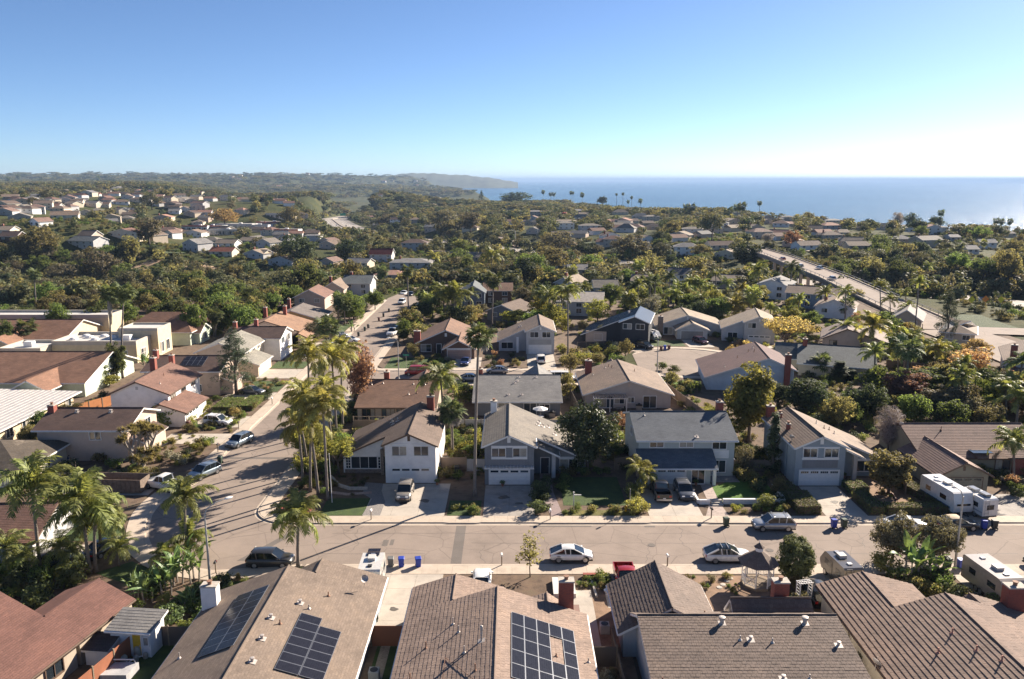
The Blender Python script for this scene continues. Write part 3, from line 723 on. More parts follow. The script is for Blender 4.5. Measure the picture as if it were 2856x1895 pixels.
    def cap(s, sl, a, t, r=.13, h=.35):
        f = sl.frame(a, t); o = f.translation; b = MB().box(-.28, .28, -.28, .28, .02, .05, 0, f)
        b.lathe([(r*.8, -.05), (r*.8, h*.7), (r*1.25, h*.72), (r*1.25, h*.95), (r*.7, h)], 12, tuple(o)); return b.build('roof_vent', M_VENT, s.o)
    def solar(s, sl, a, t, nx, ny, pw, ph, skip=(), lift=.12, m=None):
        """array of framed panels standing on the slope; (a,t) = place of its lower left corner"""
        f = sl.frame(a, t); m = m or M_CELL
        for i in range(nx):
            for j in range(ny):
                if (i, j) in skip: continue
                x, y = i*(pw+.02), j*(ph+.02)
                b = MB().box(x, x+pw, y, y+ph, lift-.035, lift, 0, f); p = b.build('solar_panel', M_FRAME, s.o)
                MB().box(x+.03, x+pw-.03, y+.03, y+ph-.03, lift-.03, lift+.004, 0, f).build('cell_sheet', m, p)
                if (i+j) % 2 == 0: MB().box(x+pw/2-.03, x+pw/2+.03, y+.2, y+ph-.2, -.02, lift-.03, 0, f).build('mount_rail', M_FRAME, p)
    def dish(s, p, rz=0, r=.35):
        b = MB().tube([p, (p[0], p[1], p[2]+.5)], .03, 6); o = Vector((p[0], p[1], p[2]+.62))
        M = Matrix.Translation(o) @ Matrix.Rotation(rz, 4, 'Z') @ Matrix.Rotation(rad(55), 4, 'X'); q = MB().lathe([(0.02, 0), (r*.5, .03), (r*.85, .1), (r, .16), (r*.98, .17), (r*.5, .06), (.02, .03)], 14)
        i = len(b.v); b.v += [tuple(M @ Vector(v)) for v in q.v]; b.f += [tuple(k+i for k in f) for f in q.f]; b.m += q.m
        b.tube([o, M @ Vector((0, r*.9, .4))], .015, 5); return b.build('satellite_dish', M_VENT, s.o)
def cellmat():
    m, n, p = newmat('solar_cells'); oc = objcoord(n)
    b = N(n, 'ShaderNodeTexBrick', Scale=1.0); b.offset = 0; b.inputs['Brick Width'].default_value = .16; b.inputs['Row Height'].default_value = .16; b.inputs['Mortar Size'].default_value = .004
    b.inputs['Color1'].default_value = (.012, .013, .02, 1); b.inputs['Color2'].default_value = (.018, .019, .028, 1); b.inputs['Mortar'].default_value = (.05, .05, .06, 1)
    L(n, oc, b.inputs['Vector']); L(n, b.outputs['Color'], p.inputs['Base Color']); p.inputs['Roughness'].default_value = .22; p.inputs['Specular IOR Level'].default_value = .12; return m
M_CELL = cellmat()
# ================================================================ the houses of the street
def tone(c, k=.82): return vary(c, k)
def RM(name, c, tw=.33, th=.34, stain=None, k=.72): return roofmat(name, c, tone(c, .78), vary(c, k), tw, th, stain=stain)
RB0 = RM('red_brown_shingle', (.175, .088, .07), .9, .2); RB1 = RM('grey_brown_shingle', (.235, .18, .14), .45, .22); RB2 = RM('tan_concrete_tile', (.30, .22, .175)); RB3 = RM('dark_brown_tile', (.185, .14, .115)); RB4 = RM('brown_flat_tile', (.225, .155, .12), .4, .42)
RH1 = RM('umber_shingle', (.17, .125, .10)); RH2 = RM('warm_grey_shingle', (.22, .195, .165)); RH3 = RM('slate_grey_shingle', (.13, .145, .165), .5, .2); RH4 = RM('taupe_shingle', (.25, .185, .14)); RH5 = RM('rose_brown_shingle', (.24, .155, .125))
RR1 = RM('rust_shingle', (.20, .118, .082), .6, .25); RR2 = RM('light_grey_shingle', (.25, .24, .23), .6, .25); RR4 = RM('plum_brown_tile', (.15, .09, .085)); RR5 = RM('blue_grey_shingle', (.13, .145, .15)); RT1 = RM('terracotta_brown_tile', (.24, .145, .10)); RL1 = RM('brown_shingle', (.22, .125, .095), .6, .25); RL2 = RM('dark_umber_shingle', (.13, .085, .07), .6, .25)
RL3 = RM('weathered_shake', (.11, .09, .07), .3, .25, (.2, .165, .13)); RSAND = RM('sandy_shingle', (.34, .27, .2), .6, .25); RPINK = RM('pink_clay_tile', (.42, .235, .17)); RNAVY = plain('navy_metal_roof', (.035, .055, .085), .35, .1, 2, metal=.4)
W_WHITE = wallmat('white_stucco', (.74, .72, .70)); W_GREY = sidingmat('grey_siding', (.20, .205, .215), .4); W_GREEN = wallmat('sage_stucco', (.40, .43, .41)); W_BLUE = wallmat('blue_grey_stucco', (.27, .31, .335)); W_TAN = wallmat('tan_stucco', (.42, .35, .27)); W_CREAM = wallmat('cream_stucco', (.62, .53, .40)); W_BUFF = wallmat('buff_stucco', (.50, .39, .31)); W_LGREY = wallmat('pale_grey_stucco', (.46, .45, .44)); W_DARK = sidingmat('charcoal_siding', (.035, .038, .045), .3); W_BRWN = wallmat('brown_siding', (.12, .075, .055)); W_YEL = wallmat('yellow_stucco', (.58, .48, .32)); W_OLIVE = wallmat('khaki_stucco', (.25, .225, .165)); W_LBLUE = wallmat('light_blue_siding', (.46, .53, .58))
M_STONE = plain('stone_cladding', (.22, .17, .14), .9, .35, 6, .8, 6)

# ---- near side of the street (backs towards us, seen from above)
h = House('tiled_house', 'rust red shingled house at the lower left corner beside the white shed', (-33.1, 63.7), rad(-12), W_TAN, RB0, M_BROWN, course=.2, step=.02)
h.gable(-15, -.4, -25, -6.4, 'y', 2.6, 2.6, 5.77, rp=-7.6); h.gable(-6.6, -.4, -6.0, .3, 'y', 2.6, 2.6, 3.92, rp=-3.4, rk=0)
for a, t in ((.42, .45), (.33, .62), (.24, .78)): h.pipe(h.sl[1], a, t, .4, .06, plain('clay_vent', (.42, .25, .18), .9))
h.win('+x', -.4, -9.6, -7.9, .9, 2.1)

h = House('tiled_house', 'grey brown shingled house with two black solar arrays and a white chimney', (-26.3, 50), 0, W_BLUE, RB1, M_WHITE, course=.23, step=.018)
a, c = h.gable(.3, 14.3, -6, 14.6, 'y', 2.6, 2.6, 5.0, rp=6.6, ov=.5, rk=.5)
h.gable(6.0, 14.3, 15.1, 17.3, 'y', 2.9, 2.6, 4.283, rp=8.9, ov=.5, rk=0, rkb=.5); d, e = h.sl[2], h.sl[3]
h.chimney(.6, 12.3, 1.3, .9, 0, 4.7, W_WHITE)
h.solar(a, .14, .48, 8, 2, 1.1, 1.45); h.solar(c, .35, .255, 6, 1, 1.05, 1.75); h.solar(c, .35, .465, 7, 1, 1.05, 1.75)
for q, t in ((.62, .90), (.49, .88), (.36, .86), (.76, .72)): h.cap(c, q, t)
for q, t in ((.74, .62), (.86, .5), (.60, .8)): h.pipe(c, q, t, .4)
h.pipe(a, .5, .2, .5); h.dish((13.3, 14.5, 3.5), .6)

h = House('tiled_house', 'tan concrete tiled house with a large solar array and brick chimney', (-8.6, 50), 0, W_LGREY, RB2, M_WHITE, tiles=75, course=.36, tw=.30, step=.03)
a, c = h.gable(.2, 14.4, -6, 10.9, 'y', 2.6, 2.6, 5.0, rp=7.4, ov=.5, rk=.5)
d, e = h.gable(.2, 7.4, 11.4, 15.4, 'y', 2.6, 2.6, 3.733, rp=3.6, ov=.5, rk=0, rkb=.5)
h.gable(9.6, 12.6, 11.4, 13.0, 'y', 2.7, 2.7, 3.4, rp=11.6, ov=.3, rk=0, rkb=.3)
h.chimney(13.2, 12.2, 1.25, .8, 0, 5.2)
h.solar(c, .33, .19, 5, 5, 1.68, 1.03, skip=[(3, 1), (2, 1)])
h.vent('-y', -6, 7.4, 3.3)
for q, t in ((.55, .2), (.35, .3), (.22, .55), (.3, .62), (.47, .7), (.62, .82)): h.pipe(a, q, t, .6)
h.cap(a, .42, .86, .1, 1.3); h.pipe(c, .57, .4, .3); h.pipe(c, .6, .07, .4)
MB().tube([a.pt(.75, .1)+a.n*.1, a.pt(.78, .52)+a.n*.1, a.pt(.47, .52)+a.n*.1, a.pt(.78, .96)+a.n*.1], .03, 6).build('conduit', M_RUST, h.o)
MB().box(13.9, 14.4, 9.2, 13.2, 0, 2.4).build('garden_wall', M_BRICK, h.o); MB().box(10.5, 13.9, 13.2, 13.6, 0, 2.4).build('garden_wall', M_BRICK, h.o)

h = House('tiled_house', 'dark brown tiled house beside the white gazebo with many roof vents', (10, 48), 0, W_LGREY, RB3, M_WHITE, tiles=75, course=.30, tw=.36, step=.03)
a, c = h.gable(.2, 15.0, -4, 13.4, 'x', 2.6, 2.6, 5.0, rp=8.9, ov=.5, rk=.4)
h.gable(-.9, 6.6, 11, 18.2, 'y', 2.6, 2.6, 4.65, rp=2.9, ov=.5, rk=.45)
h.gable(8.5, 14.6, 11, 14.3, 'x', 2.6, 2.6, 4.2, rp=12.9, ov=.3, rk=.3, nt=(0, 0))
h.chimney(12.6, 13.7, 1.25, .9, 0, 5.4)
for q, t in ((.41, .93), (.82, .93)): h.cap(a, q, t, .2, .6)
for q, t in ((.52, .80), (.6, .52), (.93, .76)): h.cap(a, q, t)
for q, t in ((.47, .80), (.72, .52), (.62, .78), (.05, .5)): h.pipe(a, q, t, .4)
h.pipe(h.sl[3], .25, .25, .35); h.win('-x', .2, -2, -.4, 1, 2.1)

h = House('tiled_house', 'brown tiled house with pale yellow walls at the lower right corner', (27.7, 48), 0, W_CREAM, RB4, M_BROWN, tiles=75, course=.42, tw=.40, th=.075, step=.03)
a, c = h.gable(.3, 15.6, -4, 11.9, 'y', 2.6, 2.6, 5.0, rp=8.0, ov=.5, rk=.4)
h.gable(.3, 8, 12.3, 18.0, 'y', 2.6, 2.6, 3.722, rp=3.9, ov=.5, rk=0, rkb=.4)
h.gable(9.2, 15.6, 12.3, 13.6, 'y', 2.7, 2.6, 4.05, rp=11.0, ov=.5, rk=0, rkb=.35)
h.chimney(14.6, 13.6, 1.5, 1.0, 0, 5.0)
for q, t in ((.40, .52), (.30, .75), (.45, .8), (.55, .9)): h.pipe(a, q, t, .5, .06, plain('red_vent', (.38, .17, .12), .8))
h.pipe(a, .62, .5, .4); h.win('-x', .3, 2.2, 4.2, .9, 2.1); h.dish((-.3, 6.0, 2.2), 2.0, .4); h.vent('-y', -4, 8, 3.3)
h = House('tiled_house', 'pink tiled roof edge of a house at the right margin below the parked trailer', (49.5, 50), 0, W_CREAM, RPINK, M_BROWN)
h.gable(0, 12, -4, 12.4, 'y', 2.6, 2.6, 5, rp=6)

# ---- saltbox: two-storey garage block with a gable, its roof sweeping down over a low wing
def saltbox(h, wb=6.4, ww=6.1, yw=3.7, dep=14, zr=6.75, pitch=.45, flip=False, rp=None):
    rp = (wb/2 if rp is None else rp)
    zl = zr-pitch*rp; zrr = zr-pitch*(wb-rp)
    f = h.gable(0, wb, 0, yw-.4, 'y', zl, zrr, zr, rp, ov=.35, rk=.4, rkb=0)
    if not flip: m = h.gable(-ww, wb, yw, dep, 'y', zr-pitch*(rp+ww), zrr, zr, rp, ov=.35, rk=.4)
    else: m = h.gable(0, wb+ww, yw, dep, 'y', zl, zr-pitch*(wb+ww-rp), zr, rp, ov=.35, rk=.4)
    return f, m

h = House('two_storey_house', 'white two storey house with umber roof behind the clump of tall palms', (-16.3, 97.3), 0, W_WHITE, RH1, M_BROWN)
f, m = saltbox(h, 6.5, 6.2, 3.7, 14.2, 6.75, .45, False, 3.1)
h.garage('-y', 0, .75, 5.75, 2.15, trim=M_WHITE); h.win('-y', 0, .95, 2.75, 3.85, 5.05, trim=M_WHITE); h.win('-y', 0, 3.75, 5.55, 3.85, 5.05, trim=M_WHITE)
for q in ((.6, 3.05, 5.3, 5.42), (3.45, 5.9, 5.3, 5.42)): h.trimbar('-y', 0, *q, .08, M_WHITE)
h.vent('-y', 0, 3.1, 5.75, .35, .7, M_BROWN); h.win('-y', 3.7, -5.1, -1.7, .75, 2.35, 3, 1, M_WHITE, glass=M_GLASS)
for u in (-5.55, -1.25): h.win('-y', 3.7, u-.28, u+.28, .75, 2.3, 2, 4, M_WHITE, .05, M_GLASS)
h.trimbar('-y', 3.7, -6.0, -1.0, .1, .6, .12, M_STONE, 'stone_base'); h.block(-1.1, -.7, 2.9, 3.3, 0, 3.6, M_STONE, 'porch_column')
h.trimbar('-y', 3.7, -.95, -.02, .1, 3.9, .05, W_BUFF, 'entry_panel'); h.door('-y', 3.66, -.95, -.1, .1, 2.3, M_DARK, M_BROWN)
h.chimney(4.6, 13.2, 1.0, .8, 4, 8.0)
for q, t in ((.5, .72), (.55, .66), (.42, .62)): h.cap(m[0], q, t, .1, .5)
h = House('two_storey_house', 'grey two storey house with white trim and small trellis over its garage', (-3.5, 96.7), 0, W_GREY, RH2, M_WHITE)
f, m = saltbox(h, 6.3, 7.0, 4.0, 14.0, 6.75, .45, True, 3.1)
h.garage('-y', 0, .62, 5.72, 2.15); h.trimbar('-y', 0, .85, 5.45, 3.55, 3.78, .08); h.trimbar('-y', 0, .85, 5.45, 5.1, 5.35, .08)
h.win('-y', 0, .95, 2.65, 3.9, 5.0); h.win('-y', 0, 3.65, 5.35, 3.9, 5.0); h.vent('-y', 0, 3.1, 5.75, .42, .75)
for k in range(14): MB().box(.1+k*.45, .18+k*.45, -.75, 0, 2.55, 2.65).build('trellis_slat', M_WHITE, h.o)
h.trimbar('-y', -.6, -.1, 6.3, 2.43, 2.55, .07, M_WHITE, 'trellis_beam'); h.trimbar('-y', 0, -.1, 6.3, 2.43, 2.55, .05, M_WHITE, 'trellis_beam')
h.door('-y', 4.0, 7.35, 8.4, .1, 2.3, plain('navy_door', (.012, .016, .03), .5)); h.win('-y', 4.0, 9.9, 12.2, .8, 2.1); h.trimbar('-y', 4.0, 9.7, 12.4, 2.2, 2.45, .1)
h.block(8.7, 9.2, 2.2, 2.7, 0, 3.5, W_LGREY, 'porch_column'); h.shed((9.7, 1.7, 3.3), (9.7, 3.9, 3.3), (7.0, 1.7, 4.6), (7.0, 3.9, 4.6))
for q, t in ((.55, .62), (.58, .55), (.68, .6), (.45, .4), (.66, .48)): h.cap(m[1], q, t, .08, .45)
h.chimney(.9, 13.4, .9, .8, 3, 7.4, W_WHITE)

h = House('two_storey_house', 'sage green two storey house with slate roof and a wide porch roof', (16.5, 96.9), 0, W_GREEN, RH3, M_WHITE, course=.22, step=.016)
a, c = h.gable(.1, 12.7, 2.8, 15, 'x', 5.2, 5.2, 7.1, rp=8.9, ov=.5, rk=.4)
h.block(.1, 9.0, 0, 2.79, 0, 2.45); h.shed((-.3, -.7, 2.45), (9.8, -.7, 2.45), (-.3, 2.78, 3.95), (9.8, 2.78, 3.95))
h.garage('-y', 0, .9, 5.8, 2.15, arch=True); h.win('-y', 0, 6.6, 8.2, .2, 2.2, 2, 1)
h.block(9.2, 9.6, -.55, -.15, 0, 2.4, M_WHITE, 'porch_column')
for u in (1.6, 5.5): h.win('-y', 2.8, u, u+1.75, 4.15, 5.05)
h.win('-y', 2.8, 9.8, 11.6, 3.9, 5.1); h.win('-y', 2.8, 9.9, 11.6, .7, 2.3); h.trimbar('-y', 2.8, 9.5, 12.0, 2.6, 3.7, .05, M_WHITE); h.win('-x', .1, 8.0, 9.4, 4.0, 5.0)
h.chimney(12.3, 9.7, .9, .8, 4.5, 8.3); h.pipe(a, .14, .85); h.cap(a, .6, .12, .1, .3)

h = House('two_storey_house', 'blue grey two storey house with taupe roof between cypress and box hedges', (36.1, 96.4), 0, W_BLUE, RH4, M_WHITE)
f, m = saltbox(h, 6.3, 6.5, 3.4, 12.8, 6.7, .45, True, 3.2)
h.garage('-y', 0, .65, 5.65, 2.15, arch=True); h.win('-y', 0, .95, 2.65, 3.95, 5.05); h.win('-y', 0, 3.65, 5.35, 3.95, 5.05)
h.trimbar('-y', 0, .8, 5.5, 3.6, 3.83, .08); h.trimbar('-y', 0, .8, 5.5, 5.15, 5.3, .08); h.trimbar('-y', 0, .9, 5.4, 2.5, 3.5, .04, W_GREY, 'siding_panel'); h.vent('-y', 0, 3.2, 5.65, .42, .75)
h.win('-y', 3.4, 9.2, 11.6, .8, 2.2); h.trimbar('-y', 3.4, 9.0, 11.8, 2.3, 2.5, .1); h.block(8.1, 8.6, 1.5, 2.0, 0, 3.6, W_LGREY, 'porch_column')
h.shed((9.3, 1.0, 3.4), (9.3, 3.3, 3.4), (6.9, 1.0, 4.55), (6.9, 3.3, 4.55))
for q, t in ((.72, .35), (.28, .45)): h.chimney(*(m[0].pt(q, t).xy), .45, .45, m[0].pt(q, t).z-.3, m[0].pt(q, t).z+.7)
h.chimney(.6, 12.6, 1.0, .8, 3, 7.0)
for q, t in ((.4, .7), (.47, .6), (.55, .75), (.3, .6)): h.pipe(m[1], q, t, .5)
h.win('-x', 0, 9, 10.4, .9, 2.1); h.dish((.1, 2.2, 5.2), 2.4)

h = House('bungalow', 'khaki bungalow with rose brown roof behind the white camper trailers', (53.2, 94), 0, W_OLIVE, RH5, M_BROWN)
h.gable(1.3, 17.5, 6.5, 19, 'x', 2.7, 2.7, 5.1, rp=12.8, ov=.6, rk=.45); a = h.sl[0]
h.gable(0, 6.2, 0, 9.5, 'y', 2.55, 2.55, 4.1, rp=3.1, ov=.5, rk=.45); h.garage('-y', 0, .7, 5.5, 2.1, W_OLIVE, trim=M_BROWN); h.vent('-y', 0, 3.1, 3.0, .3, .6, M_BROWN)
h.shed((8.0, 5.5, 2.6), (12.0, 5.5, 2.6), (8.0, 7.2, 3.3), (12.0, 7.2, 3.3)); MB().box(7.6, 10.2, 5.9, 7.3, 3.15, 3.25).build('skylight', M_GLASS, h.o)
h.win('-y', 6.5, 11, 12.9, .8, 2.2); h.block(13.2, 15.5, 6.2, 6.5, 0, 2.6, M_BRICK, 'brick_wall'); h.win('-y', 6.5, 15.8, 17.0, .8, 2.2)
for q, t in ((.30, .78), (.12, .4)): h.pipe(a, q, t, .6)
h.dish((.8, 12, 4.6), 2.6)

# ---- second row: backs and roofs
h = House('bungalow', 'low bungalow with rust shingle roof behind the white two storey house', (-25, 124), 0, W_TAN, RR1, M_BROWN, course=.25, step=.016)
h.gable(0, 12.5, 0, 15, 'x', 2.65, 2.65, 4.8, rp=8.8, ov=.6, rk=.4); a = h.sl[0]; h.gable(6.5, 12, 12, 19, 'y', 2.6, 2.6, 4.0)
for u in (.8, 4.0, 6.4): h.win('-y', 0, u, u+2.0, .5, 2.2, 3)
for q, t in ((.12, .8), (.26, .85), (.65, .82), (.62, .45), (.8, .8), (.72, .5), (.83, .86)): h.pipe(a, q, t, .45)
h.chimney(3.4, 9.6, .9, .8, 3, 6.0)
h = House('bungalow', 'bungalow with pale grey shingle roof behind the grey two storey house', (-6.2, 127.4), 0, W_GREY, RR2, M_WHITE, course=.25, step=.016)
h.gable(0, 14.2, 0, 14, 'x', 2.65, 2.65, 4.9, rp=8.3, ov=.6, rk=.4); a = h.sl[0]; h.gable(8.5, 13.5, 10, 19, 'y', 2.6, 2.6, 4.3)
h.win('-y', 0, 4.0, 6.0, .2, 2.2, 2); h.win('-y', 0, 8.2, 10.2, .2, 2.2, 2, glass=M_GLASS); h.win('-y', 0, 10.8, 12.4, .9, 2.0)
for q, t in ((.4, .25), (.55, .25), (.52, .9), (.5, .75), (.47, .68), (.72, .9)): h.cap(a, q, t, .09, .3)
h.chimney(.6, 9.2, .9, .8, 3, 5.8)
h = House('bungalow', 'tan bungalow with a broad gable and a slatted patio cover', (12.6, 131.8), 0, wallmat('pinkish_stucco', (.44, .38, .34)), RH4, M_WHITE)
h.gable(0, 14.6, 0, 15.4, 'y', 2.6, 2.6, 5.0, rp=7.4, ov=.5, rk=.5); a = h.sl[0]; h.gable(4, 9, 14, 18, 'y', 2.6, 2.6, 4.6)
h.vent('-y', 0, 7.4, 3.8, .4, .6, W_BUFF); h.win('-y', 0, 9.9, 12.1, .15, 2.2, 2); h.win('-y', 0, 7.3, 8.3, 1.1, 2.0); h.win('-y', 0, 2.4, 4.8, .2, 2.2, 2); h.win('-y', 0, 5.0, 6.6, .9, 2.0)
for k in range(15): MB().box(1.1+k*.4, 1.2+k*.4, -2.6, 0, 2.5, 2.62).build('patio_slat', M_FRAME, h.o)
for u in (1.2, 3.9, 6.7): h.block(u-.06, u+.06, -2.5, -2.38, 0, 2.45, M_WHITE, 'patio_post')
h.trimbar('-y', -2.4, 1.0, 6.9, 2.38, 2.49, .1, M_WHITE, 'patio_beam'); h.chimney(1.6, 12.4, 1.2, .9, 2, 5.6)
for q, t in ((.35, .35), (.2, .75), (.28, .8), (.22, .66)): h.pipe(a, q, t, .5)
h.pipe(h.sl[1], .6, .7, .5)
p0 = at(2146, 1001, 6.4)
h = House('two_storey_house', 'light blue house with plum brown roof and a tall brick chimney', (p0[0], p0[1]), rad(-7), W_LBLUE, RR4, M_WHITE)
h.gable(-11, 4.6, .4, 15, 'y', 2.6, 4.4, 6.4, rp=0, ov=.5, rk=.5); a = h.sl[0]; h.chimney(3.3, -.1, 1.0, .7, 0, 7.2)
h.win('-y', .4, -5.4, -3.8, .9, 2.2, 1)
for q, t in ((.3, .9), (.42, .8), (.5, .88), (.55, .6), (.8, .35)): h.pipe(a, q, t, .5)
p0 = at(2245, 1062)
h = House('bungalow', 'low house with blue grey shingle roof among dark hedge trees', (p0[0], p0[1]+4), rad(-20), W_CREAM, RR5, M_WHITE)
h.gable(0, 14, 0, 13, 'x', 2.7, 2.7, 5.0, rp=8, ov=.6, rk=.4); h.gable(-4.5, .5, 4, 13, 'x', 2.7, 2.7, 4.8); h.chimney(1.0, 7.2, .9, .8, 2, 6.2); h.win('+x', 14, 3, 5, .8, 2.2)

# ---- across the street behind
h = House('craftsman_bungalow', 'brown craftsman bungalow with terracotta roof behind the red van', (-21.2, 176), 0, W_BRWN, RT1, M_WHITE)
h.gable(0, 13, 0, 15, 'y', 2.6, 2.6, 5.4, rp=6.3, ov=.5, rk=.5); a, c = h.sl[0], h.sl[1]; h.gable(6.5, 13, -6, 3, 'y', 2.5, 2.5, 4.2, rp=9.6, ov=.5, rk=.5)
h.garage('-y', -6, 7.1, 12.2, 2.1, wallmat('rose_brown_door', (.34, .24, .2)), False); h.trimbar('-y', -6, 6.9, 12.4, 2.25, 2.5, .06); h.win('-y', 0, .7, 2.9, .5, 2.1, 2, 2); h.vent('-y', 0, 6.3, 3.9, .5, .8)
h.chimney(-.3, 1.4, 1.5, 1.0, 0, 4.9); h.door('-y', 0, 4.2, 5.2, .1, 2.2, M_DARK); h.block(3.3, 3.6, -1.6, -1.3, 0, 2.6, M_BROWN, 'porch_column'); MB().box(10.2, 12.6, -.5, .3, 3.75, 3.85).build('skylight', M_WHITE, h.o)
h = House('two_storey_house', 'pale grey two storey house with the white car on its driveway', (3.2, 175.2), 0, W_LGREY, RH4, M_WHITE)
f, m = saltbox(h, 6.3, 6.2, 3.2, 14, 6.7, .45, False, 3.2)
h.garage('-y', 0, .6, 5.6, 2.1, lights=False); h.win('-y', 0, .9, 2.7, 3.9, 5.1); h.win('-y', 0, 3.6, 5.4, 3.9, 5.1); h.vent('-y', 0, 3.2, 5.6, .35, .6); h.win('-y', 3.2, -5.6, -3.0, .7, 2.1); h.block(-2.2, -1.7, 1.6, 2.1, 0, 3.5, M_WHITE, 'porch_column'); h.trimbar('-y', 0, .7, 5.6, 2.25, 3.4, .04, wallmat('stone_grey_panel', (.36, .35, .33)), 'siding_panel')
for q, t in ((.5, .55), (.53, .5), (.56, .55)): h.cap(m[0], q, t, .1, .4)
h = House('two_storey_house', 'charcoal two storey house under a navy standing seam metal roof', (25.5, 184.5), rad(-14), W_DARK, RNAVY, M_WHITE, course=50)
f, m = saltbox(h, 6.6, 9.5, 3.0, 15, 7.2, .42, False, 3.3)
for q in range(34):
    for sl in (m[0],):
        u = q/33; A, B = sl.pt(u, 0)+sl.n*.03, sl.pt(u, 1)+sl.n*.03; MB().tube([A, B], .03, 4).build('roof_seam', RNAVY, h.o)
h.win('-y', 0, .7, 2.6, 4.2, 5.4, 2); h.win('-y', 0, 3.7, 5.6, 4.2, 5.4, 2); h.garage('-y', 0, .7, 5.8, 2.1, W_DARK, False, W_DARK); h.win('-y', 3.0, -6.5, -4.6, .6, 2.2, 2, 2); h.block(-8.6, -3.6, 2.9, 3.2, 0, 2.7, W_BUFF)
for k in range(3): f_ = m[0].frame(.80, .30); MB().box(-1.0+k*1.5, -.1+k*1.5, 0, 1.4, .02, .12, 0, f_).build('skylight', M_GLASS, h.o)
for q in (.35, .42): h.cap(m[0], q, .82, .2, .45)
h = House('bungalow', 'grey bungalow with tan roof and the dark red car before its garage', (40.6, 192.4), rad(-4), W_LGREY, RSAND, M_WHITE)
h.gable(-4.5, 12, 5, 17, 'y', 2.6, 2.6, 5.2, rp=3.2, ov=.5, rk=.5); h.gable(0, 7.4, 0, 9, 'y', 2.5, 2.5, 4.1, rp=3.7, ov=.5, rk=.5); h.garage('-y', 0, 1.0, 6.4, 2.1, wallmat('taupe_door', (.3, .27, .24)), False); h.chimney(-3.6, 4.4, 1.2, 1.0, 0, 4.9, M_STONE); h.win('-y', 5, -2.6, -.6, .4, 2.1, 2); h.vent('-y', 5, 3.2, 4.1, .4, .7)
h = House('two_storey_house', 'pale two storey house with sandy roof behind the golden bushy tree', (55.5, 187), rad(-12), W_LGREY, RSAND, M_WHITE)
f, m = saltbox(h, 7, 5, 2.5, 13, 6.7, .42, False, 3.4); h.win('-y', 0, .8, 2.6, 3.9, 5.1); h.garage('-y', 0, 1, 6, 2.1); h.vent('-y', 0, 3.4, 5.5, .35, .6); h.win('-y', 2.5, -3.6, -1.4, .5, 2.2)
h = House('bungalow', 'tan house with mushroom brown roof between two leaning palms', (70, 176), rad(-22), W_BUFF, RM('mushroom_shingle', (.26, .2, .175), .6, .25), M_BROWN)
h.gable(0, 13, 0, 12, 'y', 3.6, 3.6, 6, rp=5, ov=.5, rk=.5); h.win('-y', 0, 1.5, 3.0, 1.8, 3.2); h.win('-y', 0, 8, 10, 1.2, 2.4)
p0 = at(2800, 1065)
h = House('two_storey_house', 'white two storey house with a tall brick chimney at the right margin', (p0[0], p0[1]), rad(-28), W_WHITE, RH4, M_BROWN)
h.gable(0, 13, 0, 14, 'y', 4.4, 4.4, 7.2, rp=6.5, ov=.6, rk=.6); h.chimney(1.0, -.3, 1.1, .8, 0, 7.4); h.win('-y', 0, 3.0, 4.6, 3.6, 5.0, 2, 1); h.shed((-.5, -3.4, 2.5), (9, -3.4, 2.5), (-.5, 0, 3.1), (9, 0, 3.1)); h.win('-y', 0, 4, 7, .3, 2.2, 3)

# ---- left of the side street, fronts to the right
def dormerless(h): pass
h = House('two_storey_house', 'white two storey house with brown roof and side garage on the side street', (-64.3, 123.3), 0, W_WHITE, RL1, M_BROWN, course=.25, step=.016)
h.gable(0, 9.2, 0, 13, 'y', 5.0, 5.0, 6.9, rp=4.3, ov=.5, rk=.4); a = h.sl[1]; h.gable(7, 12.6, -2.2, 6.6, 'y', 2.9, 2.5, 3.8, rp=8.8, ov=.4, rk=.3, wall=W_WHITE)
h.garage('+x', 12.6, -1.8, 3.2, 2.1); h.win('+x', 9.2, 1.0, 2.6, 3.9, 4.8); h.win('+x', 9.2, 5.2, 6.8, 3.9, 4.8); h.win('+x', 9.2, 9.2, 10.8, 3.9, 4.8); h.vent('-y', 0, 4.3, 5.6, .4, .5, W_LGREY); h.chimney(1.6, 12.4, .9, .9, 3, 8.0); h.pipe(a, .2, .5); h.pipe(a, .5, .7)
h = House('two_storey_house', 'buff stucco house with dark umber roof above the builders on the patio', (-65.8, 105.6), 0, W_BUFF, RL2, M_WHITE, course=.25, step=.016)
h.gable(0, 12.4, 0, 9.4, 'x', 4.7, 4.7, 6.3, rp=4.7, ov=.5, rk=.5); a = h.sl[0]; h.chimney(.2, 3.9, .9, .9, 2, 7.0); h.win('-y', 0, 7.3, 8.8, 3.2, 4.3); h.cap(a, .32, .8, .2, .4); h.cap(a, .68, .8, .2, .4)
h.win('+x', 12.4, 2, 3.4, 3.2, 4.4); h.win('+x', 12.4, 5.6, 7.2, 3.2, 4.4); h.gable(10.5, 14.2, 1, 8, 'y', 2.5, 2.5, 3.3, rp=12.3, ov=.4, rk=.3)
h = House('bungalow', 'bungalow with weathered patchy shake roof at the left margin', (-80, 95), 0, W_CREAM, RL3, M_WHITE, course=.25, step=.02)
h.hip(0, 18, 0, 11.5, 2.65, 4.7, 'x', .6); h.win('+x', 18, 1.0, 3.0, .9, 2.0); h.win('+x', 18, 5, 6.6, .9, 2.0)
h = House('bungalow', 'brown roofed bungalow with blue pool heating tubes behind leaning palms', (-62, 74.5), rad(4), W_LGREY, RL1, M_BROWN, course=.25, step=.016)
h.gable(0, 13.2, 0, 8.5, 'x', 2.6, 2.6, 4.5, rp=5, ov=.5, rk=.5); a = h.sl[0]
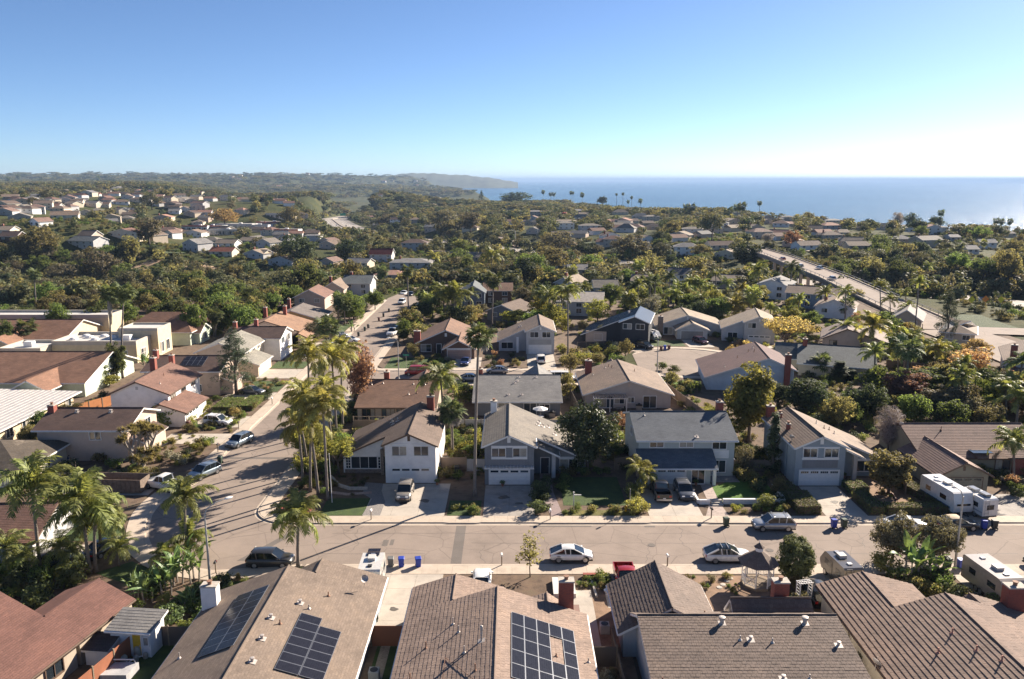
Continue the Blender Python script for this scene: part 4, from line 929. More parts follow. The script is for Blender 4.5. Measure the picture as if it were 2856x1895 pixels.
for k in range(20): f_ = a.frame(.16, .50); MB().tube([f_ @ Vector((k*.26, 0, .08)), f_ @ Vector((k*.26, 1.5, .08))], .09, 5).build('solar_tube', plain('blue_heater_tube', (.08, .11, .16), .4, .2, 3), h.o)
h = House('two_storey_house', 'house with dark umber roof, black solar array and two brick chimneys', (-66.5, 140), 0, W_BUFF, RL2, M_WHITE, course=.25, step=.016)
h.gable(0, 13.5, 0, 10, 'x', 4.7, 4.7, 6.3, ov=.5, rk=.5); a = h.sl[0]; h.solar(a, .45, .35, 4, 2, 1.0, 1.6); h.chimney(.6, 4.0, .8, .8, 3, 7.6); h.chimney(4.5, 1.6, .8, .8, 3, 7.2); h.win('+x', 13.5, 2, 4, 3.2, 4.4); h.gable(11.5, 15.5, 1, 6, 'y', 2.5, 2.5, 3.3, rp=13.5); h.win('-y', 0, 9, 10.2, .9, 2.1)
h = House('two_storey_house', 'cream two storey house with pale grey roof behind the deodar conifer', (-63, 155.5), 0, W_CREAM, RM('pale_sage_shingle', (.30, .28, .235), .6, .25), M_WHITE, course=.25, step=.016)
h.gable(0, 9.3, 0, 13, 'y', 4.8, 4.8, 6.6, ov=.5, rk=.4); h.gable(8.5, 12.6, -1.5, 7, 'y', 2.9, 2.5, 3.7, rp=9.4, ov=.4, rk=.3); h.garage('+x', 12.6, -1, 4, 2.1, W_CREAM, False); h.win('+x', 9.3, 1.5, 3.0, 3.6, 4.6); h.win('+x', 9.3, 5.5, 7, 3.6, 4.6); h.win('+x', 9.3, 9, 10.5, 3.6, 4.6)
h = House('two_storey_house', 'white two storey house with dark brown roof and a small lawn', (-62, 168.7), 0, W_WHITE, RL2, M_WHITE, course=.25, step=.016)
h.gable(0, 11.8, 0, 9.4, 'x', 5.0, 5.0, 6.6, ov=.4, rk=.4); h.win('+x', 11.8, 1.4, 3.4, 3.5, 4.8); h.win('+x', 11.8, 5.4, 7.6, 3.5, 4.8); h.garage('+x', 11.8, 2, 7, 2.1); h.chimney(1.0, 4.0, .8, .8, 3, 7.8); h.chimney(5.0, 6, .8, .8, 3, 8)
h = House('two_storey_house', 'tan house with sandy orange roof up the side street', (-63, 182.5), 0, W_BUFF, RM('sandy_orange_shingle', (.33, .2, .13), .6, .25), M_BROWN)
h.gable(0, 13, 0, 13, 'y', 4.2, 4.0, 6.3, rp=5.5, ov=.5, rk=.4); h.gable(11, 15, 0, 6, 'y', 2.5, 2.5, 3.5); h.chimney(2, 12, .8, .8, 3, 7.6); h.chimney(7, 11.5, .8, .8, 3, 8.0); h.win('+x', 13, 7, 9, 2.6, 3.7)
h = House('two_storey_house', 'yellow walled house with grey brown roof up the side street', (-61, 197.5), 0, wallmat('ochre_stucco', (.55, .38, .17)), RM('dusty_grey_shingle', (.2, .17, .15), .6, .25), M_WHITE)
h.gable(0, 12.5, 0, 12, 'y', 4.2, 4.2, 6.3, rp=5.5, ov=.5, rk=.4); h.gable(10, 15, -1, 5, 'y', 2.5, 2.5, 3.5, wall=wallmat('ochre_stucco', (.55, .38, .17))); h.chimney(2, 11, .8, .8, 3, 7.6)

# ---- generic farther houses of one family
def simple(label, x, y, z, rz, w_, d, ze, zr, wall, roof, trim=None, kind='gable', axis='x', group=None, chim=False, garage=False, wing=0, name='house'):
    h = House(name, label, (x, y, z), rz, wall, roof, trim or M_WHITE, group=group, course=.5, step=.02)
    if kind == 'hip': h.hip(0, w_, 0, d, ze, zr, axis, .5, z0=-2.5)
    else: h.gable(0, w_, 0, d, axis, ze, ze, zr, ov=.5, rk=.5, z0=-2.5)
    if wing: h.gable(w_*.55, w_*.98, -wing, 2, 'y', ze*.75, ze*.75, ze*.75+1.3, ov=.4, rk=.4, z0=-2.5)
    n = max(2, int(w_/4))
    for k in range(n):
        u = (k+.5)*w_/n
        if wing and u > w_*.5: continue
        h.win('-y', 0, u-.75, u+.75, ze-1.6, ze-.5, 2, 1, M_WHITE)
        if ze > 4: h.win('-y', 0, u-.75, u+.75, .8, 2.1, 2, 1, M_WHITE)
    if garage: h.garage('-y', -wing if wing else 0, w_*.6, w_*.93, 2.1, lights=False)
    if chim: h.chimney(w_*.2, d*.55, .9, .8, ze, zr+1.0)
    return h
# ================================================================ plants
TILE = {'A': (0, 850), 'B': (700, 850), 'C': (1400, 850), 'D': (2056, 850), 'E': (0, 450), 'F': (700, 450), 'G': (1400, 450), 'H': (2056, 450), '1': (0, 1295), '2': (700, 1295), '3': (1400, 1295), '4': (2056, 1295)}
def Q(t, x, y): return (TILE[t][0]+x*.38259, TILE[t][1]+y*.38259)
def ground(t, x, y):
    p = Q(t, x, y); g = at(*p)
    if g[1] < 250 and abs(g[0]+5) < 138: return (g[0], g[1], LZ)
    return att(*p)
def pxscale(X, Y, Z): return FPX/(Y*math.cos(PITCH)-(Z-CAMZ)*math.sin(PITCH))

def npmesh(name, V, nper, mat, extra=None):
    """V (n*nper,3): n separate polygons; extra = MB with the woody part"""
    me = bpy.data.meshes.new(name); n = len(V)//nper
    me.vertices.add(len(V)); me.vertices.foreach_set('co', np.asarray(V, np.float32).ravel())
    me.loops.add(len(V)); me.loops.foreach_set('vertex_index', np.arange(len(V), dtype=np.int32))
    me.polygons.add(n); me.polygons.foreach_set('loop_start', np.arange(0, len(V), nper, dtype=np.int32))
    me.update(); me.materials.append(mat); return me
def leaves(rng, C, normal, size, aspect=.55, jit=.7):
    """rhombic leaves at centres C facing about `normal`"""
    n = len(C); Nn = normal + rng.normal(0, jit, (n, 3)); Nn /= np.linalg.norm(Nn, axis=1)[:, None]+1e-9
    T = np.cross(Nn, rng.normal(0, 1, (n, 3))); T /= np.linalg.norm(T, axis=1)[:, None]+1e-9; B = np.cross(Nn, T)
    s = (size*rng.uniform(.6, 1.35, n))[:, None]
    V = np.stack([C+T*s, C+B*s*aspect+Nn*s*.12, C-T*s, C-B*s*aspect+Nn*s*.12], 1)
    return V.reshape(-1, 3)
def crown_pts(rng, nclump, per, rx, rz, cr, surf=.6, shape='round', flat=1.0):
    P = []; Nn = []
    cs = []
    while len(cs) < nclump:
        d = rng.normal(0, 1, 3); d /= np.linalg.norm(d); r = rng.uniform(surf, 1.0)
        c = d*r
        if shape == 'round' and c[2] < -.75: continue
        if shape == 'cone': z = rng.uniform(-1, 1)**1; w_ = (1-(z+1)/2)**.8; a = rng.uniform(0, 6.283); c = np.array([math.cos(a)*w_*rng.uniform(.5, 1), math.sin(a)*w_*rng.uniform(.5, 1), z])
        if shape == 'umbrella' and c[2] < -.1: continue
        if shape == 'vase': w_ = .35+.65*(c[2]+1)/2; c[0] *= w_; c[1] *= w_
        cs.append(c*np.array([rx, rx, rz])*rng.uniform(.82, 1.1))
    for c in cs:
        k = max(3, int(per*rng.uniform(.6, 1.4))); d = rng.normal(0, 1, (k, 3)); d /= np.linalg.norm(d, axis=1)[:, None]
        r = cr*rng.uniform(.7, 1.3); p = c + d*(rng.uniform(.35, 1, (k, 1))**.5)*r*np.array([1, 1, .75*flat]); P.append(p); Nn.append(d*.8+np.array([0, 0, .45])+c/np.linalg.norm(c+1e-6)*.5)
    return np.concatenate(P), np.concatenate(Nn), np.array(cs)
M_BARK = plain('bark', (.13, .10, .08), .95, .3, 6, .8, 10); M_PALEBARK = plain('pale_bark', (.30, .26, .22), .95, .25, 5, .5, 10); M_PALMBARK = plain('palm_bark', (.19, .16, .135), .95, .25, 8, .7, 8)
LEAF = {k: leafmat(k+'_leaves', *v) for k, v in {
 'oak': ((.06, .075, .022), (.025, .035, .012)), 'dark': ((.038, .05, .02), (.015, .022, .011), .35), 'magnolia': ((.04, .055, .017), (.017, .025, .010), .3, .45, .3), 'lime': ((.15, .145, .02), (.08, .085, .016), .55), 'olive': ((.115, .10, .04), (.06, .055, .024)),
 'brown': ((.095, .08, .045), (.05, .042, .026), .35), 'red': ((.17, .085, .06), (.095, .05, .035)), 'gold': ((.21, .145, .05), (.13, .09, .035)), 'peach': ((.30, .18, .09), (.19, .115, .06)), 'green': ((.075, .105, .022), (.035, .055, .014)), 'palm': ((.125, .135, .025), (.06, .075, .018), .5, .5, .25), 'ypalm': ((.17, .155, .03), (.09, .09, .02), .55, .5, .25), 'fan': ((.07, .085, .028), (.03, .042, .016), .35), 'dead': ((.2, .17, .14), (.14, .115, .09), .2), 'hedge': ((.075, .085, .022), (.04, .05, .015), .3), 'grey': ((.15, .14, .10), (.09, .085, .06), .3), 'banana': ((.075, .12, .03), (.045, .075, .02), .4, .4, .3), 'scrub': ((.09, .086, .04), (.045, .045, .024), .3), 'fargreen': ((.085, .088, .034), (.036, .042, .018), .3), 'pine': ((.04, .055, .03), (.018, .028, .014), .2), 'twig': ((.20, .16, .15), (.13, .105, .10), .2)}.items()}
PROTO = {}
def trunk_mesh(rng, h, r, cs, zc, nl=7, bend=.04):
    b = MB(); fork = h*.38; x = y = 0; pts = []
    for k in range(5): pts.append((x, y, fork*k/4)); x += rng.normal(0, bend*h*.1); y += rng.normal(0, bend*h*.1)
    b.tube(pts, [r*1.25, r, r*.9, r*.85, r*.8], 7); top = Vector(pts[-1])
    if len(cs):
        for c in cs[rng.permutation(len(cs))[:nl]]:
            e = Vector((c[0], c[1], c[2]+zc)); m = top.lerp(e, .5) + Vector((rng.normal(0, .06*h), rng.normal(0, .06*h), .05*h)); b.tube([top-Vector((0, 0, r)), m, e], [r*.6, r*.36, r*.12], 5, cap=False)
    return b
def make_tree(key, seed, h, rx, rz, nclump, per, cr, leaf, shape='round', surf=.55, tr=.22, aspect=.55, nl=8, jit=.7, zc=None):
    """proto: trunk + crown meshes, real metres, base at 0"""
    rng = np.random.default_rng(seed); zc = h-rz if zc is None else zc
    P, Nn, cs = crown_pts(rng, nclump, per, rx, rz, cr, surf, shape)
    P = P + np.array([0, 0, zc]); V = leaves(rng, P, Nn, np.full(len(P), leaf), aspect, jit)
    PROTO[key] = (trunk_mesh(rng, h, tr, cs, zc, nl).mesh('trunk', M_BARK, True), npmesh('crown', V, 4, LEAF['oak']), h, rx)
for i in range(3): make_tree('oak%d' % i, 20+i, 8, 4, 3.2, 85, 75, 1.05, .25, surf=.4)
for i in range(2): make_tree('magnolia%d' % i, 30+i, 9, 4.2, 4.2, 130, 95, .95, .20, surf=.4, aspect=.5)
for i in range(2): make_tree('upright%d' % i, 40+i, 11, 3, 5, 120, 80, .95, .23, surf=.35, nl=12)
for i in range(2): make_tree('airy%d' % i, 50+i, 10, 4, 4, 48, 75, 1.1, .22, surf=.4, nl=16, shape='vase')
make_tree('sparse0', 55, 5, 1.8, 2.1, 40, 16, .5, .14, surf=.2, nl=20, tr=.06)
make_tree('umbrella0', 57, 8, 4.6, 2.0, 55, 60, .9, .2, shape='umbrella', nl=14)
make_tree('cypress0', 60, 7, .9, 3.4, 70, 50, .4, .12, 'cone', tr=.15, jit=.4); make_tree('conifer0', 61, 12, 4.0, 5.5, 120, 55, .75, .2, 'cone', tr=.25, aspect=.2)
make_tree('ball0', 62, 5.5, 2.0, 2.7, 190, 100, .5, .12, surf=.8, tr=.15, zc=2.75, jit=.5)
for i in range(3): make_tree('shrub%d' % i, 70+i, 1.2, .8, .6, 26, 26, .3, .09, surf=.3, tr=.04, zc=.6)
for i in range(3): make_tree('bush%d' % i, 75+i, 2.6, 1.6, 1.3, 40, 40, .5, .13, surf=.4, tr=.07, zc=1.3)
for i in range(5): make_tree('mid%d' % i, 80+i, 8, 4, 3.3, 60, 44, 1.0, .27, shape=['round', 'round', 'vase', 'round', 'umbrella'][i], surf=.45, nl=6)
for i in range(4): make_tree('far%d' % i, 90+i, 8, 4.2, 3.5, 24, 16, 1.3, .62, surf=.4, nl=3, shape=['round', 'vase', 'round', 'umbrella'][i])
make_tree('bare0', 63, 7, 2.2, 3.0, 80, 55, .7, .42, 'vase', surf=.3, tr=.12, aspect=.045, nl=30, zc=4.2); make_tree('bare1', 64, 6, 2.6, 2.4, 80, 50, .7, .4, 'vase', surf=.3, tr=.12, aspect=.06, nl=30)
def yucca_proto():
    rng = random.Random(4); b = MB(); tips = []
    def rec(p, d, l, r, k):
        q = p + d*l; b.tube([p, q], [r, r*.8], 6, cap=False)
        if k == 0: tips.append(q); return
        for _ in range(3): rec(q, (d + Vector((rng.gauss(0, .5), rng.gauss(0, .5), .1))).normalized(), l*.72, r*.68, k-1)
    for _ in range(5): rec(Vector((rng.uniform(-.5, .5), rng.uniform(-.5, .5), 0)), Vector((rng.gauss(0, .55), rng.gauss(0, .4), 1)).normalized(), 2.0, .22, 3)
    C = MB()
    for t in tips:
        for _ in range(34):
            d = Vector((rng.gauss(0, 1), rng.gauss(0, 1), rng.gauss(.25, .8))).normalized(); s = d.orthogonal().normalized()*.055; l = rng.uniform(.4, .65)
            C.face([t-s, t+s, t+d*l])
    PROTO['yucca'] = (b.mesh('trunk', M_PALEBARK, True), C.mesh('crown', LEAF['olive']), max(v[2] for v in C.v), max(abs(v[0]) for v in C.v))
yucca_proto()

def tree(key, x, y, z, h, wid, mat, label, cat='tree', name='tree', group=None, rz=None):
    tr, cr, H0, R0 = PROTO[key]
    o = thing(name, label, cat, (x, y, z), R.uniform(0, 6.28) if rz is None else rz, group, (wid/(2*R0), wid/(2*R0), h/H0))
    if tr: put('trunk', tr, o)
    put('crown', cr, o, mat=LEAF[mat]); return o
def tpx(key, t, bx, by, topy, wz, mat, label, cat='tree', name='tree', group=None):
    g = ground(t, bx, by); top = Q(t, bx, topy)[1]; h = max(.5, zat(top, g[1])-g[2]); wd = wz*.38259/pxscale(g[0], g[1], g[2]+h*.5)
    return tree(key, *g, h, wd, mat, label, cat, name, group)

# ---------------------------------------------------------------- palms
def frond_mesh(seed, Lf, rise, droop, nleaf=27, ll=.74, wd=.12):
    rng = random.Random(seed); b = MB(); pts = []
    for k in range(9):
        t = k/8; a = rise - (rise+droop)*t**1.3
        pts.append(Vector((0, 0, 0)) if k == 0 else pts[-1] + Vector((math.cos(a), 0, math.sin(a)))*(Lf/8))
    def at_(t): f = t*8; i = min(7, int(f)); return pts[i].lerp(pts[i+1], f-i), (pts[i+1]-pts[i]).normalized()
    b.tube(pts, [.045-.035*k/8 for k in range(9)], 4, cap=False)
    for k in range(nleaf):
        t = .16 + .83*k/(nleaf-1); p, d = at_(t); l = ll*(1-abs(t-.45)*1.05)*rng.uniform(.85, 1.15) + .08
        for s in (-1, 1):
            side = Vector((0, s, 0)); dr = rng.uniform(.25, .95); v = (side*1.0 + d*.55 + Vector((0, 0, -dr+.25))).normalized(); m = p + v*l*.5 + Vector((0, 0, .04)); e = p + v*l + Vector((0, 0, -.30*l*dr-.05)); w_ = d*wd*.5
            b.face([p-w_*.6, p+w_*.6, m+w_, m-w_]); b.face([m-w_, m+w_, e])
    return b.mesh('frond', LEAF['palm'])
FROND = [frond_mesh(1, 2.7, .9, .8), frond_mesh(2, 3.0, .55, 1.15), frond_mesh(3, 2.9, .25, 1.35), frond_mesh(4, 2.6, 1.2, .3), frond_mesh(5, 3.1, .7, .95)]
PYGMY = [frond_mesh(7, 1.7, .8, .9, 20, .36, .06), frond_mesh(8, 1.8, .4, 1.1, 20, .36, .06)]
def fan_mesh(seed, pl=.9, r=.85, nray=13):
    rng = random.Random(seed); b = MB(); e = Vector((pl, 0, .05)); b.tube([(0, 0, 0), e], [.035, .02], 4, cap=False)
    for k in range(nray):
        a = (k/(nray-1)-.5)*rad(250); d = Vector((math.cos(a), math.sin(a), .1*math.cos(k*2.1)-.12)).normalized(); s = Vector((-d.y, d.x, 0))*.11*r/.85; l = r*rng.uniform(.85, 1.1)*(1-.25*abs(k/(nray-1)-.5))
        m = e+d*l*.6; q = e+d*l+Vector((0, 0, -.18*l)); b.face([e, m+s, m-s]); b.face([m-s, m+s, q])
    return b.mesh('frond', LEAF['fan'])
FAN = [fan_mesh(1), fan_mesh(2, 1.0, .9), fan_mesh(3, .8, .8)]
def skirt_mesh(seed):
    rng = random.Random(seed); V = []
    b = MB()
    for _ in range(240):
        z = rng.random(); a = rng.uniform(0, 6.28); r = .25+.5*math.sin(min(1, z*1.3)*2.2); p = Vector((math.cos(a)*r*.6, math.sin(a)*r*.6, z)); q = Vector((math.cos(a)*r, math.sin(a)*r, z-.25)); s = Vector((-math.sin(a), math.cos(a), 0))*.09
        b.face([p-s, p+s, q+s*.4, q-s*.4])
    return b.mesh('skirt', LEAF['dead'])
SKIRT = skirt_mesh(3)
def ptrunk(seed, kind):
    rng = random.Random(seed); b = MB(); n = 26; ph = rng.uniform(0, 6); A = rng.uniform(.02, .05)
    pts = [(A*math.sin(ph+2.2*k/n)-A*math.sin(ph), A*math.cos(ph+2*k/n)-A*math.cos(ph), k/n) for k in range(n+1)]
    rr = [(1.35 if k == 0 else 1.0-.3*k/n)*(1.06 if k % 2 else .95) for k in range(n+1)]
    b.tube([(p[0]*1, p[1]*1, p[2]) for p in pts], [r*1.0 for r in rr], 8); return pts, rr
TRUNKS = {}
def palm_trunk(h, r, lean):
    """lean = horizontal shift of the top"""
    b = MB(); n = max(8, int(h/.8)); pts = []; rr = []
    for k in range(n+1):
        t = k/n; pts.append((lean[0]*t**1.6, lean[1]*t**1.6, h*t)); rr.append(r*((1.5 if k == 0 else 1.08-.35*t)*(1.07 if k % 2 else .96)))
    return b.tube(pts, rr, 8).mesh('trunk', M_PALMBARK, True)
def crown_joined(kind, n, rng):
    b = MB(); src = {'queen': FROND, 'fan': FAN, 'pygmy': PYGMY}[kind]
    for k in range(n):
        me = src[k % len(src)]; a = 2.4*k+rng.uniform(-.3, .3); el = math.asin(max(-1, min(1, 1-2*(k+.5)/n)))
        el = el*.9 if kind == 'fan' else (rad(60)-rad(85)*(k/n))
        M = Matrix.Rotation(a, 4, 'Z') @ Matrix.Rotation(-el, 4, 'Y'); i = len(b.v)
        b.v += [tuple(M @ v.co) for v in me.vertices]
        for p in me.polygons: b.f.append(tuple(i+q for q in p.vertices)); b.m.append(0)
    return b.mesh('crown', LEAF['palm'])
JOINED = {k: [crown_joined(k, n, random.Random(s)) for s in (1, 2)] for k, n in (('queen', 16), ('fan', 26), ('pygmy', 14))}
def palm(kind, x, y, z, h, cr, label, mat=None, lean=(0, 0), r=None, group=None, near=True, skirt=0, name='palm_tree'):
    o = thing(name, label, 'palm tree', (x, y, z), 0, group)
    r = r or (.17 if kind == 'queen' else .2 if kind == 'fan' else .09); mat = mat or ('palm' if kind != 'fan' else 'fan')
    put('trunk', palm_trunk(h, r, lean), o); top = (lean[0], lean[1], h); s = cr/(2.25 if kind == 'queen' else 1.35 if kind == 'fan' else 1.5)
    if not near:
        put('crown', R.choice(JOINED[kind]), o, top, R.uniform(0, 6.28), LEAF[mat], s)
    else:
        n = {'queen': 23, 'fan': 32, 'pygmy': 20}[kind]; src = {'queen': FROND, 'fan': FAN, 'pygmy': PYGMY}[kind]
        for k in range(n):
            f = (k+.5)/n; a = 2.4*k+R.uniform(-.3, .3)
            if kind == 'fan': el = math.asin(1-1.75*f)*.95
            else: el = rad(58)-rad(88)*f+R.uniform(-.1, .1)
            put('frond', src[R.randrange(len(src))], o, top, 0, LEAF['dead'] if (kind != 'queen' and f > .93) else LEAF[mat], s*R.uniform(.85, 1.12), (0, -el, a))
        if kind == 'queen': put('crownshaft', MB().lathe([(r*.75, -.9), (r*1.3, -.5), (r*1.1, 0), (r*.4, .4)], 8).mesh('crownshaft', M_PALMBARK, True), o, top)
    if skirt: put('skirt', SKIRT, o, (lean[0]*.8, lean[1], h-skirt), 0, None, (.62, .62, skirt))
    return o
def ppx(kind, t, bx, by, cx, cy, rz_, label, mat=None, group=None, near=True, skirt=0, r=None):
    g = ground(t, bx, by); c = Q(t, cx, cy); h = zat(c[1], g[1])-g[2]; s = pxscale(g[0], g[1], g[2]+h)
    lean = ((c[0]-1428)/s - g[0], 0); m = .12*h; lean = (max(-m, min(m, lean[0])), 0)
    return palm(kind, *g, max(1.0, h), rz_*.38259/s, label, mat, lean, r, group, near, skirt)
G_CL = 'tall queen palms clumped on the street corner'
for k, q in enumerate(((380, 1290, 345, 880, 150), (435, 1370, 440, 885, 150), (490, 1390, 390, 680, 160), (560, 1430, 525, 760, 165), (600, 1180, 545, 640, 150), (445, 1120, 415, 385, 160), (625, 960, 590, 410, 165), (670, 900, 655, 350, 130), (410, 1190, 330, 760, 130))):
    ppx('queen', 'B', *q, ['leftmost low queen palm of the corner clump', 'queen palm of the corner clump with its crown below the others', 'queen palm of the corner clump leaning over the side street', 'front queen palm of the corner clump beside the white flagpole', 'queen palm in the middle of the corner clump', 'tallest queen palm of the corner clump on its street side', 'tall yellow green queen palm at the rear of the corner clump', 'rearmost queen palm of the corner clump against the red tree', 'shorter queen palm of the corner clump over the sidewalk'][k], 'ypalm', G_CL)
for q, lab in (((300, 800, 235, 190, 270), 'large shaggy queen palm in front of the bungalow with heating tubes'), ((655, 800, 600, 300, 250), 'queen palm with a pale ringed trunk beside the red roof ridge'), ((700, 790, 690, 430, 200), 'shorter of the paired queen palms above the red roof'), ((738, 660, 725, 400, 150), 'queen palm behind the pair near the knuckle lawn'), ((1365, 700, 1345, 255, 180), 'queen palm leaning towards the street lamp at the knuckle'), ((1385, 690, 1375, 540, 150), 'small yellow queen palm beside the street lamp'), ((1215, 780, 1200, 670, 110), 'low arching palm at the kerb of the knuckle')):
    ppx('queen', '1', *q, lab)
for q, lab in (((440, 780, 430, 610, 160), 'squat palm with thick fronds in the lower left garden'), ((870, 750, 880, 610, 140), 'short date palm beside the sidewalk of the knuckle'), ((55, 830, 45, 610, 170), 'short bushy palm at the left margin'), ((525, 780, 530, 640, 110), 'thin young palm beside the squat palm'), ((180, 840, 150, 690, 150), 'low palm with yellow fronds at the left margin')):
    ppx('pygmy', '1', *q, lab)
ppx('queen', '2', 345, 755, 345, 395, 200, 'lone queen palm on the near sidewalk beside the dark crossover car')
ppx('fan', 'B', 1632, 1400, 1660, 240, 105, 'very tall fan palm between the white house and the grey house', skirt=0, r=.18)
ppx('queen', 'B', 1405, 1010, 1385, 545, 155, 'queen palm rising behind the right eave of the white house'); ppx('fan', 'B', 1470, 1100, 1460, 775, 95, 'short fan palm with hanging dead leaves by the side fence', skirt=2.0)
ppx('fan', 'B', 550, 335, 560, 165, 95, 'bushy fan palm beside the upper side street', skirt=1.5)
ppx('queen', 'C', 1000, 1345, 975, 1205, 105, 'yellow green palm beside the driveway with the black pickup', 'ypalm'); ppx('queen', 'C', 1045, 1345, 1055, 1245, 80, 'smaller palm stem next to the yellow green palm', 'ypalm')
ppx('queen', 'D', 2010, 1290, 1990, 1020, 150, 'dark queen palm before the brick wall at the right margin'); ppx('queen', 'D', 1640, 800, 1610, 545, 115, 'tall queen palm rising from the thicket behind the rose brown roof'); ppx('queen', 'D', 1955, 830, 1955, 620, 110, 'queen palm beside the orange shade sail')
ppx('queen', 'D', 1800, 860, 1800, 770, 115, 'low round queen palm beside the shade sail'); ppx('fan', 'D', 615, 520, 620, 420, 75, 'short fan palm against the blue grey roof')
mp = (('queen', 'C', 480, 395, 480, -85, 95, 'tall queen palm at the cul de sac before the navy roof'), ('queen', 'D', 1170, 560, 1160, 325, 115, 'left of two tall palms beside the pale patio roof'), ('queen', 'D', 1210, 555, 1228, 275, 125, 'right of two tall palms beside the pale patio roof'), ('queen', 'D', 990, 390, 985, 165, 125, 'broad yellow queen palm behind the blue grey roof', 'ypalm'), ('queen', 'D', 800, 330, 795, 195, 110, 'windswept queen palm before the mushroom brown roof'), ('queen', 'D', 845, 335, 855, 215, 80, 'small palm paired with the windswept queen palm'), ('queen', 'D', 1325, 430, 1320, 315, 90, 'palm standing in front of the long wooden fence', 'ypalm'), ('queen', 'D', 1470, 480, 1455, 325, 95, 'palm at the end of the long wooden fence', 'ypalm'),
      ('queen', 'H', 1290, 1260, 1330, 890, 62, 'very tall slender palm beside the ramp road'), ('queen', 'H', 1040, 1180, 1040, 905, 52, 'tall slender palm with two trunks showing near the overpass'), ('queen', 'H', 1230, 1160, 1215, 965, 48, 'tall slender palm close to the very tall one'), ('queen', 'H', 1115, 1120, 1110, 1015, 62, 'palm between the tall slender palms'), ('fan', 'H', 800, 1150, 800, 1045, 62, 'round fan palm behind the mushroom brown roof'), ('queen', 'H', 650, 1140, 640, 965, 72, 'leaning palm beside the blue walled house'), ('queen', 'H', 490, 1030, 480, 962, 70, 'palm with drooping crown beside the blue wall'), ('queen', 'H', 1245, 1190, 1245, 1075, 62, 'palm below the very tall slender palm'),
      ('queen', 'G', 1880, 1085, 1850, 800, 80, 'tall windswept palm behind the cul de sac houses'), ('queen', 'G', 1690, 1165, 1700, 1065, 105, 'broad yellow palm beside the pale two storey house', 'ypalm'), ('queen', 'G', 1760, 1045, 1745, 935, 62, 'left palm of the pair before the white walled house', 'ypalm'), ('queen', 'G', 1840, 1055, 1855, 955, 62, 'right palm of the pair before the white walled house', 'ypalm'), ('queen', 'G', 1640, 985, 1640, 895, 62, 'palm beside the pale blue wall'), ('queen', 'G', 1280, 1015, 1270, 935, 75, 'left palm of the dense palm row'), ('queen', 'G', 1375, 1015, 1350, 900, 75, 'second palm of the dense palm row'), ('queen', 'G', 1450, 1015, 1440, 905, 75, 'third palm of the dense palm row'), ('queen', 'G', 1520, 1035, 1520, 935, 55, 'end palm of the dense palm row'), ('queen', 'G', 830, 1045, 830, 975, 72, 'low queen palm rising behind the navy roof'), ('queen', 'G', 600, 1005, 600, 930, 62, 'palm behind the ribbed pale roof'), ('queen', 'G', 325, 1100, 320, 985, 85, 'palm with hanging fronds beside the ribbed pale roof'), ('queen', 'G', 690, 800, 690, 720, 60, 'yellow palm above the middle rooftops', 'ypalm'), ('queen', 'G', 1140, 800, 1130, 745, 45, 'small yellow palm above the middle rooftops', 'ypalm'),
      ('queen', 'F', 1410, 1150, 1400, 990, 115, 'left palm behind the craftsman roof'), ('queen', 'F', 1480, 1165, 1482, 985, 125, 'right palm behind the craftsman roof', 'palm'), ('fan', 'F', 1757, 1210, 1770, 860, 70, 'very tall fan palm beside the grey and white house'), ('fan', 'F', 1150, 1180, 1140, 795, 48, 'thin tall fan palm standing at the side street kerb'), ('fan', 'F', 955, 930, 955, 800, 48, 'round fan palm at the top of the side street'), ('fan', 'F', 640, 1200, 638, 1000, 55, 'slim palm before the dark round tree'), ('fan', 'F', 685, 1200, 680, 1040, 55, 'second slim palm before the dark round tree'), ('queen', 'F', 1760, 880, 1750, 700, 85, 'broad palm beyond the side street houses'), ('queen', 'F', 725, 720, 725, 665, 42, 'small palm beside the pale house with the tall chimney'), ('queen', 'F', 1330, 820, 1330, 700, 55, 'palm beside the pale grey hip roofed house', 'ypalm'),
      ('fan', 'A', 200, 325, 190, 175, 78, 'fan palm in the school courtyard'), ('fan', 'E', 265, 1060, 250, 825, 48, 'tall fan palm behind the left school roof'), ('fan', 'E', 1165, 990, 1150, 795, 48, 'tall fan palm standing in the canyon below the dirt trail'), ('fan', 'E', 35, 850, 35, 770, 38, 'fan palm at the left margin of the canyon'))
for q in mp: ppx(*q[:8], mat=q[8] if len(q) > 8 else None, group=None, near=q[0] == 'queen' and q[1] in 'CD')
ppx('fan', 'A', 830, 560, 795, -85, 70, 'tall fan palm with a long grey skirt before the school', skirt=5, r=.18, near=False); ppx('fan', 'A', 897, 540, 905, -95, 75, 'tall bare trunked fan palm before the school', r=.18, near=False); ppx('fan', 'A', 1562, 235, 1562, 75, 60, 'short fan palm wrapped in a dead leaf skirt behind the deodar', skirt=4.5, near=False)

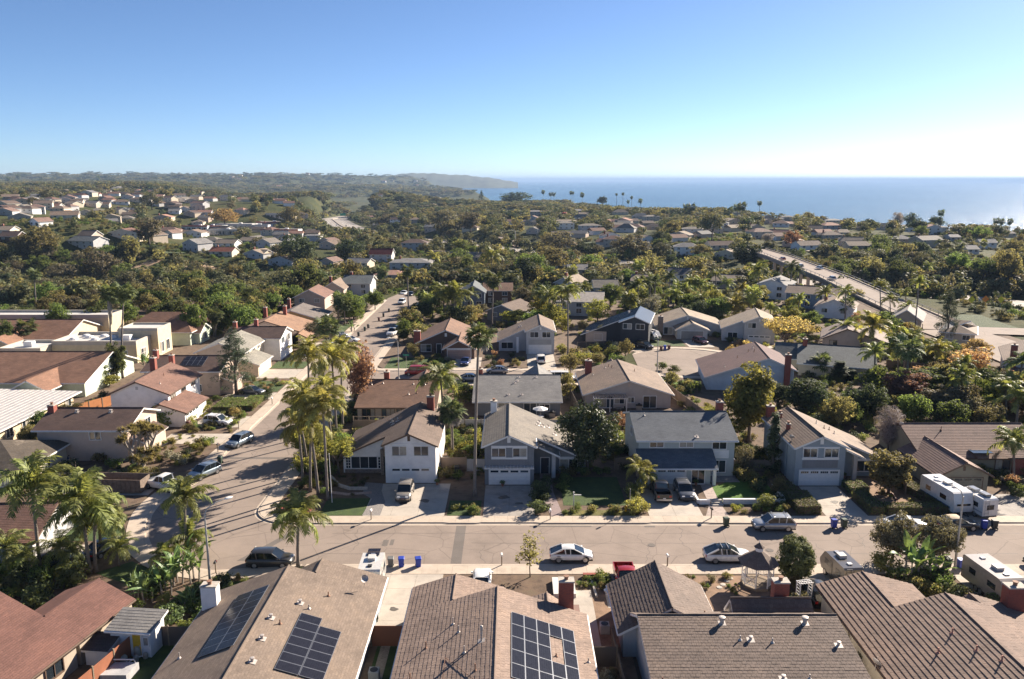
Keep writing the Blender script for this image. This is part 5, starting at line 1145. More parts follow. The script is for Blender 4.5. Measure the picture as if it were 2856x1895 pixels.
# paddle-leaved plants
def paddle_mesh(seed, Lf=1.5, wd=.42):
    rng = random.Random(seed); b = MB(); rows = []
    for k in range(8):
        t = k/7; x = .7+Lf*t; w_ = wd*math.sin(math.pi*min(1, .08+t*.95))**.7; z = .5*t-.75*t*t; rows.append(((x, -w_*.5, z+.06), (x, 0, z), (x, w_*.5, z+.06)))
    b.tube([(0, 0, 0), (.7, 0, 0)], [.04, .025], 4, cap=False)
    for k in range(7):
        for j in (0, 1): b.face([rows[k][j], rows[k+1][j], rows[k+1][j+1], rows[k][j+1]])
    return b.mesh('leaf', LEAF['banana'])
PADDLE = [paddle_mesh(1), paddle_mesh(2, 1.2, .5), paddle_mesh(3, 1.7, .38)]
def paddle(x, y, z, h, n, s, label, group=None, stems=3, name='bird_of_paradise'):
    o = thing(name, label, 'plant', (x, y, z), 0, group)
    for q in range(stems):
        a = q*2.1; px, py = math.cos(a)*.4*s, math.sin(a)*.4*s; hh = h*R.uniform(.6, 1)
        MB().tube([(px, py, 0), (px*1.3, py*1.3, hh*.55)], [.09*s, .07*s], 6).build('stem', M_PALEBARK, o)
        for k in range(n//stems): put('leaf', R.choice(PADDLE), o, (px*1.3, py*1.3, hh*.5*R.uniform(.6, 1)), 0, None, s*R.uniform(.8, 1.15), (R.uniform(-.3, .3), -rad(R.uniform(25, 78)), R.uniform(0, 6.28)))
    return o
for q in ((1080, 1010, 2.6, 15, 1.0, 'paddle leaved clump beside the white shed'), (1215, 960, 3.2, 18, 1.1, 'tall paddle leaved clump behind the red roof corner'), (1300, 880, 3.6, 18, 1.1, 'paddle leaved clump at the middle of the corner thicket'), (1420, 860, 3.4, 18, 1.1, 'paddle leaved clump beside the street lamp base'), (1370, 760, 3.0, 15, 1.0, 'paddle leaved clump behind the small yellow palm'), (1380, 1060, 1.6, 15, .8, 'low paddle leaved clump before the white chimney'), (985, 980, 1.8, 12, .8, 'low paddle leaved clump at the red roof edge')):
    g = ground('1', q[0], q[1]); paddle(*g, *q[2:])
g = ground('4', 1265, 860); paddle(*g, 4.6, 21, 1.35, 'giant bird of paradise with a bare woody stem beside the brown tiled roof'); g = ground('4', 1400, 850); paddle(*g, 3.2, 15, 1.2, 'second giant bird of paradise beside the dry yellow lawn')
g = ground('B', 1700, 700); paddle(*g, 3.0, 18, 1.2, 'paddle leaved clump beside the pale grey roof'); g = ground('A', 1070, 470); paddle(*g, 2.6, 15, 1.2, 'paddle leaved clump against the school wall'); g = ground('B', 740, 200); paddle(*g, 2.4, 15, 1.1, 'yellow paddle leaved clump beside the upper street')

# ---------------------------------------------------------------- single trees of the foreground and the middle
for q in (('magnolia0', 'C', 620, 1225, 710, 440, 'magnolia', 'big glossy dark magnolia in front of the grey house'), ('upright0', 'C', 1800, 1010, 410, 370, 'lime', 'tall yellow green tree behind the sage green house'), ('airy0', 'B', 790, 800, 275, 330, 'red', 'rusty red tree beside the palm clump'), ('conifer0', 'A', 1725, 660, 190, 400, 'pine', 'layered deodar conifer on the side street lawn'),
          ('ball0', '4', 420, 860, 530, 240, 'hedge', 'dense clipped egg shaped tree beside the gazebo'), ('sparse0', '3', 205, 830, 500, 260, 'olive', 'thin leafed young tree before the brick garden wall'), ('magnolia1', '4', 1130, 720, 375, 330, 'brown', 'left lobe of the twiggy bronze street tree', ), ('magnolia1', '4', 1470, 720, 400, 330, 'brown', 'right lobe of the twiggy bronze street tree by the lamp'), ('bare0', 'D', 1095, 1080, 735, 250, 'twig', 'bare grey twiggy tree beside the khaki bungalow'), ('upright1', 'D', 1100, 1385, 1030, 290, 'olive', 'mop headed small tree in the hedged garden'), ('cypress0', 'D', 255, 1230, 815, 130, 'dark', 'narrow dark cypress against the blue grey house'),
          ('umbrella0', 'D', 345, 345, 105, 420, 'gold', 'golden bushy spreading tree at the cul de sac'), ('airy1', 'D', 1680, 600, 290, 360, 'peach', 'peach coloured tree in autumn leaf'), ('airy0', 'D', 1350, 590, 455, 270, 'peach', 'low peach coloured tree beside the patio roof'), ('oak0', 'D', 480, 800, 555, 330, 'dark', 'dark evergreen tree behind the yellow green tree'), ('oak1', 'D', 290, 740, 575, 220, 'dark', 'very dark tree under the light blue house'), ('magnolia0', 'D', 700, 880, 710, 230, 'olive', 'pale leafed bush tree behind the taupe roof'), ('cypress0', 'D', 830, 560, 480, 110, 'dark', 'dark conical shrub below the blue grey roof'), ('cypress0', 'D', 740, 560, 420, 160, 'dark', 'dark pointed tree below the blue grey roof'),
          ('oak2', 'B', 420, 1120, 860, 300, 'lime', 'yellow green bushy tree under the corner palms'), ('umbrella0', 'B', 640, 1235, 985, 330, 'lime', 'pale trunked spreading tree before the white house window'), ('oak1', 'A', 690, 590, 405, 240, 'oak', 'leafy tree before the school gable'), ('bush0', 'A', 800, 600, 510, 150, 'lime', 'yellow flowering shrub beside the school fence'), ('upright1', 'A', 860, 560, 250, 130, 'oak', 'ivy covered tree around the tall palm trunk'), ('bush1', 'A', 1210, 880, 720, 250, 'green', 'round green tree behind the side garage'), ('yucca', 'A', 1020, 1190, 850, 640, 'olive', 'huge branching yucca tree with many rosettes'),
          ('oak0', 'A', 435, 245, 0, 155, 'green', 'upright dense tree beside the school roof'), ('oak1', 'A', 1420, 270, -15, 180, 'green', 'large tree at the right end of the school'), ('upright0', 'A', 55, 350, 105, 140, 'oak', 'leafy tree at the left margin beside the school'), ('magnolia0', 'F', 720, 1180, 950, 230, 'green', 'big round green tree beside the upper side street'), ('oak1', 'F', 905, 1085, 945, 130, 'green', 'round dense tree at the bend of the side street'), ('oak2', 'F', 430, 1310, 1165, 190, 'brown', 'brownish tree before the tan sandy roofed house'), ('conifer0', 'F', 1265, 1060, 860, 130, 'pine', 'tall dark conifer beside the upper side street'), ('bush2', 'F', 1610, 1170, 1075, 170, 'gold', 'golden feathery shrub behind the craftsman roof'), ('airy0', 'F', 1185, 1440, 1320, 130, 'olive', 'small spreading tree in the craftsman front yard'),
          ('bush1', 'C', 500, 500, 345, 130, 'olive', 'yellowish bushy tree at the street behind the tan bungalow'), ('bush0', 'C', 690, 440, 350, 120, 'olive', 'round shrub with pale flowers before the charcoal house'), ('bush2', 'C', 810, 395, 305, 120, 'oak', 'mounded shrub at the charcoal house fence'), ('bush1', 'C', 900, 380, 250, 110, 'olive', 'tall loose shrub at the charcoal house driveway'), ('airy1', 'G', 1070, 1190, 960, 220, 'grey', 'pale whitish leafless looking tree behind the navy roof'), ('bush0', 'C', 1765, 1225, 1020, 150, 'brown', 'rusty leafed shrub tree beside the sage green house'), ('bush1', 'C', 1165, 480, 415, 90, 'oak', 'shrub at the cul de sac kerb'), ('bush2', 'C', 1250, 500, 445, 110, 'hedge', 'clipped dark shrub at the cul de sac kerb'), ('bush1', 'C', 1240, 590, 480, 110, 'olive', 'leaning shrub beside the tan bungalow'), ('bush0', 'C', 480, 690, 480, 110, 'olive', 'thin shrubs between the two back bungalows'), ('conifer0', 'H', 1520, 1330, 940, 210, 'pine', 'tall layered pine beside the ramp road'), ('oak1', 'H', 730, 900, 740, 170, 'oak', 'dark tree standing against the overpass parapet'), ('bush1', 'H', 865, 1190, 1100, 80, 'red', 'dark red shrub behind the mushroom roof'), ('bush2', 'B', 1560, 720, 590, 200, 'green', 'leafy tree beside the tall fan palm'), ('bush2', 'C', 860, 905, 800, 110, 'red', 'orange berried shrub behind the magnolia'), ('oak1', 'C', 95, 140, 40, 230, 'lime', 'hedge of yellow green trees beside the pale grey house'), ('bush1', 'B', 1230, 270, 130, 190, 'olive', 'grey green hedge mass beside the craftsman house'), ('bush1', 'C', 460, 210, 70, 70, 'lime', 'tall clipped shrub beside the queen palm'), ('bush2', 'D', 300, 1400, 1260, 140, 'olive', 'loose shrub above the low white wall'), ('bush0', 'D', 210, 1490, 1380, 130, 'palm', 'strappy leafed plant beside the driveway wall'), ('bush1', '4', 1070, 790, 640, 210, 'ypalm', 'yellow green cycad like shrub on the near sidewalk'), ('bush1', '4', 430, 930, 810, 90, 'olive', 'climbing rose beside the white arbour'), ('bush2', '4', 780, 1500, 1345, 150, 'brown', 'flowering shrub along the wall of the yellow house'), ('bush0', '4', 900, 1480, 1370, 90, 'dark', 'small round tree against the yellow house wall'), ('bush0', '4', 660, 1250, 1130, 90, 'olive', 'climber on the corner of the dark brown tiled house')):
    tpx(*q)

ORD = ['first', 'second', 'third', 'fourth', 'fifth', 'sixth', 'seventh', 'eighth', 'ninth', 'tenth', 'eleventh', 'twelfth', 'thirteenth', 'fourteenth', 'fifteenth', 'sixteenth', 'seventeenth', 'eighteenth', 'nineteenth', 'twentieth'] + ['%dth' % k if k % 10 not in (1, 2, 3) else '%d%s' % (k, {1: 'st', 2: 'nd', 3: 'rd'}[k % 10]) for k in range(21, 140)]
COLW = {'oak': 'green', 'dark': 'dark', 'lime': 'yellow green', 'olive': 'olive', 'brown': 'brown', 'red': 'reddish', 'gold': 'golden', 'green': 'green', 'palm': 'bright green', 'ypalm': 'yellow green', 'fan': 'dull green', 'grey': 'silvery', 'banana': 'bright green', 'hedge': 'green', 'scrub': 'grey green', 'fargreen': 'green', 'pine': 'dark green', 'peach': 'peach', 'magnolia': 'dark glossy'}
def row_labels(items, noun, where):
    """items: (object, colour word); named in order across the picture"""
    items = sorted(items, key=lambda q: q[0].location.x/max(1, q[0].location.y))
    for k, (o, c) in enumerate(items): o['label'] = ('%s %s %s, counted from the left' % (ORD[k], c, noun) if len(items) > 1 else '%s %s' % (c, noun)) + ' ' + where
# ================================================================ vehicles
M_TYRE = plain('tyre_rubber', (.018, .018, .019), .85, .2, 8); M_RIM = plain('alloy_rim', (.45, .45, .46), .3, .1, 6, metal=.8); M_CARGLASS = glassmat('car_glass', (.018, .025, .03), .05)
M_LAMP = plain('headlamp', (.75, .76, .78), .12, .05); M_TAIL = plain('tail_lamp', (.35, .015, .012), .2, .1); M_PLATE = plain('licence_plate', (.7, .7, .68), .5, .1); M_BLACKP = plain('black_plastic', (.02, .02, .022), .55, .15, 6)
def ring(hw, zb, zt): return [(-hw*.86, zb), (-hw, zb+.16), (-hw, zb+(zt-zb)*.62), (-hw*.95, zt-.05), (-hw*.8, zt), (hw*.8, zt), (hw*.95, zt-.05), (hw, zb+(zt-zb)*.62), (hw, zb+.16), (hw*.86, zb)]
def loft(b, st, cap=True):
    n = 10; i0 = len(b.v)
    for x, hw, zb, zt in st: b.v += [(x, y, z) for y, z in ring(hw, zb, zt)]
    for k in range(len(st)-1):
        for q in range(n): r = (q+1) % n; b.f.append((i0+k*n+q, i0+k*n+r, i0+(k+1)*n+r, i0+(k+1)*n+q)); b.m.append(0)
    b.f.append(tuple(i0+q for q in range(n))[::-1]); b.m.append(0); e = i0+(len(st)-1)*n; b.f.append(tuple(e+q for q in range(n))); b.m.append(0)
CARS = {  # length, width, height, belt, hood height; cabin: windshield base, roof front, roof rear, rear-window base (x from centre, fraction of half length)
 'suv': (4.65, 1.9, 1.66, 1.0, .95, .52, .16, -.72, -.96), 'wagon': (4.7, 1.85, 1.58, .98, .92, .36, .06, -.76, -.98), 'hatch': (4.45, 1.75, 1.49, .92, .82, .62, .12, -.42, -.96), 'sedan': (4.75, 1.82, 1.44, .9, .84, .48, .1, -.36, -.8), 'fast': (4.75, 1.92, 1.62, 1.0, .92, .50, .06, -.45, -.96), 'van': (4.8, 1.85, 1.94, 1.1, 1.05, .72, .48, -.94, -.99), 'pickup': (5.5, 1.98, 1.86, 1.15, 1.1, .34, .12, -.22, -.28), 'box': (5.9, 2.0, 2.75, 1.3, 1.2, .78, .62, -.97, -.99)}
def wheels(o, L_, W, r, f=.62, rr=-.6):
    for x in (f*L_/2, rr*L_/2):
        for s in (-1, 1):
            y = s*(W/2-.11); w_ = MB().lathe([(.02, -.11), (r*.94, -.11), (r, -.07), (r, .07), (r*.94, .11), (.02, .11)], 16).mesh('tyre', M_TYRE, False)
            a = put('wheel', w_, o, (x, y, r), 0, None, None, (math.pi/2, 0, 0)); put('rim', MB().lathe([(.02, .10), (r*.62, .10), (r*.66, .125), (r*.3, .115), (.02, .13)], 10).mesh('rim', M_RIM), a, (0, 0, 0), 0, None, None, (0 if s < 0 else math.pi, 0, 0))
def car(kind, x, y, rz, paint, label, rack=False, cat='car', name='parked_car', z=0.0, glassroof=False, group=None, top=None):
    Lc, W, H, belt, hood, wb, rf, rr, rb = CARS[kind]; h = Lc/2; hw = W/2
    o = thing(name, label, cat, (x, y, z), rz, group); b = MB()
    st = [(-h, hw*.78, .42, belt*.82), (-h+.06, hw*.92, .32, belt*.93), (-h+.3, hw, .26, belt), (-h*.5, hw, .24, belt), (0, hw, .24, belt), (h*wb, hw, .24, belt*.98 if kind not in ('van', 'box') else belt), (h*.72, hw*.98, .26, hood), (h*.9, hw*.93, .28, hood*.9), (h-.08, hw*.84, .33, hood*.78), (h, hw*.7, .42, hood*.62)]
    if kind == 'pickup': st = [s for s in st if s[0] > h*rb-.4]; st = [(h*rb-.3, hw, .3, belt)] + [s for s in st if s[0] > h*rb]
    loft(b, st); b.build('body', paint, o, smooth=True)
    ti = {'van': .86, 'box': .86, 'suv': .8, 'wagon': .8, 'pickup': .8}.get(kind, .75); gw = hw*.93; tw = hw*ti; zb = belt-.04
    a0, a1, a2, a3 = h*wb, h*rf, h*rr, h*rb
    B = [(a0, -gw*.94, zb), (a0, gw*.94, zb), (a3, gw*.92, zb), (a3, -gw*.92, zb)]; T = [(a1, -tw, H-.07), (a1, tw, H-.07), (a2, tw*.97, H-.09), (a2, -tw*.97, H-.09)]
    g = MB(); g.face([B[0], B[1], T[1], T[0]]); g.face([B[2], B[3], T[3], T[2]]); g.face([B[1], B[2], T[2], T[1]]); g.face([B[3], B[0], T[0], T[3]]); g.build('window_glass', M_CARGLASS, o)
    r = MB(); e = .05; n = 7; i0 = 0
    for k in range(n):
        t = k/(n-1); xx = a1+e-(a1-a2+2*e)*t; zz = H-.08+.09*math.sin(math.pi*min(1, .18+.72*t)); ww = tw*(1.02-.04*t)
        r.v += [(xx, -ww, zz-.06), (xx, -ww*.8, zz), (xx, 0, zz+.025), (xx, ww*.8, zz), (xx, ww, zz-.06)]
    for k in range(n-1):
        for q in range(4): r.f.append((k*5+q, k*5+q+1, (k+1)*5+q+1, (k+1)*5+q)); r.m.append(0)
    r.build('roof', M_CARGLASS if glassroof else (top or paint), o, smooth=True)
    for s in (-1, 1):
        p = MB()
        def bar(P, Qq, w_=.05): P, Qq = Vector(P), Vector(Qq); P.y += s*.012; Qq.y += s*.012; p.tube([P, Qq], w_, 4)
        yb, yt = s*gw*.94, s*tw; bar((a0, yb, zb), (a1, yt, H-.08)); bar((a3, s*gw*.92, zb), (a2, yt*.97, H-.09), .09)
        xm = (a0+a1)*.5*.2+(a1+a2)*.5*.8; bar((xm, s*gw*.93, zb), (xm-.05, yt, H-.08), .045)
        if kind in ('suv', 'wagon', 'van', 'box', 'hatch', 'fast'): xq = a2+(a1-a2)*.2; bar((xq+.1, s*gw*.92, zb), (xq, yt*.98, H-.08), .06)
        p.build('pillar', paint, o)
        MB().box(-.09, .09, -.1, .1, -.06, .07).build('wing_mirror', paint, o, (a0-.25, s*(hw+.08), belt+.08))
        MB().box(h-.26, h-.05, s*hw*.52-.17, s*hw*.52+.17, hood*.66, hood*.82).build('headlight', M_LAMP, o)
        MB().box(-h-.01, -h+.14, s*hw*.72-.13, s*hw*.72+.13, belt*.68, belt*.9).build('taillight', M_TAIL, o)
        for xx in (.62*h, -.6*h): MB().lathe([(.02, 0), (.40, 0), (.42, .02), (.02, .025)], 18).build('wheel_arch', M_BLACKP, o).matrix_local = Matrix.Translation((xx, s*(hw-.028), .36)) @ Matrix.Rotation(-s*math.pi/2, 4, 'X')
    MB().box(h-.1, h+.012, -hw*.42, hw*.42, .45, .62).build('grille', M_BLACKP, o); MB().box(-h-.022, -h+.05, -.16, .16, .62, .74).build('licence_plate', M_PLATE, o)
    MB().box(-h*.98, h*.97, -hw*.9, hw*.9, .2, .34).build('sill_trim', M_BLACKP, o)
    if kind == 'pickup':
        x0, x1 = -h, h*rb-.3
        for q in ((x0, x1, -hw, -hw+.09, .45, belt), (x0, x1, hw-.09, hw, .45, belt), (x0, x0+.09, -hw+.09, hw-.09, .45, belt)): MB().box(*q).build('bed_side', paint, o)
        MB().box(x0+.09, x1, -hw+.09, hw-.09, .5, .62).build('bed_floor', M_BLACKP, o); MB().box(x0-.08, x0, -hw*.95, hw*.95, .42, .6).build('bumper', M_RIM, o)
    if rack:
        for xx in (a1-.25, a2+.35): MB().tube([(xx, -tw*.95, H+.03), (xx, -tw*.9, H+.1), (xx, tw*.9, H+.1), (xx, tw*.95, H+.03)], .035, 5).build('roof_rack', M_RIM, o)
    wheels(o, Lc, W, .34 if kind != 'pickup' else .39); return o
PT = {k: carpaint(k+'_car_paint', c, m) for k, c, m in (('white', (.72, .72, .70), 0), ('silver', (.42, .43, .44), .5), ('charcoal', (.06, .058, .055), .5), ('black', (.012, .012, .013), .2), ('grey', (.14, .145, .155), .5), ('red', (.30, .018, .015), .1), ('blue', (.035, .05, .16), .4), ('bluesilver', (.26, .32, .37), .5), ('champagne', (.40, .36, .31), .5), ('maroon', (.07, .012, .018), .3), ('tan', (.42, .33, .22), .1), ('brown', (.16, .11, .08), .4))}
U = math.pi/2
for kind, t, bx_, by_, rz, pt, lab, kw in (
 ('suv', None, -24.6, 75.2, 0, 'charcoal', 'dark charcoal crossover parked at the near kerb left of the tiled roofs', {}), ('hatch', None, 6.1, 76.1, 0, 'white', 'white hatchback parked at the near kerb beside the thin leafed tree', {}), ('fast', None, 22.2, 76.2, 0, 'white', 'white electric crossover with dark glass roof behind the gazebo', dict(rack=True, glassroof=True)), ('suv', None, 29.4, 83.8, math.pi, 'silver', 'silver crossover with roof rails at the far kerb', dict(rack=True)),
 ('suv', None, -13.25, 93.0, -U, 'champagne', 'champagne sport utility car on the driveway of the white house', dict(rack=True)), ('pickup', None, 18.4, 93.2, U, 'black', 'black pickup with empty bed before the sage green house', {}), ('suv', None, 21.3, 93.2, -U, 'grey', 'grey sport utility car beside the black pickup', dict(rack=True)),
 ('sedan', None, 44.3, 83.8, 0, 'white', 'white car half hidden behind the bronze street tree', {}), ('sedan', None, 50.0, 83.9, 0, 'charcoal', 'dark convertible with a tan soft top at the far kerb', dict(top='tan')), ('suv', None, 57.4, 79.0, rad(200), 'brown', 'brown sport utility car cut by the right margin', {}), ('sedan', None, 53.6, 73.4, rad(110), 'charcoal', 'dark car beside the parked trailer at the right margin', {}),
 ('pickup', None, 11.0, 70.6, U*3, 'red', 'old red pickup behind the dark brown garage roof', {}), ('sedan', None, -2.9, 70.8, U, 'white', 'white car behind the tan tiled garage roof', {}), ('suv', None, 28.4, 68.6, U, 'black', 'black car behind the brown tiled garage roof', {}),
 ('suv', 'A', 1490, 1250, rad(-116), 'bluesilver', 'blue silver crossover parked on the side street', dict(rack=True)), ('suv', 'A', 1748, 1020, rad(-110), 'bluesilver', 'second silver crossover farther up the side street', {}), ('pickup', 'A', 1200, 1345, rad(160), 'white', 'white pickup beside the rusty dumpster', {}), ('suv', 'A', 1590, 880, rad(-15), 'white', 'white sport utility car on the side street driveway', dict(rack=True)), ('sedan', 'A', 1840, 655, rad(-15), 'grey', 'grey car on the driveway behind the deodar', {}),
 ('van', None, -19.2, 156.0, math.pi, 'red', 'red van parked on the street behind', {}), ('sedan', None, -9.9, 165.0, -U-.1, 'blue', 'blue car on the craftsman driveway', {}), ('hatch', None, -3.0, 157.6, math.pi, 'silver', 'silver hatchback on the street behind', {}), ('suv', None, 6.2, 167.0, U, 'white', 'white car on the driveway of the pale grey house', {}), ('suv', 'C', 1040, 320, rad(-60), 'black', 'black sport utility car beside the teardrop trailer', {}), ('suv', 'C', 1445, 285, rad(-70), 'maroon', 'dark red sport utility car before the grey bungalow', {}), ('sedan', 'C', 1750, 300, rad(10), 'black', 'black convertible beside the golden tree', {}), ('van', None, 9.8, 151.2, 0, 'white', 'white van behind the light grey roof', {}), ('sedan', None, 14.5, 151.6, 0, 'white', 'white sedan behind the brick chimney of the tan bungalow', {}), ('hatch', None, -8.0, 151, 0, 'silver', 'small silver car just above the grey roof ridge', {}),
 ('pickup', 'B', 1035, 225, rad(-100), 'white', 'white pickup on the upper side street', {}), ('sedan', 'B', 1065, 200, rad(-100), 'black', 'dark car ahead of the white pickup', {}), ('sedan', 'B', 725, 275, rad(-20), 'white', 'white car on the upper driveway', {}), ('suv', 'B', 640, 240, rad(-20), 'silver', 'silver car half hidden by a shrub on the upper driveway', {}), ('sedan', 'B', 590, 320, rad(-20), 'white', 'white car behind the fan palm', {}),
 ('suv', 'F', 1100, 1040, rad(-95), 'white', 'white car far up the side street', {}), ('sedan', 'F', 1115, 975, rad(-95), 'white', 'white car at the bend of the side street', {}), ('sedan', 'F', 1165, 985, rad(-95), 'black', 'black car at the bend of the side street', {}), ('suv', '1', 445, 740, rad(20), 'black', 'black car under the squat palms', {}), ('sedan', '1', 770, 640, rad(70), 'black', 'black car behind the paired queen palms', {})):
    if t: p = ground(t, bx_, by_); bx_, by_ = p[0], p[1]
    if 'top' in kw: kw = dict(kw, top=plain('tan_soft_top', (.42, .33, .22), .8))
    zz = 0.13 if lab.find('driveway') >= 0 or 'pickup' in lab or 'beside the' in lab else 0.01
    if by_ > 250: zz += tz1(bx_, by_)
    car(kind, bx_, by_, rz, PT[pt], lab, z=zz, **kw)
#TXT
tx = bpy.data.curves.new('lettering', 'FONT'); tx.body = 'GMC'; tx.size = .17; tx.extrude = .006; tx.align_x = 'CENTER'
gm = [o for o in bpy.data.objects if o.get('label', '').startswith('champagne')][0]; tx.materials.append(PT['red']); lo = bpy.data.objects.new('lettering', tx); COL.objects.link(lo); lm = bpy.data.meshes.new_from_object(lo.evaluated_get(bpy.context.evaluated_depsgraph_get())); bpy.data.objects.remove(lo); lo = put('lettering', lm, gm, (2.345, 0, .49), rot=(U, 0, U))

def camper(x, y, rz, Lc, W, H, m, label, name='camper_trailer', nose=.5, cat='trailer', motor=False, z=.13, stripe=None, solar=False, rear=0.0):
    o = thing(name, label, cat, (x, y, z), rz); h = Lc/2; hw = W/2; zb = .55
    prof = [(-h+rear, zb), (h-nose*.4, zb), (h, zb+.5), (h, H*.55), (h-nose, H-.12), (h-nose-.25, H), (-h+.2, H), (-h, H-.15), (-h, zb+.4)]
    b = MB(); n = len(prof)
    for s in (-1, 1): b.v += [(px, s*hw, pz) for px, pz in prof]
    b.f.append(tuple(range(n))); b.f.append(tuple(n+k for k in range(n))[::-1]); b.m += [0, 0]
    for k in range(n): j = (k+1) % n; b.f.append((k, n+k, n+j, j)); b.m.append(0)
    b.build('body', m, o)
    for s in (-1, 1):
        for wx, wl in ((-.25*Lc, .9), (.18*Lc, 1.1)): MB().box(wx-wl/2, wx+wl/2, s*hw-.02, s*hw+.02, H*.52, H*.52+.55).build('window', M_CARGLASS, o)
        if stripe: MB().box(-h*.95, h*.8, s*hw-.012, s*hw+.012, zb+.35, zb+.5).build('stripe', stripe, o)
    d = MB().box(-.02*Lc, -.02*Lc+.65, hw-.01, hw+.03, .7, H*.82); d.build('door', m, o); MB().box(-.02*Lc+.12, -.02*Lc+.53, hw+.02, hw+.042, H*.55, H*.75).build('door_window', M_CARGLASS, o)
    MB().box(-h-.02, -h+.02, -.45, .45, H*.5, H*.72).build('window', M_CARGLASS, o); MB().box(h-.2, h+.02, -hw*.7, hw*.7, H*.5-.1, H*.5+.15).build('window', M_CARGLASS, o)
    MB().box(-.3, .55, -.35, .35, H, H+.28).build('roof_air_conditioner', plain('ac_shell', (.5, .48, .45), .6), o); MB().box(-h*.7, -h*.7+.4, -.2, .2, H, H+.12).build('roof_hatch', M_BLACKP if solar else M_WHITE, o); MB().box(h*.35, h*.35+.4, -.2, .2, H, H+.1).build('roof_hatch', M_FRAME, o)
    if solar:
        for k in (0, 1): MB().box(.75+k*.02-h*.0+k*.75, 1.4+k*.77, -.6, .6, H+.05, H+.09).build('solar_panel', M_CELL, o)
    for yy in (-.25, .25): MB().tube([(-h-.06, yy+hw*.5, .7), (-h-.06, yy+hw*.5, H)], .02, 4).build('ladder_rail', M_FRAME, o)
    for k in range(5): MB().tube([(-h-.06, hw*.5-.25, .9+k*.4), (-h-.06, hw*.5+.25, .9+k*.4)], .018, 4).build('ladder_rung', M_FRAME, o)
    MB().box(-h-.05, h*.9, -hw*.92, hw*.92, .42, .56).build('chassis', M_BLACKP, o)
    wheels(o, Lc, W, .36, .55 if motor else -.08, -.5 if motor else -.28)
    if not motor: MB().tube([(h-.3, -.5, .5), (h+1.0, 0, .48), (h-.3, .5, .5)], .05, 5).build('tow_bar', M_BLACKP, o)
    return o
WP = carpaint('camper_white', (.66, .64, .61), 0)
camper(51.9, 89.8, rad(-83), 6.4, 2.4, 2.9, WP, 'long white camper trailer with a blue stripe before the khaki bungalow', stripe=plain('blue_stripe', (.08, .14, .3), .5), nose=.3)
camper(54.4, 88.1, rad(99), 5.0, 1.9, 2.6, WP, 'white motorhome with roof boxes beside the long camper', 'motorhome', .9, 'motorhome', True, stripe=plain('grey_stripe', (.3, .3, .32), .5))
camper(-13.4, 70.5, rad(92), 4.4, 2.1, 2.8, carpaint('camper_cream', (.55, .53, .49), 0), 'weathered cream motorhome on the driveway behind the solar roof', 'motorhome', .5, 'motorhome', True, solar=True)
camper(45.3, 68.8, rad(-85), 6.2, 2.4, 2.8, carpaint('trailer_taupe', (.36, .31, .26), 0), 'taupe travel trailer with white roof beside the brick chimney', nose=.9)
camper(32.0, 71.6, rad(95), 4.8, 1.9, 2.5, carpaint('van_bronze', (.12, .11, .10), .3), 'bronze camper van with black roof equipment behind the brown tiles', 'camper_van', .8, 'van', True)
g = ground('C', 1105, 270); camper(g[0], g[1]+1, rad(-70), 4.6, 2.0, 2.4, WP, 'small rounded white teardrop trailer before the charcoal house', nose=1.2, rear=.3)
# boxes on the motorhome roof
for k in (0, 1): tag(MB().box(-.6, .6, -.35, .35, 0, .3).build('roof_box', PT['grey'], None, (54.7-k*.35, 86.8+k*1.6, 2.74), rad(99)), ['grey cargo box at the rear of the motorhome roof', 'grey cargo box at the front of the motorhome roof'][k], 'cargo box')
# ================================================================ street furniture, fences, garden things
M_POLE = plain('galvanised_pole', (.42, .40, .37), .55, .12, 3, metal=.3); M_POST = plain('weathered_wood', (.22, .17, .12), .9, .2, 4, .4, 8); M_FENCE = sidingmat('grey_brown_planks', (.24, .175, .125), .16); M_REDF = sidingmat('red_stained_planks', (.30, .11, .055), .16); M_DARKF = sidingmat('old_dark_planks', (.11, .085, .07), .16); M_TANF = wallmat('tan_block_wall', (.46, .40, .33))
def lamp(x, y, h, rz, label, arm=2.2):
    o = thing('street_lamp', label, 'street lamp', (x, y, LZ), rz); MB().tube([(0, 0, 0), (0, 0, h*.5), (0, 0, h*.88)], [.13, .1, .08], 10).build('pole', M_POLE, o); MB().lathe([(.2, 0), (.2, .12), (.14, .25)], 10).build('base', M_POLE, o)
    MB().tube([(0, 0, h*.87), (.12*arm, 0, h*.94), (.5*arm, 0, h*.985), (arm, 0, h)], [.06, .055, .05, .045], 7).build('arm', M_POLE, o); MB().lathe([(.05, -.12), (.16, -.1), (.2, 0), (.12, .09), (.03, .1)], 10).build('lamp_head', M_WHITE, o).matrix_local = Matrix.Translation((arm+.2, 0, h)) @ Matrix.Diagonal((2.2, 1, 1, 1)); return o
g = ground('1', 1533, 880); lamp(g[0], g[1], 8.2, rad(42), 'street lamp with curved arm at the knuckle'); g = ground('4', 1585, 770); lamp(g[0], g[1], 8.8, rad(140), 'street lamp beside the bronze street tree')
g = ground('B', 1078, 545); lamp(g[0], g[1], 8.4, rad(200), 'street lamp beside the red van', 1.6); g = ground('C', 1130, 500); lamp(g[0], g[1], 7.6, rad(100), 'street lamp on the cul de sac', 1.4)
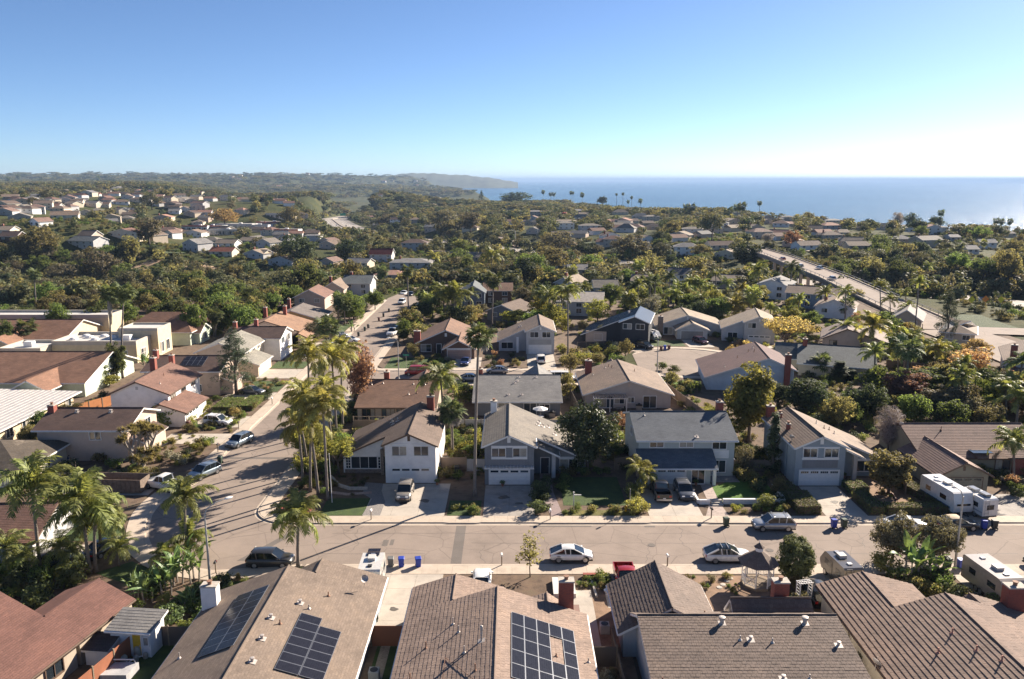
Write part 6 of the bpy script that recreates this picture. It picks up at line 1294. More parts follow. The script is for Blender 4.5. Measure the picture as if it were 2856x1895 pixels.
def bin_(x, y, rz, m, label, z=0, tip=0, group=None):
    o = thing('wheelie_bin', label, 'bin', (x, y, z), rz, group); b = MB(); n = 4
    lo = [(-.25, -.27), (.25, -.27), (.25, .27), (-.25, .27)]; i = 0
    b.v = [(a*.92, c*.9, .06) for a, c in lo] + [(a*1.12, c*1.1, .95) for a, c in lo]; b.f = [(3, 2, 1, 0), (0, 1, 5, 4), (1, 2, 6, 5), (2, 3, 7, 6), (3, 0, 4, 7), (4, 5, 6, 7)]; b.m = [0]*6; b.build('body', m, o)
    l = MB(); l.v = [(-.32, -.36, .95), (.32, -.36, .95), (.32, .34, .97), (-.32, .34, .97), (-.26, -.3, 1.02), (.26, -.3, 1.02), (.27, .3, 1.07), (-.27, .3, 1.07)]; l.f = [(3, 2, 1, 0), (0, 1, 5, 4), (1, 2, 6, 5), (2, 3, 7, 6), (3, 0, 4, 7), (4, 5, 6, 7)]; l.m = [0]*6; l.build('lid', m, o)
    MB().tube([(-.24, .38, .98), (.24, .38, .98)], .025, 6).build('handle', M_BLACKP, o)
    for s in (-1, 1): MB().tube([(s*.22, .27, .11), (s*.29, .27, .11)], .11, 10).build('wheel', M_TYRE, o)
    return o
MBLUE = plain('blue_bin_plastic', (.02, .05, .35), .5, .12, 3); MBLK = plain('dark_bin_plastic', (.035, .037, .034), .6, .2, 3); MGRN = plain('green_bin_plastic', (.03, .055, .035), .6, .2, 3); MGRY = plain('grey_bin_plastic', (.14, .14, .135), .6, .2, 3); MBRN = plain('brown_bin_plastic', (.12, .05, .035), .6, .2, 3)
for t, bx_, by_, m, lab in (('2', 1020, 752, MGRY, 'grey bin beside the two blue bins at the near kerb'), ('2', 1097, 752, MBLUE, 'blue bin next to the grey bin'), ('2', 1220, 752, MBLUE, 'blue bin standing alone right of the grey bin'), ('3', 1632, 452, MGRN, 'dark green bin standing on the street by the silver crossover'), ('4', 703, 465, MBLUE, 'blue bin at the far kerb of the blue grey house'), ('4', 776, 462, MGRN, 'dark bin beside the blue bin of the blue grey house'), ('4', 1797, 472, MBLUE, 'blue bin before the parked motorhome'), ('4', 1872, 472, MBLK, 'open black bin before the parked motorhome'), ('4', 1532, 752, MGRN, 'dark bin under the bronze street tree'), ('4', 1622, 762, MBLUE, 'blue bin beside the taupe trailer'), ('A', 1606, 1158, MGRN, 'dark green bin on the side street beside the silver crossover'), ('A', 1376, 892, MBRN, 'brown bin beside the side garage'), ('B', 1500, 1232, MBLK, 'black bin by the gate of the white house'),
                        ('B', 785, 232, MBLK, 'first dark bin up the side street'), ('B', 830, 192, MGRN, 'second dark bin up the side street'), ('B', 856, 172, MBLK, 'third dark bin up the side street'), ('B', 933, 120, MBRN, 'brown bin halfway up the side street'), ('B', 966, 90, MBLK, 'dark bin beyond the brown bin'), ('B', 1006, 55, MBLK, 'dark bin near the round dense tree'), ('C', 1160, 335, MBRN, 'left brown bin at the cul de sac'), ('C', 1187, 330, MBLUE, 'blue bin at the cul de sac'), ('C', 1217, 328, MBRN, 'right brown bin at the cul de sac'), ('2', 905, 1150, MGRN, 'green bin in the side yard behind the wooden gate')):
    g = ground(t, bx_, by_); bin_(g[0], g[1], R.uniform(-.25, .25)+(math.pi if t in '34' and by_ < 500 else 0), m, lab, .02)
def mailbox(x, y, rz, m, label):
    o = thing('mailbox', label, 'mailbox', (x, y, .14), rz); MB().box(-.05, .05, -.05, .05, 0, 1.05).build('post', M_POST, o); b = MB(); pr = [(-.11, 0), (.11, 0), (.11, .12), (.07, .2), (-.07, .2), (-.11, .12)]
    b.v = [(px, -.25, 1.05+pz) for px, pz in pr] + [(px, .25, 1.05+pz) for px, pz in pr]; b.f = [tuple(range(6)), tuple(range(11, 5, -1))] + [(k, 6+k, 6+(k+1) % 6, (k+1) % 6) for k in range(6)]; b.m = [0]*8; b.build('box', m, o); MB().box(.11, .13, -.05, .12, 1.2, 1.26).build('flag', M_TAIL, o); return o
for t, bx_, by_, m, lab in (('2', 877, 412, M_WHITE, 'white mailbox before the lawn of the white house'), ('3', 352, 410, M_WHITE, 'pale mailbox before the grey house path'), ('3', 1525, 400, M_BLACKP, 'black mailbox at the stone path'), ('2', 1828, 745, M_WHITE, 'white mailbox on the near sidewalk beside the planter'), ('3', 1205, 750, M_WHITE, 'white mailbox behind the dark brown garage roof'), ('A', 1590, 1080, M_BLACKP, 'mailbox beside the silver crossover on the side street'), ('A', 1742, 915, M_BLACKP, 'mailbox at the driveway with the white sport utility car'), ('A', 1985, 732, M_WHITE, 'white mailbox beside the clipped shrubs of the side street'), ('1', 1575, 800, M_BLACKP, 'mailbox behind the white chimney')):
    g = ground(t, bx_, by_); mailbox(g[0], g[1], R.uniform(-.2, .2), m, lab)
def fence(p0, p1, h, m, label, sec=2.4, z=LZ, cap=False, cat='fence', lattice=0):
    p0, p1 = Vector(p0), Vector(p1); d = p1-p0; n = max(1, round(d.length/sec)); l = d.length/n; o = thing('fence', label, cat, (p0.x, p0.y, z), math.atan2(d.y, d.x))
    for k in range(n):
        MB().box(k*l+.06, (k+1)*l-.06, -.02, .02, .05, h+R.uniform(-.03, .03)).build('panel', m, o); MB().box(k*l, (k+1)*l, .02, .06, h*.75, h*.75+.09).build('rail', M_POST, o)
        if lattice:
            for q in range(8): x = k*l+(q+.5)*l/8; MB().tube([(x-.12, 0, h+.05), (x+.12, 0, h+lattice)], .014, 4).build('lattice_slat', M_POST, o)
            MB().box(k*l, (k+1)*l, -.03, .03, h+lattice, h+lattice+.06).build('rail', M_POST, o)
    for k in range(n+1): MB().box(k*l-.06, k*l+.06, -.06, .06, 0, h+.1+lattice).build('post', M_POST, o)
    return o
fence((-9.6, 102.0), (-6.2, 102.0), 1.8, M_FENCE, 'wooden gate fence beside the white house'); fence((-6.1, 101.4), (-3.6, 101.4), 1.8, wallmat('grey_fence_paint', (.4, .38, .36)), 'grey painted fence beside the grey house')
fence((-24.6, 118.6), (-10, 118.6), 1.9, M_FENCE, 'long wooden fence with lattice top behind the white house', lattice=.55); fence((-9.9, 119.2), (10.4, 119.2), 1.8, wallmat('pale_block_wall', (.5, .46, .42)), 'pale block wall behind the grey house', cat='wall')
fence((11.0, 121.8), (31.5, 121.8), 1.7, M_FENCE, 'wooden fence behind the tan bungalow'); fence((28.5, 142), (31.5, 122), 1.8, M_FENCE, 'fence running back beside the tan bungalow'); fence((10.4, 138), (11.4, 122), 1.8, M_DARKF, 'dark fence between the two back bungalows'); fence((13.8, 101.8), (16.4, 103), 1.7, M_FENCE, 'short fence behind the magnolia'); fence((29.6, 101.5), (36, 101.5), 1.6, M_FENCE, 'low fence between the sage house and the blue grey house')
fence((63.5, 113.5), (80, 114), 1.8, M_DARKF, 'dark fence behind the rose brown roof'); p = at(*Q('D', 1085, 470)); p2 = at(*Q('D', 1545, 520)); fence(p, p2, 1.9, M_DARKF, 'long grey fence below the slender palms'); fence((49, 93.5), (50.4, 100), 1.4, M_DARKF, 'short fence beside the long camper trailer')
fence((-33.6, 48), (-31.2, 59.5), 1.8, M_REDF, 'red stained fence beside the white shed'); fence((-31, 60.6), (-26.6, 60.6), 1.8, M_DARKF, 'dark fence behind the white shed'); fence((-9.0, 49), (-8.9, 60.4), 1.9, M_DARKF, 'long dark fence between the solar roof and the tan roof'); fence((-11.8, 60.5), (-9.0, 60.5), 1.9, M_REDF, 'red brown side gate behind the solar roof'); fence((-8.85, 60.2), (-8.4, 60.2), 1.9, M_DARKF, 'short dark gate beside the tan tiled roof')
fence((6.4, 57.6), (8.4, 57.6), 1.8, M_DARKF, 'weathered gate between the tan and the dark brown roofs'); fence((8.6, 48), (8.4, 60.6), 1.6, M_DARKF, 'narrow fence along the dark brown tiled house'); fence((15.2, 180.9), (23.5, 182.8), 1.5, M_DARKF, 'dark fence before the charcoal house'); fence((62.9, 96.9), (75, 93.5), .9, M_DARKF, 'low dark timber wall at the right margin'); fence((-73.5, 125), (-66, 141), 1.8, sidingmat('orange_planks', (.5, .2, .075), .16), 'orange wooden fence beside the school'); fence((-73, 118), (-66.3, 118), 1.7, sidingmat('orange_planks', (.5, .2, .075), .16), 'short orange fence behind the white two storey house')
def wall_(x0, x1, y0, y1, h, m, label, cat='wall', name='garden_wall'): return tag(MB().box(0, x1-x0, 0, y1-y0, 0, h).build(name, m, None, (x0, y0, LZ-.02)), label, cat)
wall_(22.6, 23.9, 90.3, 90.6, .6, M_WHITE, 'short white wall left of the stone steps'); wall_(25.5, 33.0, 90.4, 90.75, .65, M_WHITE, 'long white wall along the bright turf'); wall_(22.4, 22.65, 90.6, 93.6, .5, M_WHITE, 'white wall beside the grey sport utility car'); wall_(32.8, 33.05, 90.8, 95, .8, M_WHITE, 'white wall at the right end of the turf')
for k in range(3): tag(MB().box(0, 1.4, 0, .4, 0, .15+.15*k).build('step', M_CAP, None, (24.0, 89.8+k*.4, LZ)), ['lowest stone step of the turf path', 'middle stone step of the turf path', 'top stone step of the turf path'][k], 'step')
wall_(3.9, 6.0, 68.4, 71.6, .45, wallmat('white_planter', (.6, .57, .53)), 'pale planter box on the near sidewalk', 'planter', 'planter'); wall_(7.0, 9.6, 72.2, 72.6, .4, M_BRICK, 'low brick wall behind the white hatchback')
def ringwall(pts, w_, h, m, label, name='garden_edging', cat='edging'):
    a = offset(pts, w_/2); c = offset(pts, -w_/2); b = MB()
    for k in range(len(pts)-1): b.prism([c[k], c[k+1], a[k+1], a[k]], LZ-.02, LZ+h)
    o = b.build(name, m); return tag(o, label, cat)
ringwall([at(*Q('B', *q)) for q in ((575, 1190), (585, 1270), (640, 1330), (720, 1355), (850, 1355))], .3, .35, M_CAP, 'curved white stone edging of the white house garden'); ringwall([at(*Q('B', *q)) for q in ((455, 1270), (500, 1330), (580, 1375), (700, 1390), (880, 1378))], .7, .06, plain('pink_flagstones', (.36, .26, .21), .9, .3, 4), 'curved pink flagstone path below the stone edging')
ringwall(arc(-25.6, 88.7, 1.6, -160, 20, 14), .45, .55, M_BRICK, 'curved brick planter at the street corner'); ringwall([at(*Q('4', *q)) for q in ((1010, 215), (1130, 225), (1160, 270))], .15, .2, M_BRICK, 'brick edging around the mop headed tree'); ringwall([at(*Q('3', *q)) for q in ((640, 830), (665, 900), (690, 980))], .2, .2, M_CAP, 'pale kerb between the two dirt beds')
for k, q in enumerate(((1640, 862), (1612, 888), (1585, 908), (1665, 842))):
    g = ground('3', *q); tag(MB().lathe([(.02, 0), (.27, 0), (.27, .05), (.02, .06)], 14).build('stepping_stone', M_CAP, None, (g[0], g[1], LZ+.015)), ['second', 'third', 'nearest', 'first'][k]+' round stepping stone towards the gazebo', 'stepping stone', 'stepping stones')
for q, lab in (((735, 850), 'white planter urn nearer the street'), ((768, 960), 'white planter urn nearer the dark roof')):
    g = ground('3', *q); tag(MB().lathe([(.16, 0), (.12, .1), (.3, .4), (.36, .5), (.3, .5), (.02, .42)], 14).build('planter_urn', M_WHITE, None, (g[0], g[1], LZ)), lab, 'planter')
# gazebo
o = thing('gazebo', 'white octagonal gazebo with dark shingled roof and cupola', 'gazebo', (23.7, 70.9, LZ)); nn = 8
pt = lambda r, k, z: (r*math.cos(math.pi/8+k*math.pi/4), r*math.sin(math.pi/8+k*math.pi/4), z)
b = MB(); b.prism([pt(1.55, k, 0)[:2] for k in range(8)], .05, .3); b.build('floor', M_POST, o)
for k in range(8):
    MB().tube([pt(1.45, k, .3), pt(1.45, k, 2.5)], .055, 6).build('post', M_WHITE, o)
    r = MB(); r.face([pt(1.95, k, 2.45), pt(1.95, k+1, 2.45), pt(.35, k+1, 3.55), pt(.35, k, 3.55)], 0, [(0, 0), (1.5, 0), (.9, 1.9), (.6, 1.9)]); r.face([pt(1.95, k+1, 2.42), pt(1.95, k, 2.42), pt(.35, k, 3.5), pt(.35, k+1, 3.5)]); r.build('roof_segment', RB3, o)
    c = MB(); c.face([pt(.52, k, 3.95), pt(.52, k+1, 3.95), (0, 0, 4.4)]); c.face([pt(.52, k+1, 3.94), pt(.52, k, 3.94), (0, 0, 4.35)]); c.build('cupola_roof', RB3, o)
    c = MB(); c.face([pt(.36, k, 3.5), pt(.36, k+1, 3.5), pt(.36, k+1, 3.97), pt(.36, k, 3.97)]); c.build('cupola_wall', M_WHITE, o)
    if k == 5: continue
    P, P2 = Vector(pt(1.45, k, 0)), Vector(pt(1.45, k+1, 0))
    for z in (.5, 1.15): MB().tube([P+Vector((0, 0, z)), P2+Vector((0, 0, z))], .035, 5).build('rail', M_WHITE, o)
    MB().tube([P+Vector((0, 0, 2.3)), P2+Vector((0, 0, 2.3))], .05, 5).build('fascia_rail', M_WHITE, o)
    for q in range(1, 7): p = P.lerp(P2, q/7); MB().tube([p+Vector((0, 0, .5)), p+Vector((0, 0, 1.15))], .022, 4).build('baluster', M_WHITE, o)
MB().lathe([(.03, 4.35), (.05, 4.5), (.01, 4.7)], 6).build('finial', M_WHITE, o)
# white arbour
g = ground('4', 480, 1030); o = thing('garden_arbour', 'white lattice arbour beside the dark brown tiled house', 'arbour', g, .2)
for x in (-.6, .6):
    for y in (-.3, .3): MB().box(x-.04, x+.04, y-.04, y+.04, 0, 2.2).build('post', M_WHITE, o)
    for k in range(7): MB().box(x-.015, x+.015, -.3, .3, .25+k*.28, .3+k*.28).build('slat', M_WHITE, o)
for k in range(6): MB().box(-.65+k*.25, -.6+k*.25, -.35, .35, 2.2, 2.25).build('slat', M_WHITE, o)
for y in (-.3, 0, .3): MB().box(-.7, .7, y-.03, y+.03, 2.25, 2.3).build('slat', M_WHITE, o)
# shed with yellow door
g = at(*Q('1', 990, 1400)); h = House('garden_shed', 'white garden shed with a yellow door in the lower left yard', (g[0]-1.9, g[1]), rad(-6), W_WHITE, RM('grey_felt', (.22, .21, .2), .6, .3), M_WHITE, cat='shed')
h.block(0, 3.4, 0, 2.2, 0, 2.5); h.shed((-.3, -.3, 2.5), (3.7, -.3, 2.5), (-.3, 2.5, 3.0), (3.7, 2.5, 3.0)); h.block(-1.3, .6, -1.5, .4, 0, 1.5, W_WHITE, 'side_store'); h.shed((-1.5, -1.7, 1.5), (.8, -1.7, 1.5), (-1.5, .4, 1.95), (.8, .4, 1.95), RL2)
h.door('-y', 0, 1.9, 2.6, .1, 2.1, plain('yellow_door', (.62, .38, .03), .5)); h.win('-y', 0, 2.85, 3.25, 1.2, 1.9, 1); h.win('-x', 0, .9, 1.8, 1.8, 2.3, 1)
g = at(*Q('1', 900, 1460)); o = thing('pool_equipment', 'pool pump and filter tanks beside the garden shed', 'pool pump', (g[0], g[1], LZ))
for x, y, r, hh in ((0, 0, .35, .7), (.9, .3, .22, .5), (.8, .9, .3, .95), (1.5, .7, .2, .5)): MB().lathe([(r*.9, 0), (r, .1), (r, hh*.8), (r*.6, hh), (.03, hh+.03)], 12, (x, y, 0)).build('tank', plain('beige_tank', (.36, .33, .27), .5), o)
MB().tube([(0, 0, .3), (.5, -.2, .2), (.9, .3, .3), (1.5, .7, .3)], .05, 6).build('pipe', M_WHITE, o)
g = at(*Q('1', 1220, 1330)); o = thing('goal_frame', 'white tube goal frame on the grass beside the shed', 'goal', (g[0], g[1], LZ)); MB().tube([(-1.2, 0, 0), (-1.2, 0, 1.2), (1.3, 0, 1.2), (1.3, 0, 0)], .05, 6).build('front_frame', M_WHITE, o); MB().tube([(-1.2, 0, .05), (-1.2, 1, .05), (1.3, 1, .05), (1.3, 0, .05)], .04, 6).build('base_frame', M_WHITE, o)
g = at(*Q('1', 850, 1560)); o = thing('covered_boat', 'grey covered frame at the bottom margin beside the red fence', 'cover', (g[0], g[1], LZ)); MB().prism([(-1.2, -.8), (1.2, -.8), (1.4, .9), (-1.4, .9)], 0, .7).build('cover', plain('grey_tarp', (.4, .4, .4), .6, .15, 2), o); MB().tube([(-1.2, .8, .7), (-1.1, .8, 1.0), (1.1, .8, 1.0), (1.2, .8, .7)], .05, 6).build('rim_tube', M_WHITE, o)
# pole things
g = ground('B', 592, 1450); o = thing('flagpole', 'thin white flagpole beside the corner palms', 'flagpole', g); MB().tube([(0, 0, 0), (-.1, 0, 6.2)], [.05, .03], 6).build('pole', M_WHITE, o); MB().lathe([(.01, 0), (.06, .05), (.01, .1)], 8, (-.1, 0, 6.2)).build('finial', M_WHITE, o)
g = ground('3', 522, 322); o = thing('sign_post', 'white estate agent post on the shaded lawn', 'sign post', g); MB().box(-.05, .05, -.05, .05, 0, 1.9).build('post', M_WHITE, o); MB().box(-.05, .9, -.04, .04, 1.55, 1.65).build('arm', M_WHITE, o); MB().box(-.08, .08, -.08, .08, 1.9, 1.97).build('cap', M_WHITE, o)
g = ground('3', 902, 350); o = thing('fire_hydrant', 'yellow fire hydrant beside the yellow green palm', 'hydrant', g); MH = plain('hydrant_yellow', (.55, .34, .02), .5); MB().lathe([(.16, 0), (.16, .06), (.11, .1), (.11, .6), (.14, .62), (.12, .72), (.03, .8)], 12).build('barrel', MH, o); MB().tube([(-.22, 0, .45), (.22, 0, .45)], .06, 8).build('outlet', MH, o)
g = ground('3', 930, 362); o = thing('sign_pole', 'thin grey sign pole beside the fire hydrant', 'pole', g); MB().tube([(0, 0, 0), (0, 0, 3.0)], .035, 6).build('pole', M_POLE, o); MB().box(-.02, .02, -.15, .15, 2.6, 3.0).build('sign_plate', M_POLE, o)
MGS = plain('sign_green', (.01, .22, .12), .5, .08); g = ground('B', 1133, 470); o = thing('street_name_sign', 'green street name sign behind the red van', 'sign', g); MB().tube([(0, 0, 0), (0, 0, 3.0)], .03, 6).build('pole', M_POLE, o); MB().box(-.65, .65, -.02, .02, 2.7, 3.0).build('sign_plate', MGS, o)
# roll-off dumpster, ladder, builders
g = at(*Q('A', 840, 1385)); o = thing('dumpster', 'rusty brown roll off dumpster on the driveway', 'dumpster', (g[0], g[1]+1.2, .13), rad(-3)); MD = plain('rusty_steel', (.17, .125, .095), .8, .3, 2, .3, 9); MDi = plain('dark_rust', (.10, .045, .03), .9, .3, 3)
for q in ((-3.4, 3.4, -1.2, -1.12), (-3.4, 3.4, 1.12, 1.2), (-3.4, -3.32, -1.12, 1.12), (3.32, 3.4, -1.12, 1.12)): MB().box(q[0], q[1], q[2], q[3], .15, 1.75).build('side', MD, o)
MB().box(-3.32, 3.32, -1.12, 1.12, .15, .3).build('floor', MDi, o)
for k in range(12):
    for y in (-1.26, 1.2): MB().box(-3.3+k*.59, -3.2+k*.59, y, y+.06, .2, 1.7).build('rib', MD, o)
for y in (-1.24, 1.16): MB().box(-3.45, 3.45, y, y+.08, 1.75, 1.83).build('rim', MD, o)
g = at(*Q('A', 545, 1330)); o = thing('ladder', 'wooden ladder leaning beside the dumpster', 'ladder', (g[0], g[1], .13), 1.9)
for y in (-.2, .2): MB().tube([(0, y, 0), (1.0, y, 2.9)], .035, 5).build('rail', M_POST, o)
for k in range(8): t = .1+k*.115; MB().tube([(t, -.2, 2.9*t), (t, .2, 2.9*t)], .02, 5).build('rung', M_POST, o)
def person(x, y, rz, joints, cloth, label):
    """one skinned body: joints = list of (name, parent, pos, radius)"""
    o = thing('person', label, 'person', (x, y, .13), rz); me = bpy.data.meshes.new('body'); idx = {j[0]: k for k, j in enumerate(joints)}
    me.from_pydata([j[2] for j in joints], [(idx[j[1]], idx[j[0]]) for j in joints if j[1]], []); me.materials.append(cloth[0]); me.materials.append(cloth[1]); me.materials.append(cloth[2])
    b = put('body', me, o); b.modifiers.new('skin', 'SKIN'); s = b.modifiers.new('sub', 'SUBSURF'); s.levels = s.render_levels = 1
    for k, j in enumerate(joints): v = me.skin_vertices[0].data[k]; v.radius = (j[3], j[3]); v.use_root = j[0] == 'pelvis'
    dg = bpy.context.evaluated_depsgraph_get(); ev = bpy.data.meshes.new_from_object(b.evaluated_get(dg)); b.modifiers.clear(); b.data = ev; ev.materials.clear()
    for m in cloth: ev.materials.append(m)
    hd = Vector(next(j[2] for j in joints if j[0] == 'head')); wz = next(j[2][2] for j in joints if j[0] == 'pelvis')+.06
    for p in ev.polygons:
        c = p.center; leg = min((c-Vector(j[2])).length for j in joints if 'foot' in j[0] or 'knee' in j[0] or j[0] == 'pelvis' or 'hip' in j[0]); up = min((c-Vector(j[2])).length for j in joints if j[0] in ('chest', 'neck') or 'elbow' in j[0] or 'shoulder' in j[0]); sk = min((c-Vector(j[2])).length for j in joints if j[0] == 'head' or 'hand' in j[0])
        p.material_index = 2 if sk < .1 or sk < min(up, leg)*.6 else (1 if leg < up else 0); p.use_smooth = True
    MB().lathe([(.11, -.02), (.125, .06), (.1, .14), (.03, .17)], 10, (hd.x, hd.y, hd.z)).build('cap', M_DARK, o); return o
SK = plain('skin', (.36, .22, .16), .6); DEN = plain('denim', (.06, .08, .13), .9); WSH = plain('white_shirt', (.7, .69, .67), .9); DSH = plain('dark_shirt', (.03, .035, .05), .9)
P1 = [('pelvis', None, (0, 0, .95), .15), ('chest', 'pelvis', (.22, 0, 1.35), .16), ('neck', 'chest', (.34, 0, 1.5), .06), ('head', 'neck', (.44, 0, 1.6), .105)]
for s, n in ((1, 'l'), (-1, 'r')): P1 += [('hip'+n, 'pelvis', (0, s*.1, .86), .1), ('knee'+n, 'hip'+n, (.08, s*.12, .48), .075), ('foot'+n, 'knee'+n, (-.02, s*.13, .06), .055), ('toe_foot'+n, 'foot'+n, (.16, s*.14, .04), .045), ('shoulder'+n, 'chest', (.26, s*.19, 1.4), .075), ('elbow'+n, 'shoulder'+n, (.45, s*.24, 1.15), .05), ('hand'+n, 'elbow'+n, (.64, s*.16, .98), .04)]
P2_ = [('pelvis', None, (0, 0, .32), .16), ('chest', 'pelvis', (.2, 0, .72), .16), ('neck', 'chest', (.3, 0, .88), .06), ('head', 'neck', (.38, 0, .98), .105)]
for s, n in ((1, 'l'), (-1, 'r')): P2_ += [('hip'+n, 'pelvis', (.03, s*.12, .3), .1), ('knee'+n, 'hip'+n, (.36, s*.18, .46), .075), ('foot'+n, 'knee'+n, (.18, s*.15, .06), .055), ('toe_foot'+n, 'foot'+n, (.36, s*.16, .04), .045), ('shoulder'+n, 'chest', (.24, s*.19, .77), .075), ('elbow'+n, 'shoulder'+n, (.42, s*.22, .52), .05), ('hand'+n, 'elbow'+n, (.58, s*.1, .36), .04)]
g = at(*Q('A', 565, 1120)); person(g[0], g[1], -.6, P1, (WSH, DEN, SK), 'person in white shirt bending over a work stand on the patio'); g2 = at(*Q('A', 495, 1142)); person(g2[0], g2[1], .5, P2_, (DSH, DEN, SK), 'person in dark clothes crouching on the patio')
o = thing('work_stand', 'blue tool and white board on a stand before the standing person', 'work stand', (g[0]+.85, g[1]-.5, .13), -.6); MB().box(-.3, .3, -.6, .6, .82, .88).build('board', M_WHITE, o)
for x in (-.25, .25):
    for y in (-.5, .5): MB().box(x-.03, x+.03, y-.03, y+.03, 0, .82).build('leg', M_POST, o)
MB().box(-.12, .15, -.3, .1, .88, 1.15).build('tool', MBLUE, o)
# hedges
def hedge(x0, x1, y0, y1, h, label, m='hedge', rz=0, loc=None, leafs=.09, dens=95):
    rng = np.random.default_rng(int(abs(x0*7+y0*13))); ax, ay = (x1-x0)/2, (y1-y0)/2; areas = [4*ax*ay, 2*ax*h, 2*ax*h, 2*ay*h, 2*ay*h]; P = []; Nn = []
    for (a, k) in zip(areas, range(5)):
        n = int(a*dens); u = rng.uniform(-1, 1, n); v = rng.uniform(0, 1, n)
        if k == 0: p = np.stack([u*ax, (v*2-1)*ay, np.full(n, h)], 1); nn = (0, 0, 1)
        elif k < 3: s = -1 if k == 1 else 1; p = np.stack([u*ax, np.full(n, s*ay), v*h], 1); nn = (0, s, 0)
        else: s = -1 if k == 3 else 1; p = np.stack([np.full(n, s*ax), u*ay, v*h], 1); nn = (s, 0, 0)
        P.append(p+rng.normal(0, .05, p.shape)); Nn.append(np.tile(nn, (n, 1)))
    P = np.concatenate(P); Nn = np.concatenate(Nn).astype(float); V = leaves(rng, P, Nn, np.full(len(P), leafs), .6, .6)
    o = thing('hedge', label, 'hedge', loc or ((x0+x1)/2, (y0+y1)/2, LZ), rz); put('foliage', npmesh('foliage', V, 4, LEAF[m]), o)
    MB().box(-ax+.06, ax-.06, -ay+.06, ay-.06, 0, h-.06).build('branch_mass', M_SOIL, o); return o
hedge(33.4, 36.2, 87.4, 92.3, 1.05, 'clipped box hedge left of the blue grey house driveway'); hedge(41.9, 43.6, 87.3, 92.5, 1.0, 'clipped box hedge right of the blue grey house driveway'); hedge(43.9, 51.0, 87.2, 88.7, 1.0, 'long clipped hedge along the sidewalk before the hedged garden'); hedge(-.9, .9, -5.6, 5.6, 1.0, 'long clipped hedge beside the camper trailer', rz=rad(12), loc=(50.2, 94.2, LZ)); hedge(33.6, 35.4, 93.2, 96, .9, 'rounded hedge beside the blue grey garage'); hedge(42.2, 44.6, 93.6, 96.3, .8, 'low hedge before the blue grey house window')
hedge(36.8, 42.5, 70.8, 72.2, 1.1, 'trimmed hedge behind the giant bird of paradise', 'green'); hedge(43.4, 45.6, 59, 67, 1.3, 'wide green hedge beside the brick chimney', 'green'); hedge(22.6, 26.6, 129.2, 131.0, .9, 'small clipped yellow green hedge beside the tan bungalow', 'lime', loc=(31.5, 128.5, LZ)); hedge(64, 78, 90, 92, .9, 'flowering hedge at the right margin', 'green'); hedge(-50, -46.6, 128.2, 134, 1.3, 'clipped green shrubs before the deodar', 'green'); hedge(-46.4, -44, 130, 136.4, 1.0, 'clipped green shrubs along the side street walk', 'green')
# loose planting
UNDER = []                                        # small filler plants that nobody would count: (x, y, z, size, leaf)
def planting(pts, mats, sz, label, group, kind='shrub', name='shrub', keep=.42):
    """the larger plants of a bed are things of their own, the filler between them joins the undergrowth"""
    L_ = sorted([(R.uniform(*sz), p) for p in pts], key=lambda q: -q[0]); n = max(2, int(len(L_)*keep)); items = []
    for s, (x, y) in L_[:n]: m = R.choice(mats); items.append((tree('%s%d' % (kind, R.randrange(3)), x, y, LZ, s, s*R.uniform(1.0, 1.5), m, label, 'shrub', name, group), COLW[m]))
    ws = label.split(); c = next((k for k, w_ in enumerate(ws) if w_ in ('in', 'along', 'under', 'around', 'beside', 'below', 'between', 'behind', 'at', 'of', 'inside', 'before')), 2)
    noun = [w_ for w_ in ws[:c] if w_ in ('plant', 'shrub', 'planting')][-1:] or ['plant']; row_labels(items, noun[0].replace('planting', 'plant'), ' '.join(ws[c:]))
    UNDER.extend((x, y, LZ, s, R.choice(mats)) for s, (x, y) in L_[n:])
def area(x0, x1, y0, y1, n): return [(R.uniform(x0, x1), R.uniform(y0, y1)) for _ in range(n)]
planting(area(6, 14, 87.2, 88.8, 11), ['palm', 'olive', 'green'], (.7, 1.2), 'spiky flowering plant in the bed along the far sidewalk', 'plants along the far sidewalk')
planting(area(2.9, 4.5, 87.2, 94, 10)+area(3, 4.4, 94.5, 96.5, 3), ['dark', 'fan'], (.9, 1.7), 'dark strappy shrub along the path of the grey house', 'shrubs along the grey house path'); planting(area(5.3, 7.0, 92, 101, 8)+area(7, 13.5, 100, 101.5, 6), ['dark', 'green', 'olive'], (.7, 1.5), 'shaded shrub under the magnolia', 'shrubs under the magnolia'); planting(area(-6.9, -4.2, 87, 89.5, 7), ['palm', 'olive', 'green'], (.7, 1.2), 'leafy plant around the tall fan palm trunk', 'plants at the tall fan palm')
planting(area(14.0, 15.9, 87.2, 95, 12), ['palm', 'ypalm', 'olive'], (.8, 1.7), 'yellow green shrub beside the pickup driveway', 'shrubs beside the pickup driveway'); planting(area(25.6, 32.5, 87.5, 89.8, 16), ['green', 'lime', 'olive'], (.5, 1.0), 'low planting below the white turf wall', 'plants below the turf wall'); planting(area(29.8, 33.5, 91, 100.5, 12), ['dark', 'olive', 'green'], (.8, 1.8), 'shrub between the turf and the blue grey house', 'shrubs right of the turf')
planting(area(-24.5, -18, 93, 100, 14), ['dark', 'olive'], (.4, .9), 'dark ground plant in the bed of the white house', 'plants in the white house bed'); planting(area(-28, -22.8, 87.5, 98, 22), ['lime', 'green', 'olive'], (.5, 1.3), 'leafy plant under the corner palms', 'plants under the corner palms'); planting(area(-29, -24, 100, 118, 22), ['olive', 'lime', 'green'], (1.0, 2.6), 'tall shrub along the side street behind the palms', 'shrubs behind the corner palms')
